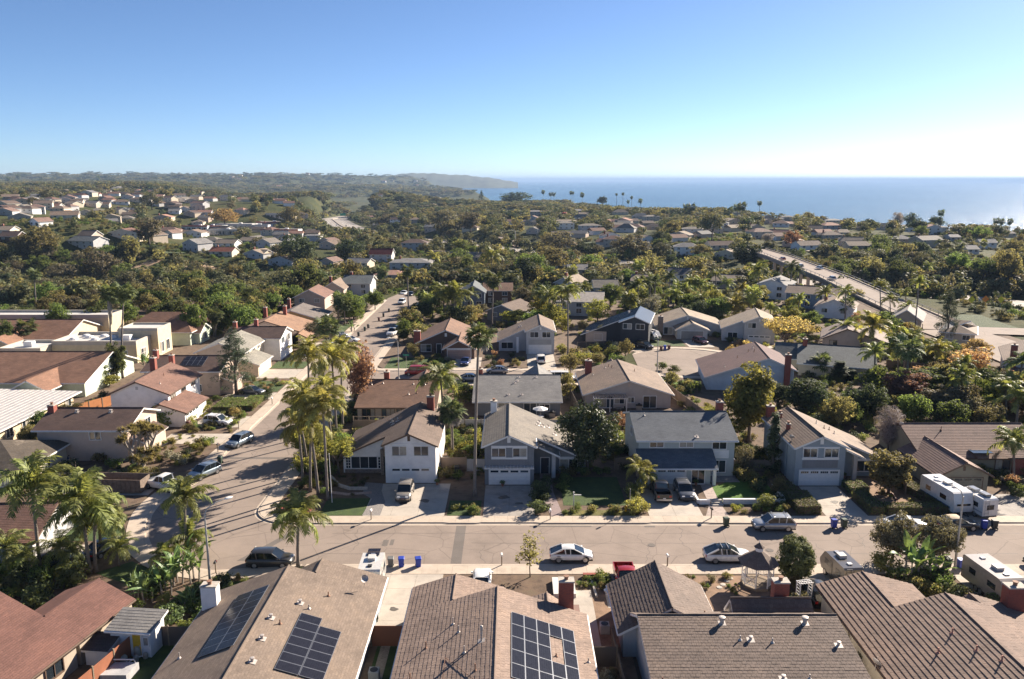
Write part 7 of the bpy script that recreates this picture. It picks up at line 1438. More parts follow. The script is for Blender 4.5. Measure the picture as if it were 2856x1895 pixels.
planting(area(-52, -44, 104, 112.5, 26), ['olive', 'lime', 'green', 'grey'], (.6, 1.5), 'garden shrub of the buff house', 'shrubs of the buff house garden'); planting(area(-52, -43.6, 118, 120.5, 10)+area(-50, -43.5, 127.5, 128.4, 6), ['olive', 'green', 'gold'], (.6, 1.3), 'shrub beside the side street driveways', 'shrubs beside the side street driveways'); planting(area(-51, -43.6, 143, 151.5, 16), ['grey', 'palm', 'olive', 'red'], (.5, 1.3), 'desert plant in the side street bed', 'plants in the side street bed'); planting(area(-60, -46, 96.5, 104, 16), ['dark', 'olive'], (.8, 2.0), 'shrub under the huge yucca tree', 'shrubs under the yucca')
planting(area(-62, -40, 62, 74, 46), ['dark', 'green', 'palm', 'fan'], (.8, 2.4), 'dense tropical plant below the lower left palms', 'tropical plants below the lower left palms'); planting(area(-36, -27, 62, 71.5, 26), ['banana', 'green', 'dark'], (.7, 2.0), 'tropical plant at the corner thicket', 'tropical plants of the corner thicket'); planting(area(-30, -22, 69, 72.6, 14), ['palm', 'green', 'olive'], (.4, .9), 'strappy plant left of the solar roof', 'plants left of the solar roof')
planting(area(5.8, 9.6, 69.5, 72, 12), ['green', 'olive', 'palm'], (.5, 1.1), 'plant beside the white hatchback', 'plants beside the white hatchback'); planting(area(16.3, 22, 68.8, 72.6, 18), ['olive', 'brown', 'green'], (.25, .7), 'small plant in the dirt bed before the gazebo', 'plants in the gazebo bed'); planting(area(25, 28, 61, 70, 12), ['olive', 'brown', 'dark'], (.5, 1.4), 'straggling shrub beside the gazebo', 'shrubs beside the gazebo'); planting(area(33.6, 43, 66.5, 71.4, 22), ['green', 'dark', 'palm', 'olive'], (.7, 1.8), 'shrub behind the brown tiled garage', 'shrubs behind the brown tiled garage'); planting(area(25.8, 27.4, 48, 60, 16), ['olive', 'gold', 'green'], (.6, 1.4), 'flowering shrub along the yellow house path', 'shrubs of the yellow house side path'); planting(area(6.9, 8.2, 49, 57, 10), ['olive', 'grey', 'brown'], (.5, 1.3), 'straggling plant in the narrow side yard', 'plants in the narrow side yard')
planting(area(44, 50, 89, 98, 10), ['dark', 'olive', 'hedge'], (.5, 1.1), 'low shrub inside the hedged garden', 'shrubs in the hedged garden'); planting(area(63.5, 78, 92.5, 99, 22), ['dark', 'red', 'green', 'olive'], (.7, 1.6), 'flowering shrub at the right margin', 'shrubs at the right margin'); planting(area(-9, -4.2, 103, 118, 18), ['olive', 'lime', 'green', 'dark'], (.8, 2.0), 'shrub in the passage beside the grey house', 'shrubs between the white and the grey house'); planting(area(-10, 14, 112, 118, 26), ['olive', 'green', 'dark', 'brown'], (.8, 2.2), 'back garden shrub behind the grey house', 'shrubs in the back gardens')
planting(area(-25, -13.5, 161.5, 175, 20), ['grey', 'olive', 'green'], (.6, 1.4), 'silvery shrub in the craftsman front yard', 'shrubs of the craftsman yard'); planting(area(-5.5, 2.6, 161.5, 174, 18), ['dark', 'olive', 'red'], (.6, 1.5), 'shrub before the pale grey house', 'shrubs of the pale grey house'); planting(area(10.5, 24, 162.5, 181, 46), ['olive', 'green', 'dark', 'lime', 'grey'], (.8, 2.6), 'shrub before the charcoal house', 'shrubs before the charcoal house'); planting(area(49, 62, 158, 184, 40), ['olive', 'green', 'gold', 'red'], (.8, 2.6), 'shrub around the cul de sac houses', 'shrubs around the cul de sac'); planting(area(27.5, 34, 124, 148, 22), ['green', 'lime', 'olive'], (.8, 2.2), 'shrub beside the light blue house', 'shrubs beside the light blue house')

# ---------------------------------------------------------------- small things
for q, lab in (((15, 79.6), 'round manhole cover in the middle of the street'), ((27.3, 78.4), 'round manhole cover behind the white electric crossover'), ((-35, 98), 'round manhole cover on the side street')): tag(MB().lathe([(.02, 0), (.42, 0), (.42, .012), (.36, .012), (.36, .018), (.02, .018)], 18).build('manhole_cover', M_PATCH, None, (q[0], q[1], .004)), lab, 'manhole cover')
M_TAR = plain('tar_seal', (.075, .065, .058), .7, .2, 3)
for y in (77.6, 80.1, 82.5):                       # sealed paving seams, wandering a little
    pts = [(x, y+.05*math.sin(x*.7+y)+.04*math.sin(x*2.3)) for x in np.arange(-20, 100, 1.2)]; o, a = None, offset(pts, .02); c = offset(pts, -.02); b = MB()
    for k in range(len(pts)-1):
        if math.sin(k*.37+y*3)+math.sin(k*.11+y) > -.2: b.face([(*c[k], .005), (*c[k+1], .005), (*a[k+1], .005), (*a[k], .005)])
    struct(b.build('road_seam', M_TAR))
for x, y0, y1, ph in ((-3, 75.5, 80, 1), (3.5, 77, 84, 2), (14.2, 75.6, 82.5, 3), (18.7, 77.6, 84.3, 4), (33, 75.5, 80.1, 5), (38, 79, 84.5, 6), (47, 75.6, 81, 7), (-17, 78, 84.4, 8), (-34, 88, 96, 9), (-37, 104, 118, 10), (-35, 126, 140, 11)):
    pts = [(x+.35*math.sin(y*1.1+ph)+.12*math.sin(y*4.3+ph*2), y) for y in np.arange(y0, y1, .3)]; a = offset(pts, .016); c = offset(pts, -.016); b = MB()
    for k in range(len(pts)-1): b.face([(*a[k], .006), (*c[k], .006), (*c[k+1], .006), (*a[k+1], .006)])
    struct(b.build('road_crack', M_TAR))
M_OIL = plain('oil_stain', (.10, .085, .07), .6, .3, 5)
for k, (x, y, r) in enumerate(((-13.2, 90.6, .5), (18.4, 91.2, .6), (21.2, 91.4, .45), (-1, 92.5, .7), (.9, 90.6, .5), (-10.6, 91.4, .6), (39.2, 91.0, .5), (-8.4, 68, .5), (-10.8, 66.4, .4), (57.8, 90, .7))):
    b = MB(); b.face([(x+r*math.cos(t)*(1+.25*math.sin(3*t+k)), y+.8*r*math.sin(t)*(1+.3*math.sin(2*t+k*2)), .137) for t in np.linspace(0, 6.1, 15)]); struct(b.build('oil_stain', M_OIL))
def patio(x, y, label, rz=0, umb=None):
    o = thing('patio_table', label, 'table', (x, y, LZ), rz); MB().lathe([(.02, .68), (.6, .68), (.6, .72), (.02, .73)], 14).build('table_top', M_WHITE if umb else M_POST, o); MB().tube([(0, 0, 0), (0, 0, .68)], .05, 6).build('stem', M_POLE, o)
    if umb: MB().tube([(0, 0, .7), (0, 0, 2.3)], .03, 6).build('umbrella_pole', M_POLE, o); MB().lathe([(1.3, 1.95), (.7, 2.2), (.03, 2.4)], 8).build('umbrella', umb, o)
    for k in range(3):
        a = rz+k*2.1+.4; c = thing('patio_chair', ['left', 'rear', 'right'][k]+' chair at the '+label, 'chair', (x+math.cos(a)*.95, y+math.sin(a)*.95, LZ), a); MB().box(-.22, .22, -.22, .22, .4, .45).build('seat', M_BLACKP, c); MB().box(.18, .24, -.22, .22, .45, .9).build('backrest', M_BLACKP, c)
        for dx in (-.19, .19):
            for dy in (-.19, .19): MB().box(dx-.02, dx+.02, dy-.02, dy+.02, 0, .4).build('leg', M_BLACKP, c)
patio(4.6, 124.6, 'white umbrella table behind the pale grey bungalow', .3, M_WHITE); patio(18, 129.4, 'round table under the slatted patio cover'); patio(-20, 121.6, 'round table behind the rust roofed bungalow', 1); patio(70.5, 112, 'umbrella table behind the rose brown roof', 2, plain('blue_canvas', (.3, .36, .42), .8))
def barbecue(x, y, label): o = thing('barbecue', label, 'barbecue', (x, y, LZ)); MB().box(-.55, .55, -.28, .28, .75, .95).build('firebox', M_BLACKP, o); MB().lathe([(.28, 0), (.26, .15), (.05, .28)], 10, (0, 0, .95)).build('lid', M_BLACKP, o); MB().box(-.5, .5, -.25, .25, 0, .75).build('cabinet', M_FRAME, o)
barbecue(6.6, 126.3, 'black barbecue before the grey bungalow wall'); barbecue(21.6, 130.6, 'black barbecue beside the patio cover')
def acunit(x, y, label): o = thing('air_conditioner', label, 'air conditioner', (x, y, LZ)); MB().box(-.4, .4, -.4, .4, .05, .85).build('casing', plain('ac_beige', (.42, .4, .36), .6), o); MB().lathe([(.32, .85), (.32, .88), (.03, .9)], 12).build('fan_grille', M_BLACKP, o)
acunit(-9.2, 104.5, 'air conditioner unit beside the white house'); acunit(30.2, 104, 'air conditioner unit beside the sage green house'); acunit(-10.8, 56, 'air conditioner unit in the side yard of the solar roof'); acunit(8.0, 62.6, 'air conditioner unit beside the dark brown house')
for k, (x, y) in enumerate(((-1.2, 96.1), (3.2, 96.2), (23.6, 96.5), (31, 98.6), (-9.6, 96.6), (43.6, 98.9))): o = thing('plant_pot', ['left clay pot before the grey garage', 'right clay pot before the grey garage', 'clay pot on the porch of the sage house', 'clay pot beside the sage house wall', 'clay pot beside the white garage', 'clay pot under the blue grey house window'][k], 'plant pot', (x, y, LZ)); MB().lathe([(.12, 0), (.2, .32), (.22, .36), (.02, .33)], 12).build('pot', plain('clay_pot', (.34, .15, .09), .8), o); put('plant', PROTO['shrub0'][1], o, (0, 0, .3), 0, LEAF['green'], .45)
# ================================================================ the school, the freeway, the overpass
RSCH = RM('school_shingle', (.27, .15, .10), .8, .3); M_FLAT = plain('flat_roof_membrane', (.50, .48, .45), .9, .12, .4, stain=(.33, .31, .29)); W_PARA = wallmat('parapet_white', (.46, .41, .34))
h = House('school_building', 'yellow flat roofed school hall with white parapets', (-106, 168), 0, W_YEL, RSCH, M_WHITE, cat='school')
def flat(h, x0, x1, y0, y1, z, pz=.6, wall=None):
    h.block(x0, x1, y0, y1, 0, z, wall); MB().box(x0+.3, x1-.3, y0+.3, y1-.3, z-.1, z+.03).build('flat_roof', M_FLAT, h.o)
    for q in ((x0-.02, x1+.02, y0-.02, y0+.28), (x0-.02, x1+.02, y1-.28, y1+.02), (x0-.02, x0+.28, y0+.28, y1-.28), (x1-.28, x1+.02, y0+.28, y1-.28)): MB().box(*q, z-.2, z+pz).build('parapet', W_PARA, h.o)
flat(h, 8, 26, -2, 9, 4.2, .7); flat(h, 19, 27.6, 5, 12, 6.0, .4); flat(h, -1, 7.9, -6, 3, 3.6, .6); flat(h, -12, -1.1, -13, -6, 3.2, .6)
for x, y in ((10, 3), (12.5, 5), (15, 2.5), (17.5, 5), (11, 6.5), (15, 6.5)): MB().lathe([(.9, 0), (.9, .2), (.6, .5), (.1, .6)], 10, (x, y, 4.22)).build('skylight_dome', M_WHITE, h.o)
for x, y, z in ((21, 2, 4.25), (-8, -10, 3.25), (2, -2, 3.65)): MB().box(x, x+1.8, y, y+1.4, z, z+1.1).build('roof_air_conditioner', M_WHITE, h.o)
h.win('+x', 27.6, 6, 7.5, .8, 3.0); h.win('+x', 27.6, 9, 10.5, .8, 3.0); h.win('-y', -2, 22, 24, .8, 2.8, 3, 2); h.win('+x', 26, 0, 2, .8, 2.8, 2, 2)
h = House('school_building', 'school wing with a large brown pitched roof and a green gable', (-101, 139), 0, wallmat('pale_green_stucco', (.5, .56, .45)), RSCH, M_WHITE, cat='school', course=.3, step=.016)
h.gable(0, 24, 0, 19, 'x', 3.0, 3.0, 6.2, rp=10, ov=.8, rk=.6); h.win('+x', 24, 8, 11, 1, 3, 3, 2); h.gable(14, 20, -5, 4, 'y', 2.8, 2.8, 4.4, ov=.6, rk=.6); h.win('-y', -5, 16, 18, .8, 2.4, 2)
h = House('school_building', 'long brown roofed school wing at the left margin', (-140, 178), 0, W_YEL, RSCH, M_WHITE, cat='school', course=.3, step=.016); h.gable(0, 38, 0, 16, 'x', 3.2, 3.2, 6.0, ov=.8, rk=.5); h.gable(24, 29, -6, 3, 'y', 3.0, 3.0, 4.4, ov=.5, rk=.5); flat(h, 0, 40, 16.5, 24, 5.2)
h = House('school_building', 'school wing with hipped brown roof at the right end of the school', (-92, 184.5), 0, wallmat('pale_green_stucco', (.5, .56, .45)), RSCH, M_WHITE, cat='school', course=.3, step=.016); h.hip(0, 16, 0, 14, 3.4, 7.0, 'x', .8, 5); h.gable(12, 17.5, 2, 8, 'x', 3.0, 3.0, 4.6, ov=.5, rk=.5); h.win('+x', 17.5, 4, 6, .8, 2.4)
h = House('school_building', 'low school block under a pale ribbed metal roof', (-100, 111), 0, W_YEL, plain('pale_ribbed_metal', (.5, .47, .44), .5, .12, 1, metal=.2), M_WHITE, cat='school', course=.9, step=.05)
h.block(0, 25, 0, 20.5, 0, 2.8); h.shed((26, -1, 2.9), (26, 21.5, 2.9), (-1, -1, 3.7), (-1, 21.5, 3.7))
for y in (2, 6, 10, 14, 18): h.win('+x', 25, y, y+1.6, .9, 2.2)
h = House('school_building', 'brown hipped school roof at the left margin above the ribbed roof', (-116, 140), 0, W_CREAM, RSCH, M_WHITE, cat='school', course=.3, step=.016); h.hip(0, 14, 0, 16, 3.0, 6.0, 'y', .8, 6)

def ribbon(name, pts, w_, m, z=0, parent=None, th=None):
    P = [Vector(p) for p in pts]; b = MB(); Ls = []
    for k, p in enumerate(P):
        d = (P[min(k+1, len(P)-1)]-P[max(k-1, 0)]); t = Vector((-d.y, d.x, 0)).normalized(); Ls.append((p+t*w_/2+Vector((0, 0, z)), p-t*w_/2+Vector((0, 0, z))))
    for k in range(len(P)-1): b.face([Ls[k][1], Ls[k+1][1], Ls[k+1][0], Ls[k][0]]); 
    if th:
        for k in range(len(P)-1):
            for s in (0, 1): A, B = Ls[k][s], Ls[k+1][s]; D = Vector((0, 0, th)); b.face([A, B, B-D, A-D])
            D = Vector((0, 0, th)); b.face([Ls[k][0]-D, Ls[k+1][0]-D, Ls[k+1][1]-D, Ls[k][1]-D])
    return b.build(name, m, parent), Ls
def dense(pts, step):
    out = []
    for a, c in zip(pts, pts[1:]):
        a, c = Vector(a), Vector(c); n = max(1, int((c-a).length/step))
        out += [tuple(a.lerp(c, k/n)) for k in range(n)]
    return out+[tuple(pts[-1])]
fw = dense([tuple(p) for p in FWY], 25); o, _ = ribbon('freeway', fw, 46, M_HWY, .1); struct(o)
o, _ = ribbon('median_barrier', fw, .8, M_CONC, .9, th=1.0); struct(o)
for k, off in enumerate((-14.5, -10.8, -7.2, 7.2, 10.8, 14.5)):
    P = [Vector(p) for p in fw if p[1] < 1500]; Q2 = []
    for i, p in enumerate(P): d = P[min(i+1, len(P)-1)]-P[max(i-1, 0)]; t = Vector((-d.y, d.x, 0)).normalized(); Q2.append(p+t*off)
    o, _ = ribbon('lane_marking', Q2, .3, M_WHITE, .104); struct(o)
def roadto(name, pts, w_, m=M_ROAD, z=.35):
    P = [(x, y, max(tz1(x, y), max(tz1(x+dx, y+dy) for dx in (-w_*.5, w_*.5) for dy in (-w_*.5, w_*.5)))) for x, y, *_ in dense([(x, y, 0) for x, y in pts], 12)]
    o, _ = ribbon(name, P, w_, m, z); return struct(o)
a1 = [att(*Q('F', *q))[:2] for q in ((1850, 480), (1760, 510), (1800, 560), (1900, 610), (2000, 640), (2091, 690))]; roadto('ramp_road', a1, 9)
a2 = [(113, 204), (136, 200), (175, 190), (240, 170), (330, 140)]; roadto('ramp_road', a2, 10); roadto('ramp_road', [(113, 203.5), (113.5, 184), (112.5, 165), (111, 120), (109, 60)], 16, z=.36)
M_TRAIL = plain('trail_dirt', (.36, .245, .155), .95, .2, .2); M_BANK = lawnmat('grass_bank', (.04, .062, .013))
for t, w_, m, q in (('E', 9, M_TRAIL, ((1150, 745), (1080, 770), (1020, 800), (990, 840), (940, 830))), ('E', 7, M_TRAIL, ((1340, 790), (1450, 775), (1550, 785), (1640, 800))), ('E', 12, M_BANK, ((1180, 690), (1260, 690), (1340, 690))), ('G', 16, M_BANK, ((590, 620), (700, 605), (820, 600))), ('H', 9, M_BANK, ((1040, 825), (1300, 850), (1600, 900), (1800, 935))), ('H', 10, M_BANK, ((1640, 1130), (1800, 1190), (1980, 1250))), ('H', 12, M_BANK, ((700, 960), (850, 985), (1000, 1010)))): roadto('trail' if m is M_TRAIL else 'grass_bank', [att(*Q(t, *p))[:2] for p in q], w_, m, .2)
for q in (((510, 660), (800, 690), (1000, 720), (1300, 760), (1700, 800), (2091, 850)), ((1030, 715), (1200, 735), (1500, 790), (1900, 830), (2091, 870))): roadto('path', [att(*Q('H', *p))[:2] for p in q], 4, plain('pale_path', (.45, .37, .3), .95, .15, .3))
# overpass with girder, parapets and railing
BR = dense([(137, 450, .3), (134, 400, .9), (126, 310, 1.1), (116, 225, .5), (113, 204, .3)], 6)
o = thing('overpass_bridge', 'concrete overpass crossing the freeway with railings and cars', 'bridge', (124, 320, 0)); Mi = Vector((124, 320, 0)); BL = [tuple(Vector(p)-Mi) for p in BR]
d, Ls = ribbon('deck', BL, 11.5, M_ROAD, 0, o, 1.7)
for s in (0, 1):
    side = [l[s] for l in Ls]; ribbon('parapet', side, .3, M_CONC, .4, o, .5); MB().tube([p+Vector((0, 0, 1.2)) for p in side], .09, 5).build('handrail', M_POLE, o)
    for k, p in enumerate(side):
        if k % 1 == 0: MB().box(p.x-.08, p.x+.08, p.y-.08, p.y+.08, p.z+.35, p.z+1.2).build('rail_post', M_POLE, o)
for y in (395, 360):
    c = min(BR, key=lambda p: abs(p[1]-y))
    for dx in (-3.5, 0, 3.5): MB().box(c[0]-.6-Mi.x+dx, c[0]+.6-Mi.x+dx, c[1]-.6-Mi.y, c[1]+.6-Mi.y, -12, c[2]-1.6).build('pier', M_CONC, o)
# retaining wall of the freeway
def rwall(p0, p1, h, label, m):
    p0, p1 = Vector(p0), Vector(p1); n = 14; o = thing('retaining_wall', label, 'wall', (p0.x, p0.y, 0)); d = p1-p0
    for k in range(n):
        a, c = d*(k/n), d*((k+1)/n); z = min(tz1(p0.x+a.x, p0.y+a.y), tz1(p0.x+c.x, p0.y+c.y)); t = Vector((-d.y, d.x)).normalized()*.5
        MB().prism([(a.x-t.x, a.y-t.y), (c.x-t.x-.02, c.y-t.y), (c.x+t.x-.02, c.y+t.y), (a.x+t.x, a.y+t.y)], z-1, z+h).build('wall_panel', m, o)
g1, g2 = att(*Q('F', 1310, 720)), att(*Q('F', 1660, 735)); rwall(g1[:2], g2[:2], 5.5, 'tan retaining wall beside the freeway', wallmat('tan_freeway_wall', (.36, .27, .2)))
g1, g2 = att(*Q('H', 1150, 905)), att(*Q('H', 1650, 1040)); 
# traffic: one-piece cars far away
def mini(paint):
    b = MB(); st = [(-2.3, .75, .3, .8), (-2.1, .9, .25, .95), (0, .92, .25, .98), (1.2, .92, .25, .95), (2.0, .86, .28, .8), (2.3, .7, .4, .6)]; loft(b, st)
    i = len(b.v); b.v += [(-2.0, -.8, .93), (1.0, -.8, .93), (1.0, .8, .93), (-2.0, .8, .93), (-1.5, -.62, 1.5), (.35, -.62, 1.5), (.35, .62, 1.5), (-1.5, .62, 1.5)]
    for f in ((0, 1, 5, 4), (1, 2, 6, 5), (2, 3, 7, 6), (3, 0, 4, 7)): b.f.append(tuple(i+k for k in f)); b.m.append(1)
    b.f.append((i+4, i+5, i+6, i+7)); b.m.append(0); return b.mesh('car', [paint, M_CARGLASS])
MINI = [(mini(PT[k]), k) for k in ('white', 'silver', 'charcoal', 'black', 'grey', 'red')]
items = []; fl = [Vector(p) for p in fw]
for k in range(56):
    i = min(len(fl)-2, int(R.triangular(6, 48, 30))); p, q = fl[i], fl[i+1]; d = (q-p); t = Vector((-d.y, d.x, 0)).normalized(); s = R.choice((-1, 1)); off = s*R.choice((5.4, 9, 12.6, 16.2)); me, c = R.choice(MINI)
    o = put('freeway_car', me, None, p.lerp(q, R.random())+t*off+Vector((0, 0, .12)), math.atan2(d.y, d.x)+(0 if s < 0 else math.pi)); tag(o, 'car', 'car', 'cars on the freeway'); items.append((o, c))
for a, c, wh in ((0, 700, 'on the near freeway'), (700, 1000, 'on the freeway bend'), (1000, 9e9, 'on the far freeway')): row_labels([q for q in items if a <= q[0].location.y < c], 'car', wh)
items = []
for t, x, y in (('H', 240, 670), ('H', 440, 735), ('H', 585, 790), ('H', 640, 805), ('H', 985, 885), ('H', 200, 650)):
    p = at(*Q(t, x, y)); c = min(BR, key=lambda q: abs(q[1]-p[1])); me, cc = R.choice(MINI); o = put('bridge_car', me, None, (c[0]+R.choice((-3, 3)), p[1], c[2]+.02), U+.1); tag(o, 'car', 'car', 'cars on the overpass'); items.append((o, cc))
row_labels(items, 'car', 'on the overpass')
for q, lab in (((1330, 625), 'white car on the freeway beside the tan wall'), ((1345, 645), 'second white car on the freeway beside the tan wall')):
    g = att(*Q('F', *q)); tag(put('freeway_car', MINI[0][0], None, g, 2.2), lab, 'car', 'cars on the freeway')
# overhead signs and poles
def gantry(t, x, y, wz, hz, label, post=True):
    bx_, by_ = Q(t, x, y); g = att(bx_, by_+26); s = pxscale(*g); w_ = wz*.38259/s; hh = hz*.38259/s; z = zat(by_, g[1])
    o = thing('road_sign', label, 'road sign', (g[0], g[1], g[2])); z -= g[2]; MB().box(-w_/2, w_/2, -.1, .1, z-hh/2, z+hh/2).build('sign_plate', MGS, o)
    for sx in (-.35, .35): MB().tube([(sx*w_, .15, 0), (sx*w_, .15, z)], .15, 6).build('post', M_POLE, o)
    return o
gantry('F', 1162, 540, 60, 30, 'wide green overhead road sign before the brown trees'); gantry('F', 672, 390, 40, 18, 'green overhead road sign over the far freeway'); gantry('G', 1430, 700, 75, 28, 'green overhead road sign beside the overpass'); gantry('G', 1415, 690, 60, 20, 'second green road sign beside the overpass')
for k, (t, x, y, h_) in enumerate((('F', 1925, 600, 10), ('G', 100, 600, 10), ('G', 1228, 750, 11), ('G', 255, 570, 9), ('F', 600, 530, 12), ('F', 445, 390, 14), ('G', 470, 410, 14), ('F', 1640, 660, 9))):
    g = att(*Q(t, x, y)); o = thing('street_lamp', ['freeway lamp beside the curving ramp', 'freeway lamp on the left end of the bank', 'tall freeway lamp before the shaded bank', 'freeway lamp among the brown trees', 'lamp mast left of the far freeway', 'tall mast above the far freeway', 'tall white mast beside the red roofed tank', 'arched lamp over the freeway'][k], 'street lamp', g); MB().tube([(0, 0, 0), (0, 0, h_*.93), (-.6, 0, h_*.99), (-2.2, 0, h_)], [.18, .14, .1, .08], 6).build('pole', M_POLE, o); MB().box(-3.0, -2.1, -.2, .2, h_-.1, h_+.1).build('lamp_head', M_WHITE, o)
for k, (x, y, m) in enumerate(((1700, 1050, 'y'), (1800, 1045, 'o'), (1912, 1050, 'y'))):
    p = at(*Q('H', x, y+40)); o = thing('road_sign', ['left yellow warning sign on the ramp road', 'orange warning sign on the ramp road', 'right yellow warning sign on the ramp road'][k], 'road sign', (p[0], p[1], 0)); MB().tube([(0, 0, 0), (0, 0, 3.2)], .06, 6).build('post', M_POLE, o)
    b = MB().box(-.75, .75, -.03, .03, -.75, .75); b.build('sign_plate', plain('sign_yellow', (.6, .5, .02), .5) if m == 'y' else plain('sign_orange', (.65, .2, .02), .5), o, (0, -.1, 3.4)).rotation_euler = (0, rad(45), 0)

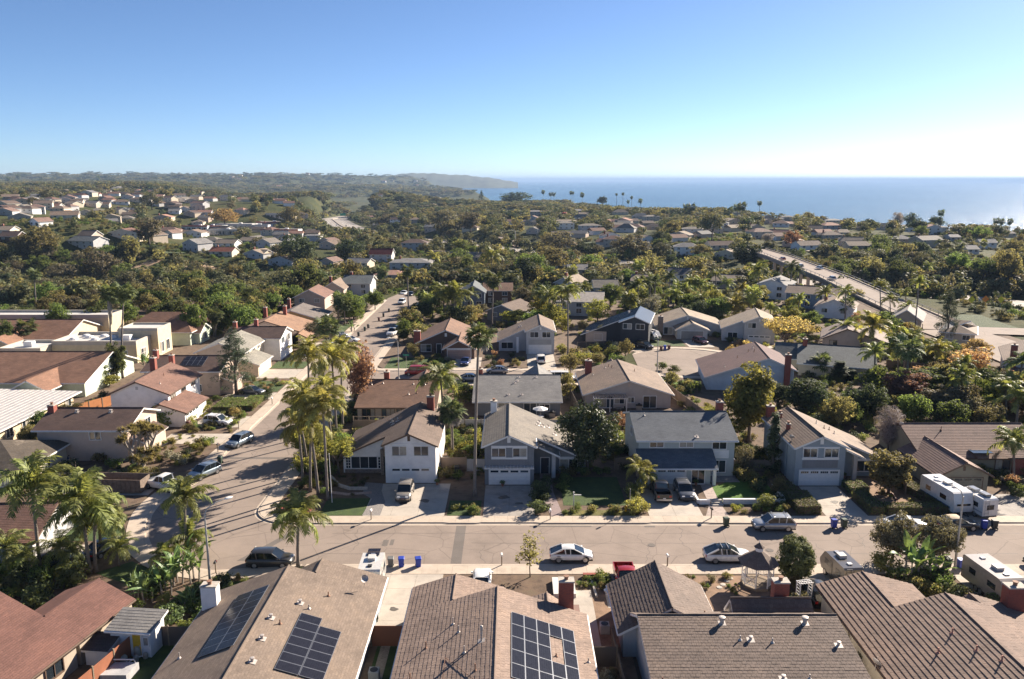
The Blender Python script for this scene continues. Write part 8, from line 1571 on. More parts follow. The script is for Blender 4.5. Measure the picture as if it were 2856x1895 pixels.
# ================================================================ farther houses
WALLS = [W_WHITE, W_CREAM, W_BUFF, W_LGREY, W_TAN, W_PARA]; ROOFS = [RL1, RH2, RSAND, RH4, RR2, RL2, RPINK, RH5, RH1]
HOUSES = []
def hpx(t, x, y, wz, ze, zr, wall, roof, label, rz=0, kind='gable', axis='x', d=10, **k):
    g = ground(t, x, y); w_ = wz*.38259/pxscale(*g); w_ = max(7, min(26, w_)); HOUSES.append((g[0], g[1], max(w_, d)*.75))
    c, s = math.cos(rz), math.sin(rz); return simple(label, g[0]-c*w_/2, g[1]-s*w_/2, g[2], rz, w_, d, ze, zr, wall, roof, kind=kind, axis=axis, **k)
for q in (('G', 1270, 910, 150, 4.6, 6.6, W_WHITE, RM('charcoal_shingle', (.12, .12, .125), .6, .25), 'white house with charcoal roof among the middle palms', rad(-25)), ('G', 760, 985, 170, 3.0, 5, W_LGREY, RH2, 'grey bungalow with arched white porch behind the navy roof', 0, 'gable', 'x'), ('G', 560, 1130, 330, 4.2, 6.2, W_LGREY, plain('ribbed_pale_roof', (.42, .37, .31), .7, .25, 1.2), 'house under a pale ribbed and patched roof behind the charcoal house', rad(-8), 'gable', 'x', 12), ('G', 450, 950, 150, 3, 5, W_LGREY, RSAND, 'house with sandy roof and brick chimney left of the ribbed roof', rad(-30), 'gable', 'y', 12), ('G', 560, 840, 150, 3, 4.8, W_BUFF, RR2, 'low grey roofed house behind yellow palms', 0), ('G', 920, 830, 160, 3, 5, W_TAN, RH2, 'low house with ribbed grey roof behind the round tree', rad(-10)), ('G', 1630, 930, 200, 3, 4.8, W_BUFF, RSAND, 'low tan house beside the white walled house', rad(-20)), ('G', 1960, 1010, 220, 4.6, 6.4, W_WHITE, RR2, 'white walled house behind a pair of palms', rad(-30), 'gable', 'y', 13), ('G', 1010, 930, 110, 3, 4.8, W_CREAM, RSAND, 'small cream house behind the pale leafless tree', rad(-12)),
          ('H', 560, 1080, 400, 4.6, 6.2, wallmat('slate_blue_wall', (.14, .2, .27)), RH4, 'slate blue walled house behind the drooping palms', rad(-28)), ('H', 700, 1150, 260, 3.2, 5.4, W_WHITE, RH4, 'white gabled house with brown verge behind the mushroom roof', rad(-28), 'gable', 'y', 12), ('H', 1225, 1238, 170, 3, 5.4, W_TAN, RM('dove_grey_shingle', (.3, .265, .24), .6, .25), 'house with a broad dove grey roof beside the ramp road', rad(-30), 'gable', 'y', 14), ('H', 1600, 1345, 200, 3, 5.2, W_TAN, RH4, 'taupe hip roofed house below the ramp road', rad(-30), 'hip', 'x', 12), ('H', 1830, 640, 110, 4, 6, W_WHITE, RR2, 'long white house among the coastal trees', rad(-10)), ('H', 1720, 680, 60, 3, 5, W_WHITE, RR2, 'small white house below the long white house', 0), ('H', 780, 550, 50, 3, 5, W_CREAM, RSAND, 'small sandy roofed house beyond the overpass', 0), ('H', 1590, 590, 70, 3, 4.6, W_LGREY, RR2, 'flat grey house among the coastal trees', 0),
          ('F', 1620, 1075, 130, 4.9, 7.0, sidingmat('steel_blue_siding', (.16, .2, .24), .3, False), RR5, 'steel blue gabled house with white trim beside the golden shrub', 0, 'gable', 'y', 12), ('F', 1800, 1050, 200, 4.6, 6.4, W_BRWN, RT1, 'dark brown two storey house with rust roof behind the steel blue house', 0), ('F', 1830, 1170, 240, 2.8, 4.6, W_GREY, RH1, 'low house with dark tiled roof behind the pale grey house', rad(-25), 'gable', 'y', 12), ('F', 555, 775, 110, 3.2, 5.2, W_BUFF, RH5, 'pinkish gabled house at the edge of the canyon', rad(-20), 'gable', 'y'), ('F', 770, 785, 170, 3.4, 5.4, W_CREAM, RR2, 'pale house with a tall brick chimney and grey roof', rad(-15)), ('F', 945, 740, 160, 4.6, 7.6, W_LGREY, RM('oxblood_tile', (.17, .035, .03), .5, .3), 'house with oxblood roof and two white dormers', rad(-4)), ('F', 1160, 800, 300, 4.2, 6.0, W_LGREY, RR2, 'wide grey house with hipped roofs before the freeway', rad(-3), 'hip', 'x', 14), ('F', 1010, 870, 230, 2.8, 4.4, W_BUFF, RPINK, 'pink tiled bungalow at the top of the side street', rad(-10), 'hip', 'x', 12), ('F', 770, 985, 200, 4.4, 6.4, W_LGREY, RR5, 'dark grey roofed house high on the side street', 0, 'gable', 'x', 12), ('F', 600, 1010, 150, 3.4, 5.6, W_BUFF, RH4, 'tan roofed house with brick chimney high on the side street', 0, 'gable', 'y', 12), ('F', 430, 1085, 220, 3.8, 6.0, W_BUFF, RL1, 'brown roofed house with brick chimneys beside the upper side street', 0, 'gable', 'y', 12), ('F', 90, 640, 130, 4, 6.5, W_LGREY, RH2, 'grey gabled house with a porch at the edge of the canyon', rad(-25), 'gable', 'y', 11), ('F', 40, 720, 120, 3, 5, W_CREAM, RSAND, 'sandy roofed house at the edge of the canyon', rad(-20)), ('F', 450, 600, 110, 6, 6.5, W_LGREY, RR2, 'grey flat roofed building among the canyon trees', 0, 'hip'),
          ('E', 1390, 665, 150, 5, 7.5, W_LGREY, RR2, 'tall grey house with gabled end beside the canyon', rad(-25), 'gable', 'y', 12), ('E', 1640, 635, 150, 3.2, 5.4, W_WHITE, RSAND, 'white house with sandy roof in the valley', rad(-8)), ('E', 1610, 695, 170, 2.8, 5, W_CREAM, RM('burnt_red_tile', (.28, .1, .06), .5, .3), 'burnt red roofed house with white chimney in the valley', rad(-6)), ('E', 1850, 715, 170, 3, 5.2, W_LGREY, RSAND, 'sandy gabled house above the dirt bank', rad(-20), 'gable', 'y', 12), ('E', 1800, 610, 110, 3, 5, W_CREAM, RSAND, 'small cream house in the valley', rad(-10)), ('E', 595, 665, 220, 4.4, 6.6, W_LGREY, RR5, 'grey house with a glazed gable among the brown trees', rad(-15), 'gable', 'x', 12), ('E', 620, 590, 110, 3.4, 6, W_BUFF, RH4, 'brown roofed house behind the glazed gable house', rad(-10)), ('E', 1440, 550, 80, 3, 5, W_WHITE, RH5, 'white gabled cottage below the shops', rad(-20), 'gable', 'y'), ('E', 1230, 560, 60, 3.4, 5.4, W_WHITE, RH5, 'white cottage beside the brown tree crowns', rad(-20), 'gable', 'y'), ('E', 60, 600, 130, 3, 5.4, W_BRWN, RL2, 'dark roofed house with brick chimney at the left margin', 0), ('E', 20, 545, 110, 3, 5, W_CREAM, RSAND, 'cream house at the left margin of the hill', 0), ('E', 250, 480, 60, 3, 5, W_WHITE, RH5, 'small white gabled house in the wood on the hill', rad(-20), 'gable', 'y')):
    k = dict(); hpx(*q[:9], *(q[9:] if len(q) > 9 else ()), chim=R.random() < .35)
items = []; hill = [(60, 240), (150, 370), (250, 385), (300, 350), (410, 370), (60, 300), (450, 305), (560, 335), (345, 305), (650, 335), (200, 300), (700, 205), (860, 320), (760, 235), (1060, 320), (1450, 250), (1550, 262), (1240, 350), (500, 255), (110, 262), (30, 400), (130, 440), (980, 300), (900, 445), (600, 250), (850, 215), (1000, 230), (1100, 215), (400, 210), (300, 185), (180, 190), (90, 180), (560, 200), (940, 205), (1250, 215), (1640, 290), (1900, 265), (1380, 400), (1480, 395), (1750, 380), (620, 400), (480, 410), (760, 290), (1330, 300), (20, 340), (240, 250), (420, 250), (700, 385)] + [(R.uniform(0, 1500), R.uniform(165, 400)) for _ in range(46)]
for x, y in hill:
    o = hpx('E', x, y, 62, R.choice((3, 3, 4.8)), 0, R.choice(WALLS), None, 'house', rz=R.uniform(-.5, .5)) if False else None
    g = ground('E', x, y); ze = R.choice((3, 3, 4.8)); rf = R.choice(ROOFS); HOUSES.append((g[0], g[1], 9)); kd = R.choice(('gable', 'gable', 'hip'))
    hh = simple('house', g[0]-6, g[1], g[2], R.uniform(-.5, .5), R.uniform(10, 16), R.uniform(9, 12), ze, ze+2.2, R.choice(WALLS), rf, kind=kd, axis=R.choice('xy') if kd == 'gable' else 'x', group='houses on the left hill'); items.append((hh.o, rf.name.replace('_', ' ').split('.')[0].replace(' shingle', '').replace(' tile', '')))
for a, c, wh in ((0, 480, 'low on the left hill'), (480, 600, 'halfway up the left hill'), (600, 800, 'high on the left hill'), (800, 1200, 'near the top of the left hill'), (1200, 9e9, 'on the far ridge at left')): row_labels([q for q in items if a <= q[0].location.y < c], 'roofed house', wh)
items = []
for x, y, t in [(1000, 425, 'G'), (1100, 440, 'G'), (860, 395, 'G'), (560, 430, 'G'), (440, 480, 'G'), (1390, 550, 'G'), (900, 520, 'G'), (250, 400, 'G'), (760, 320, 'G'), (480, 500, 'G'), (1300, 340, 'F'), (1100, 400, 'F'), (1880, 375, 'F'), (2060, 400, 'F'), (1500, 440, 'H'), (700, 435, 'H'), (1250, 440, 'H'), (380, 440, 'H'), (2000, 560, 'H'), (1050, 470, 'H'), (1700, 385, 'G'), (1950, 440, 'G'), (640, 520, 'G')]:
    g = ground(t, x, y); HOUSES.append((g[0], g[1], 10)); wl = R.choice([W_WHITE, W_LGREY, W_CREAM, W_PARA]); rf = R.choice([RR2, RSAND, RH2])
    hh = simple('house', g[0]-8, g[1], g[2], R.uniform(-.4, .4), R.uniform(12, 22), 11, R.choice((3.4, 5.5)), 0 if False else 7.0, wl, rf, kind='hip', group='houses towards the coast'); items.append((hh.o, {'light_grey_shingle': 'pale grey', 'sandy_shingle': 'sandy', 'warm_grey_shingle': 'warm grey'}.get(rf.name, 'grey')))
row_labels(items, 'roofed house', 'towards the coast')
mid = {}
for _ in range(260):                              # the houses standing among the trees of the middle distance
    px, py = R.uniform(30, 2830), R.uniform(585, 760)
    if 250 < px < 760 and py > 690 or px > 2050 and py > 700: continue
    g = att(px, py)
    if not 275 < g[1] < 1000 or g[0] > np.interp(g[1], CY, CX)-45 or float(fwy_near(np.array([g[0]]), np.array([g[1]]))[0][0]) < 48 or abs(g[0]-127) < 22 and g[1] < 470 or any((g[0]-a)**2+(g[1]-c)**2 < (r+13)**2 for a, c, r in HOUSES) or sum(map(len, mid.values())) > 62: continue
    rf = R.choice(ROOFS); kd = R.choice(('gable', 'gable', 'hip')); ze = R.choice((3, 3.2, 5)); HOUSES.append((g[0], g[1], 9)); hh = simple('house', g[0]-6, g[1], g[2], R.uniform(-.6, .4), R.uniform(11, 18), R.uniform(9, 12), ze, ze+2.3, R.choice(WALLS), rf, kind=kd, axis=R.choice('xy') if kd == 'gable' else 'x', group='houses among the middle trees', chim=R.random() < .3)
    mid.setdefault('left of the freeway' if px < 950 else 'before the sea' if py < 650 else 'around the freeway', []).append((hh.o, rf.name.replace('_', ' ').split('.')[0].replace(' shingle', '').replace(' tile', '')))
for wh, it in mid.items(): row_labels(it, 'roofed house', 'in the trees '+wh)
FARH = []
for k in range(5):                                # plain small houses too far away to show windows
    b = MB().box(-6, 6, -4.5, 4.5, -2, 3.2); r = MB(); Y0, Y1, zr = -5.2, 5.2, 5.2
    for s in (1, -1): q = [(-6.6, s*Y0, 3), (6.6, s*Y0, 3), (6.6, 0, zr), (-6.6, 0, zr)]; r.face(q if s > 0 else q[::-1])
    for x in (-6.2, 6.2): r.face([(x, -4.6, 3), (x, 4.6, 3), (x, 0, zr-.1)])
    FARH.append((b.mesh('wall', WALLS[k % len(WALLS)]), r.mesh('roof', ROOFS[(k*2) % len(ROOFS)])))
far = {}
for k in range(210):
    d_ = R.uniform(0, 1)
    if k < 120: y = R.uniform(620, 1700); x = -y*R.uniform(.16, .64)
    elif k < 170: y = R.uniform(3600, 6500); x = -y*R.uniform(.06, .35)
    else: y = R.uniform(560, 1500); x = y*R.uniform(-.02, .5)
    if x > np.interp(y, CY, CX)-40 or float(fwy_near(np.array([x]), np.array([y]))[0][0]) < 45 or tz1(x, y) < -33: continue
    z = tz1(x, y); s = 1 if y < 2500 else 2.2; o = thing('far_house', 'house', 'house', (x, y, z), R.uniform(-.6, .6), 'small far houses', s); a, c = FARH[k % 5]; put('wall', a, o); put('roof', c, o); HOUSES.append((x, y, 7))
    wh = 'beyond the lagoon' if y > 3000 else 'towards the sea' if k >= 170 else 'on the near ridge' if y < 900 else 'on the middle ridge' if y < 1250 else 'on the back ridge'; far.setdefault(wh, []).append((o, 'small'))
for wh, it in far.items(): row_labels(it, 'far house', wh)
items = []; 
for x, y, w_, d in ((1500, 510, 34, 14), (1700, 500, 40, 16), (1850, 505, 30, 14), (1960, 480, 26, 14), (2040, 420, 30, 16), (1620, 540, 30, 10), (2040, 540, 34, 12), (1420, 515, 26, 10)):
    g = ground('E', x, y); HOUSES.append((g[0], g[1], w_*.6)); h = House('shop_building', 'shop', (g[0]-w_/2, g[1], g[2]), rad(-4), W_PARA, RH2, cat='shop', group='shops in the valley'); m = R.choice([W_WHITE, W_PARA, W_CREAM, W_LGREY])
    MB().box(0, w_, 0, d, -3, 5.0).build('wall', m, h.o); MB().box(.3, w_-.3, .3, d-.3, 4.9, 5.03).build('flat_roof', M_FLAT, h.o); MB().box(-.2, w_+.2, -.3, 0, 4.1, 5.5).build('fascia', R.choice([W_WHITE, wallmat('dusty_red', (.4, .12, .08)), W_LGREY]), h.o); MB().box(w_*.6, w_*.6+3, d*.4, d*.4+2, 5.03, 6.2).build('roof_air_conditioner', M_WHITE, h.o)
    for k in range(int(w_/5)): h.win('-y', -.3, 1+k*5, 4.5+k*5, .5, 3.4, 2, 1)
    items.append((h.o, {'white_stucco': 'white', 'parapet_white': 'off white', 'cream_stucco': 'cream', 'pale_grey_stucco': 'pale grey'}[m.name]))
row_labels(items, 'flat roofed shop', 'in the valley')
o = thing('water_tank', 'red tank on the flat roof beside the tall mast', 'tank', ground('G', 455, 440)); MB().lathe([(3, 0), (3, 9), (2.6, 10), (.1, 10.4)], 16).build('tank_body', plain('red_tank', (.4, .05, .03), .6), o)

# ================================================================ trees of the middle distance and the far woods
RESERVED = [(0, 0, 0)]
def blocked(x, y, r=4):
    if float(fwy_near(np.array([x]), np.array([y]))[0][0]) < 27: return True
    if abs(x-np.interp(y, [204, 225, 310, 400, 450], [113, 116, 126, 134, 137])) < 9+r*.5 and 195 < y < 460: return True
    if any((x-hx)**2+(y-hy)**2 < (hr+r*.6)**2 for hx, hy, hr in HOUSES): return True
    return False
def ppos(x, y, z): s_ = pxscale(x, y, z); return 1428+x*s_, 947.5-(y*math.sin(PITCH)+(z-CAMZ)*math.cos(PITCH))*s_, s_
HPX = np.array([(*ppos(a, c, tz1(a, c)), r) for a, c, r in HOUSES])
def hides(px, py, dy):                            # no wood grows right before a house: gardens there are low
    return bool(((abs(HPX[:, 0]-px) < HPX[:, 3]*HPX[:, 2]*.7+3) & (py-HPX[:, 1] > -2) & (py-HPX[:, 1] < dy)).any())
CLEAR = [('E', 900, 1200, 740, 860), ('E', 1170, 1350, 660, 740), ('E', 1330, 1650, 760, 860), ('G', 570, 830, 590, 650), ('H', 200, 640, 840, 1000), ('H', 1300, 2091, 1050, 1250), ('H', 640, 1060, 910, 1060), ('H', 1660, 1900, 730, 830), ('F', 60, 250, 820, 900), ('F', 790, 900, 400, 480)]
def in_clear(px, py): return any(TILE[t][0]+x0*.3826 <= px <= TILE[t][0]+x1*.3826 and TILE[t][1]+y0*.3826 <= py <= TILE[t][1]+y1*.3826 for t, x0, x1, y0, y1 in CLEAR)
ZONES = ((0, 400, 'in the canyon wood'), (400, 720, 'on the scrub slope'), (720, 1000, 'beside the upper street'), (1000, 1350, 'before the freeway wall'), (1350, 1750, 'on the freeway bank'), (1750, 2150, 'near the overpass'), (2150, 2856, 'beyond the overpass'))
placed = []
def far_tree(g, h, wid, mat, key, group, name='tree'): return tree(key, g[0], g[1], g[2]-.2, h, wid, mat, 'tree', 'tree', name, group)
for x0, x1, wh in ZONES:
    rows = {}; n = int((x1-x0)/400*27); tries = 0; got = 0
    while got < n and tries < 900:
        tries += 1; px, py = R.uniform(x0, x1), R.uniform(655, 850 if x1 < 2200 and x0 < 1000 else 800)
        if in_clear(px, py): continue
        g = att(px, py)
        if g[1] > 620 or g[1] < 262 and abs(g[0]+5) < 138: continue
        wd = R.uniform(5.5, 14)
        if hides(px, py, 46) or blocked(g[0], g[1], wd/2) or any((g[0]-a)**2+(g[1]-c)**2 < (wd*.33)**2 for a, c in placed): continue
        placed.append((g[0], g[1])); got += 1; m = R.choices(['oak', 'dark', 'olive', 'brown', 'green', 'scrub'], [3, 3, 3, 3 if px < 420 or 1000 < px < 1750 else 1, 2 if px > 300 else 1, 2])[0]; h_ = wd*R.uniform(.75, 1.25)*(1.25 if R.random() < .2 else 1); r = 'front' if py > 765 else 'middle' if py > 705 else 'back'
        rows.setdefault(r, []).append((far_tree(g, min(h_*.9, 12), wd, m, 'mid%d' % R.randrange(5), 'trees '+wh), COLW[m]))
    for r, it in rows.items(): row_labels(it, 'tree', r+' row '+wh)
# big landmark trees of the middle distance
for q in (('mid0', 'F', 330, 760, 530, 300, 'dark', 'big dark tree crown beside the canyon houses'), ('mid1', 'F', 720, 720, 560, 230, 'dark', 'very dark broad tree left of the oxblood roof'), ('mid3', 'F', 1400, 540, 350, 250, 'brown', 'brown tree crown beside the curving ramp'), ('mid2', 'F', 1600, 520, 370, 190, 'brown', 'second brown tree crown beside the curving ramp'), ('mid0', 'F', 1930, 330, 225, 260, 'dark', 'dark tree group before the sea'), ('conifer0', 'F', 1680, 320, 215, 70, 'pine', 'pointed conifer before the sea'), ('mid1', 'F', 300, 500, 320, 180, 'olive', 'tall olive tree left of the far freeway'), ('mid0', 'G', 940, 720, 530, 290, 'brown', 'wide brown tree on the freeway bank'), ('mid4', 'G', 1530, 600, 375, 210, 'scrub', 'tall grey green tree beyond the freeway'), ('mid2', 'G', 1780, 810, 590, 280, 'dark', 'dark brownish tree at the end of the overpass'), ('mid1', 'G', 1450, 830, 720, 330, 'brown', 'reddish scrub mass before the overpass'), ('mid0', 'G', 420, 680, 510, 280, 'brown', 'dull brown trees on the left of the bank'), ('mid3', 'G', 380, 810, 620, 240, 'olive', 'tall yellowish tree above the middle roofs'), ('mid2', 'G', 330, 890, 760, 140, 'green', 'bright green round tree above the rust roof'), ('magnolia0', 'G', 910, 910, 785, 150, 'green', 'dense green tree beside the brick chimney'), ('bush0', 'G', 1110, 960, 830, 150, 'olive', 'yellow green tree before the white gabled house'), ('mid2', 'E', 960, 790, 540, 190, 'olive', 'tall leaning eucalyptus above the dirt trail'), ('mid2', 'E', 1090, 620, 410, 250, 'brown', 'large brown eucalyptus on the hill edge'), ('mid0', 'E', 1110, 360, 220, 160, 'scrub', 'round grey green tree on the hill'), ('mid1', 'E', 1640, 490, 340, 220, 'gold', 'row of rusty trees before the shops'), ('mid0', 'E', 740, 900, 650, 280, 'brown', 'round brown tree in the canyon'), ('mid3', 'E', 470, 920, 740, 250, 'brown', 'dense brown tree behind the left school roof'), ('mid1', 'E', 320, 700, 470, 260, 'olive', 'tall olive tree on the left hill edge'), ('mid4', 'H', 870, 790, 650, 170, 'scrub', 'feathery grey green tree beyond the overpass'), ('mid2', 'H', 1960, 930, 640, 210, 'olive', 'tall ragged eucalyptus at the right margin'), ('bare1', 'H', 1170, 480, 365, 110, 'twig', 'rounded leafless tree before the sea'), ('mid0', 'H', 1270, 450, 375, 110, 'dark', 'round dark tree before the sea'), ('mid4', 'H', 1450, 470, 400, 120, 'dark', 'flat topped dark tree before the sea'), ('mid3', 'H', 510, 470, 365, 110, 'olive', 'pale olive tree before the sea'), ('mid1', 'H', 400, 640, 500, 130, 'red', 'rusty pointed tree beyond the overpass'), ('bare1', 'H', 220, 610, 520, 120, 'twig', 'pale leafless tree beyond the overpass'), ('mid4', 'G', 730, 310, 255, 75, 'dark', 'small flat topped dark tree before the sea')):
    tpx(*q, group=None)
for k, (t, x, y, cy, r_) in enumerate((('G', 300, 270, 225, 12), ('G', 355, 275, 240, 12), ('G', 378, 275, 240, 12), ('G', 503, 285, 230, 10), ('G', 518, 285, 232, 8), ('G', 585, 290, 245, 14), ('G', 835, 310, 243, 8), ('G', 882, 320, 238, 9), ('G', 945, 330, 265, 9), ('G', 1008, 330, 290, 14), ('G', 920, 330, 295, 10), ('G', 1385, 420, 335, 26), ('G', 1715, 480, 335, 24), ('G', 1750, 490, 330, 28), ('G', 1878, 400, 305, 15), ('H', 1487, 430, 375, 20), ('E', 130, 160, 110, 14), ('E', 60, 170, 130, 14), ('E', 580, 150, 125, 12), ('E', 715, 150, 125, 14), ('E', 300, 160, 135, 12), ('G', 1340, 400, 330, 18), ('H', 1890, 470, 435, 20), ('H', 1930, 480, 440, 18), ('H', 1990, 490, 440, 18), ('G', 1650, 450, 370, 34))):
    ppx('fan', t, x, y, x, cy, r_*1.3, 'palm', near=False, group='far palms against the sea and the hills', r=.3)['rank'] = 1
it = [(o, 'slender') for o in bpy.data.objects if o.get('rank')]
for o, _ in it: del o['rank']
row_labels(it, 'far palm', 'against the sea or hills')
for x0, x1, y0, y1, n, wh in ((-26, 100, 198, 256, 34, 'behind the rear houses'), (66, 98, 116, 150, 9, 'in the right thicket'), (20, 135, 262, 330, 18, 'below the overpass'), (-120, -40, 262, 330, 9, 'at the canyon edge'), (150, 330, 300, 520, 16, 'beyond the overpass')):
    it = []
    for _ in range(n):
        x, y = R.uniform(x0, x1), R.uniform(y0, y1); k = R.choice(('queen', 'queen', 'fan')); h_ = R.uniform(4, 10)
        if not blocked(x, y, 1): it.append((palm(k, x, y, LZ if y < 257 else tz1(x, y), h_, R.uniform(2.0, 2.9), 'palm', R.choice(('palm', 'palm', 'fan')), (R.uniform(-.6, .6), 0), .2, 'palms '+wh, False), 'tall' if h_ > 7 else 'low'))
    row_labels(it, 'palm', wh)

# trees between the houses
items = {}
for x0, x1, y0, y1, n, wh, mats, hs in ((66, 100, 116, 150, 44, 'in the thicket behind the rose brown roof', ['dark', 'olive', 'green', 'brown', 'dark', 'green', 'red'], (3, 7)), (44, 64, 117, 134, 16, 'behind the blue grey house', ['dark', 'dark', 'olive', 'green'], (3, 6)), (-27, 24, 200, 256, 40, 'behind the craftsman house', ['olive', 'green', 'dark', 'lime', 'brown'], (3, 7.5)), (24, 70, 212, 256, 36, 'behind the navy roof', ['olive', 'green', 'dark', 'lime'], (3, 7)), (70, 102, 196, 256, 24, 'behind the mushroom roof', ['olive', 'green', 'dark', 'lime'], (3, 6.5)), (84, 99, 150, 196, 16, 'right of the cul de sac', ['olive', 'green', 'gold', 'dark'], (3, 7)), (-76, -64, 196, 256, 26, 'behind the side street houses', ['oak', 'green', 'olive'], (4, 8)), (-130, -94, 204, 256, 26, 'behind the school', ['oak', 'green', 'olive', 'brown'], (4, 9)), (-94, -76, 206, 256, 16, 'between school and canyon', ['oak', 'green', 'olive'], (4, 9)), (-47.5, -43.2, 200, 256, 9, 'along the upper side street walk', ['green', 'dark', 'olive'], (2.5, 5)), (-73, -66, 108, 124, 6, 'beside the white two storey house', ['olive', 'green'], (2, 4)), (-28.2, -24.6, 176, 256, 14, 'along the right of the upper street', ['green', 'olive', 'oak'], (2.5, 5.5))):
    it = []
    for _ in range(n):
        x, y = R.uniform(x0, x1), R.uniform(y0, y1); h_ = R.uniform(*hs); m = R.choice(mats)
        if blocked(x, y, 2) : UNDER.append((x, y, LZ, R.uniform(.8, 1.8), m)); continue
        it.append((tree(R.choice(['oak0', 'oak1', 'oak2', 'bush0', 'bush1', 'upright1', 'mid0', 'mid1', 'mid3']), x, y, LZ, h_, h_*R.uniform(.8, 1.2), m, 'tree', 'tree', 'garden_tree', 'trees '+wh), COLW[m]))
    row_labels(it, 'tree', wh)

# ---- what nobody could count: woods, scrub and garden filler, as instances
def scatter(name, label, cat, pts, protos, mats):
    """pts: (x, y, z, sx, sz, rot, index)"""
    me = bpy.data.meshes.new(name); me.from_pydata([p[:3] for p in pts], [], [])
    for nm, ty, vals in (('sc', 'FLOAT_VECTOR', [c for p in pts for c in (p[3], p[3], p[4])]), ('rt', 'FLOAT_VECTOR', [c for p in pts for c in (0, 0, p[5])])):
        me.attributes.new(nm, ty, 'POINT').data.foreach_set('vector', vals)
    me.attributes.new('ix', 'INT', 'POINT').data.foreach_set('value', [p[6] for p in pts])
    o = put(name, me); tag(o, label, cat, None, 'stuff'); ng = bpy.data.node_groups.new(name, 'GeometryNodeTree')
    ng.interface.new_socket('Geometry', in_out='INPUT', socket_type='NodeSocketGeometry'); ng.interface.new_socket('Geometry', in_out='OUTPUT', socket_type='NodeSocketGeometry')
    gi, go = ng.nodes.new('NodeGroupInput'), ng.nodes.new('NodeGroupOutput'); j = ng.nodes.new('GeometryNodeJoinGeometry')
    def attr(n, ty): a = ng.nodes.new('GeometryNodeInputNamedAttribute'); a.data_type = ty; a.inputs[0].default_value = n; return a.outputs[0]
    S, T, I = attr('sc', 'FLOAT_VECTOR'), attr('rt', 'FLOAT_VECTOR'), attr('ix', 'INT')
    for k, (key, m) in enumerate([(a, c) for a in protos for c in mats]):
        src = bpy.data.objects.new('source_plant', PROTO[key][1])
        for sl in src.material_slots: sl.link = 'OBJECT'; sl.material = LEAF[m]
        oi = ng.nodes.new('GeometryNodeObjectInfo'); oi.inputs['Object'].default_value = src; oi.inputs['As Instance'].default_value = True
        cp = ng.nodes.new('FunctionNodeCompare'); cp.data_type = 'INT'; cp.operation = 'EQUAL'; ng.links.new(I, cp.inputs[2]); cp.inputs[3].default_value = k
        ip = ng.nodes.new('GeometryNodeInstanceOnPoints'); ng.links.new(gi.outputs[0], ip.inputs['Points']); ng.links.new(cp.outputs[0], ip.inputs['Selection']); ng.links.new(oi.outputs['Geometry'], ip.inputs['Instance']); ng.links.new(S, ip.inputs['Scale']); ng.links.new(T, ip.inputs['Rotation']); ng.links.new(ip.outputs[0], j.inputs[0])
    ng.links.new(j.outputs[0], go.inputs[0]); md = o.modifiers.new('scatter', 'NODES'); md.node_group = ng; return o
# far woods: denser near, thinning with distance, none on water, road or lagoon
fm = ['fargreen', 'olive', 'scrub', 'dark', 'brown']; fp = ['far0', 'far1', 'far2', 'far3']; pts = []; hx = np.array([h_[:2] for h_ in HOUSES]); hr = np.array([h_[2] for h_ in HOUSES])
rng = np.random.default_rng(77); nall = 46000; r_ = 300*np.exp(rng.uniform(0, 1, nall)**.85*math.log(9000/300)); a_ = np.radians(rng.uniform(-47, 47, nall)); X, Y = r_*np.sin(a_), r_*np.cos(a_); Zt = tz(X, Y); fd = fwy_near(X, Y)[0]; slope = np.interp(Y, CY, CX)
clump = np.sin(X*.021+Y*.013)+np.sin(Y*.017-X*.009+2)+.7*np.sin(X*.05+1)*np.sin(Y*.043)
for i in range(nall):
    x, y, z = X[i], Y[i], Zt[i]
    if fd[i] < 27 or z < -33 or x > slope[i]-12 or y < 262 and abs(x+5) < 140 or clump[i] < -1.9 or abs(x-(127 if y > 240 else 114)) < 12 and y < 460: continue
    if y < 1000 and ((hx[:, 0]-x)**2+(hx[:, 1]-y)**2 < (hr+2)**2).any(): continue
    if y < 1100:
        s_ = FPX/(y*math.cos(PITCH)-(z-CAMZ)*math.sin(PITCH)); px = 1428+x*s_; py = 947.5-(y*math.sin(PITCH)+(z-CAMZ)*math.cos(PITCH))*s_
        if in_clear(px, py) or hides(px, py, 40 if y < 650 else 22 if y < 1000 else 10): continue
    big = 1 if r_[i] < 700 else min(6.0, r_[i]/700); wd = (4+10*rng.random()**1.8)*big; hh = min(wd*rng.uniform(.55, 1.2)*(1.5 if rng.random() < .1 else 1), 10+.8*(big-1))
    if r_[i] < 650: wd *= .8; hh *= .75
    pts.append((x, y, z-.4, wd/8.4, hh/8, rng.uniform(0, 6.28), int(rng.integers(0, len(fp)))*len(fm)+int(rng.choice(len(fm), p=[.3, .2, .2, .17, .13]))))
for p, q in zip(fl[12:], fl[13:]):                # trees lining the near side of the freeway
    if p.y > 1000: break
    d = q-p; t = Vector((-d.y, d.x, 0)).normalized()
    for _ in range(5): e = p.lerp(q, rng.random())+t*rng.uniform(26, 46); wd = rng.uniform(5, 10); pts.append((e.x, e.y, tz1(e.x, e.y)-.3, wd/8.4, rng.uniform(7, 12)/8, rng.uniform(0, 6.28), int(rng.integers(0, 4))*5+int(rng.integers(0, 5))))
scatter('far_woods', 'mixed woods and gardens covering the hills and the coast', 'woods', pts, fp, fm)
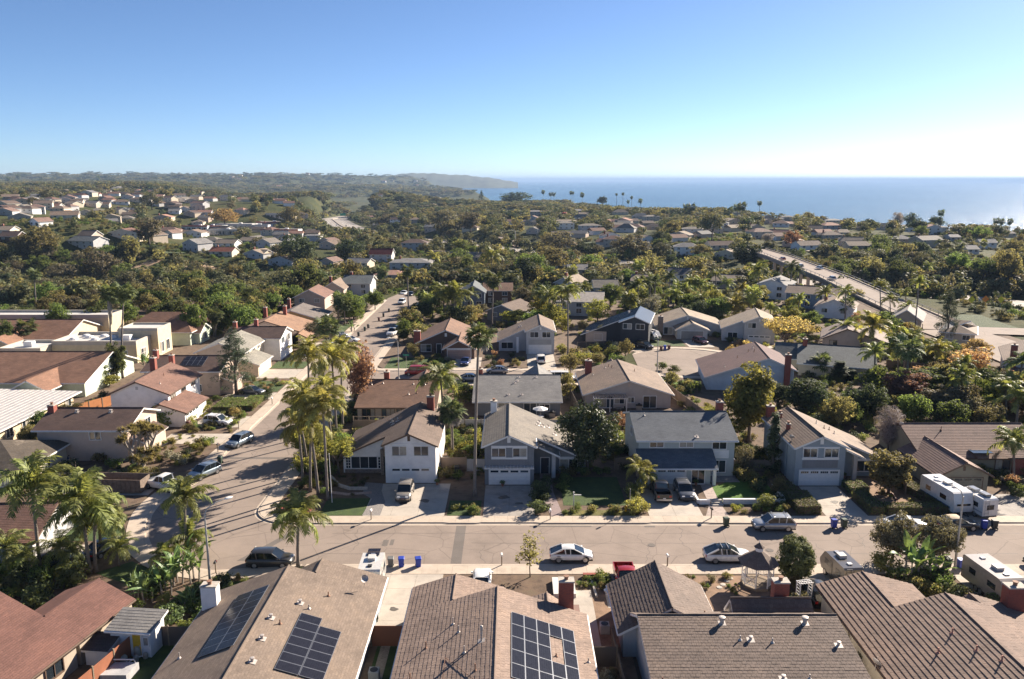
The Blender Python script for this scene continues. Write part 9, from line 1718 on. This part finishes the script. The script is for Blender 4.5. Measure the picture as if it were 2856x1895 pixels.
# low scrub on the open banks and the canyon floor
pts = []; X, Y = rng.uniform(-330, 360, 16000), rng.uniform(215, 620, 16000); Zt = tz(X, Y); fd = fwy_near(X, Y)[0]; ss = ['shrub0', 'shrub1', 'shrub2']; sm = ['scrub', 'olive', 'green', 'dark']
cl = np.sin(X*.06)+np.sin(Y*.05+X*.02)
for i in range(len(X)):
    if fd[i] < 24 or (Y[i] < 258 and abs(X[i]+5) < 136) or cl[i] < -.6 or abs(X[i]) > Y[i]*.75 or abs(X[i]-127) < 10 and Y[i] < 460: continue
    w_ = rng.uniform(1, 3.4); pts.append((X[i], Y[i], Zt[i]-.1, w_/1.4, w_*rng.uniform(.4, .8), rng.uniform(0, 6.28), int(rng.integers(0, 12))))
scatter('scrub', 'low scrub covering the canyon floor and the banks', 'scrub', pts, ss, sm)
um = ['green', 'olive', 'dark', 'lime', 'palm']; mapm = {'banana': 'palm', 'ypalm': 'lime', 'fan': 'dark', 'hedge': 'green', 'oak': 'green', 'grey': 'olive', 'brown': 'olive', 'red': 'olive', 'gold': 'lime'}
for x0, x1, y0, y1, n in ((44, 104, 114, 150, 260), (-28, 103, 195, 256, 380), (-130, -62, 196, 256, 240), (-28.3, -24, 98, 146, 60), (-24, 30, 112, 122, 120), (-27, 34, 141, 147, 70), (52, 101, 150, 195, 190), (-66, -44, 60, 74, 110), (-74, -44, 98, 145, 90), (62, 100, 88, 112, 90), (29, 36, 98, 122, 50), (-10, -3.6, 98, 122, 40), (10, 16.4, 102, 121, 40), (-66, -56, 176, 256, 60)):
    for _ in range(int(n*1.9)):
        x, y = R.uniform(x0, x1), R.uniform(y0, y1)
        if any((x-hx_)**2+(y-hy_)**2 < (hr_*.8)**2 for hx_, hy_, hr_ in HOUSES): continue
        UNDER.append((x, y, LZ, R.uniform(.5, 1.9), R.choice(um)))
pts = [(x, y, z-.05, s*1.2/1.6, s/1.2*.8, R.uniform(0, 6.28), R.randrange(3)*len(um)+um.index(mapm.get(m, m) if mapm.get(m, m) in um else 'olive')) for x, y, z, s, m in UNDER]
scatter('undergrowth', 'low garden filler plants between the houses', 'undergrowth', pts, ss, um)

# ================================================================ the air
def haze():
    m = bpy.data.materials.new('sea_haze'); m.use_nodes = True; n = m.node_tree; n.nodes.clear(); out = n.nodes.new('ShaderNodeOutputMaterial'); v = n.nodes.new('ShaderNodeVolumePrincipled')
    v.inputs['Color'].default_value = (.38, .53, .76, 1); v.inputs['Density'].default_value = HAZE; v.inputs['Anisotropy'].default_value = .0; L(n, v.outputs[0], out.inputs['Volume'])
    o = MB().box(-10000, 73000, -600, 71000, SEA-14, 124).build('haze', m); o['kind'] = 'stuff'; return o
HAZE = 6e-5
haze()
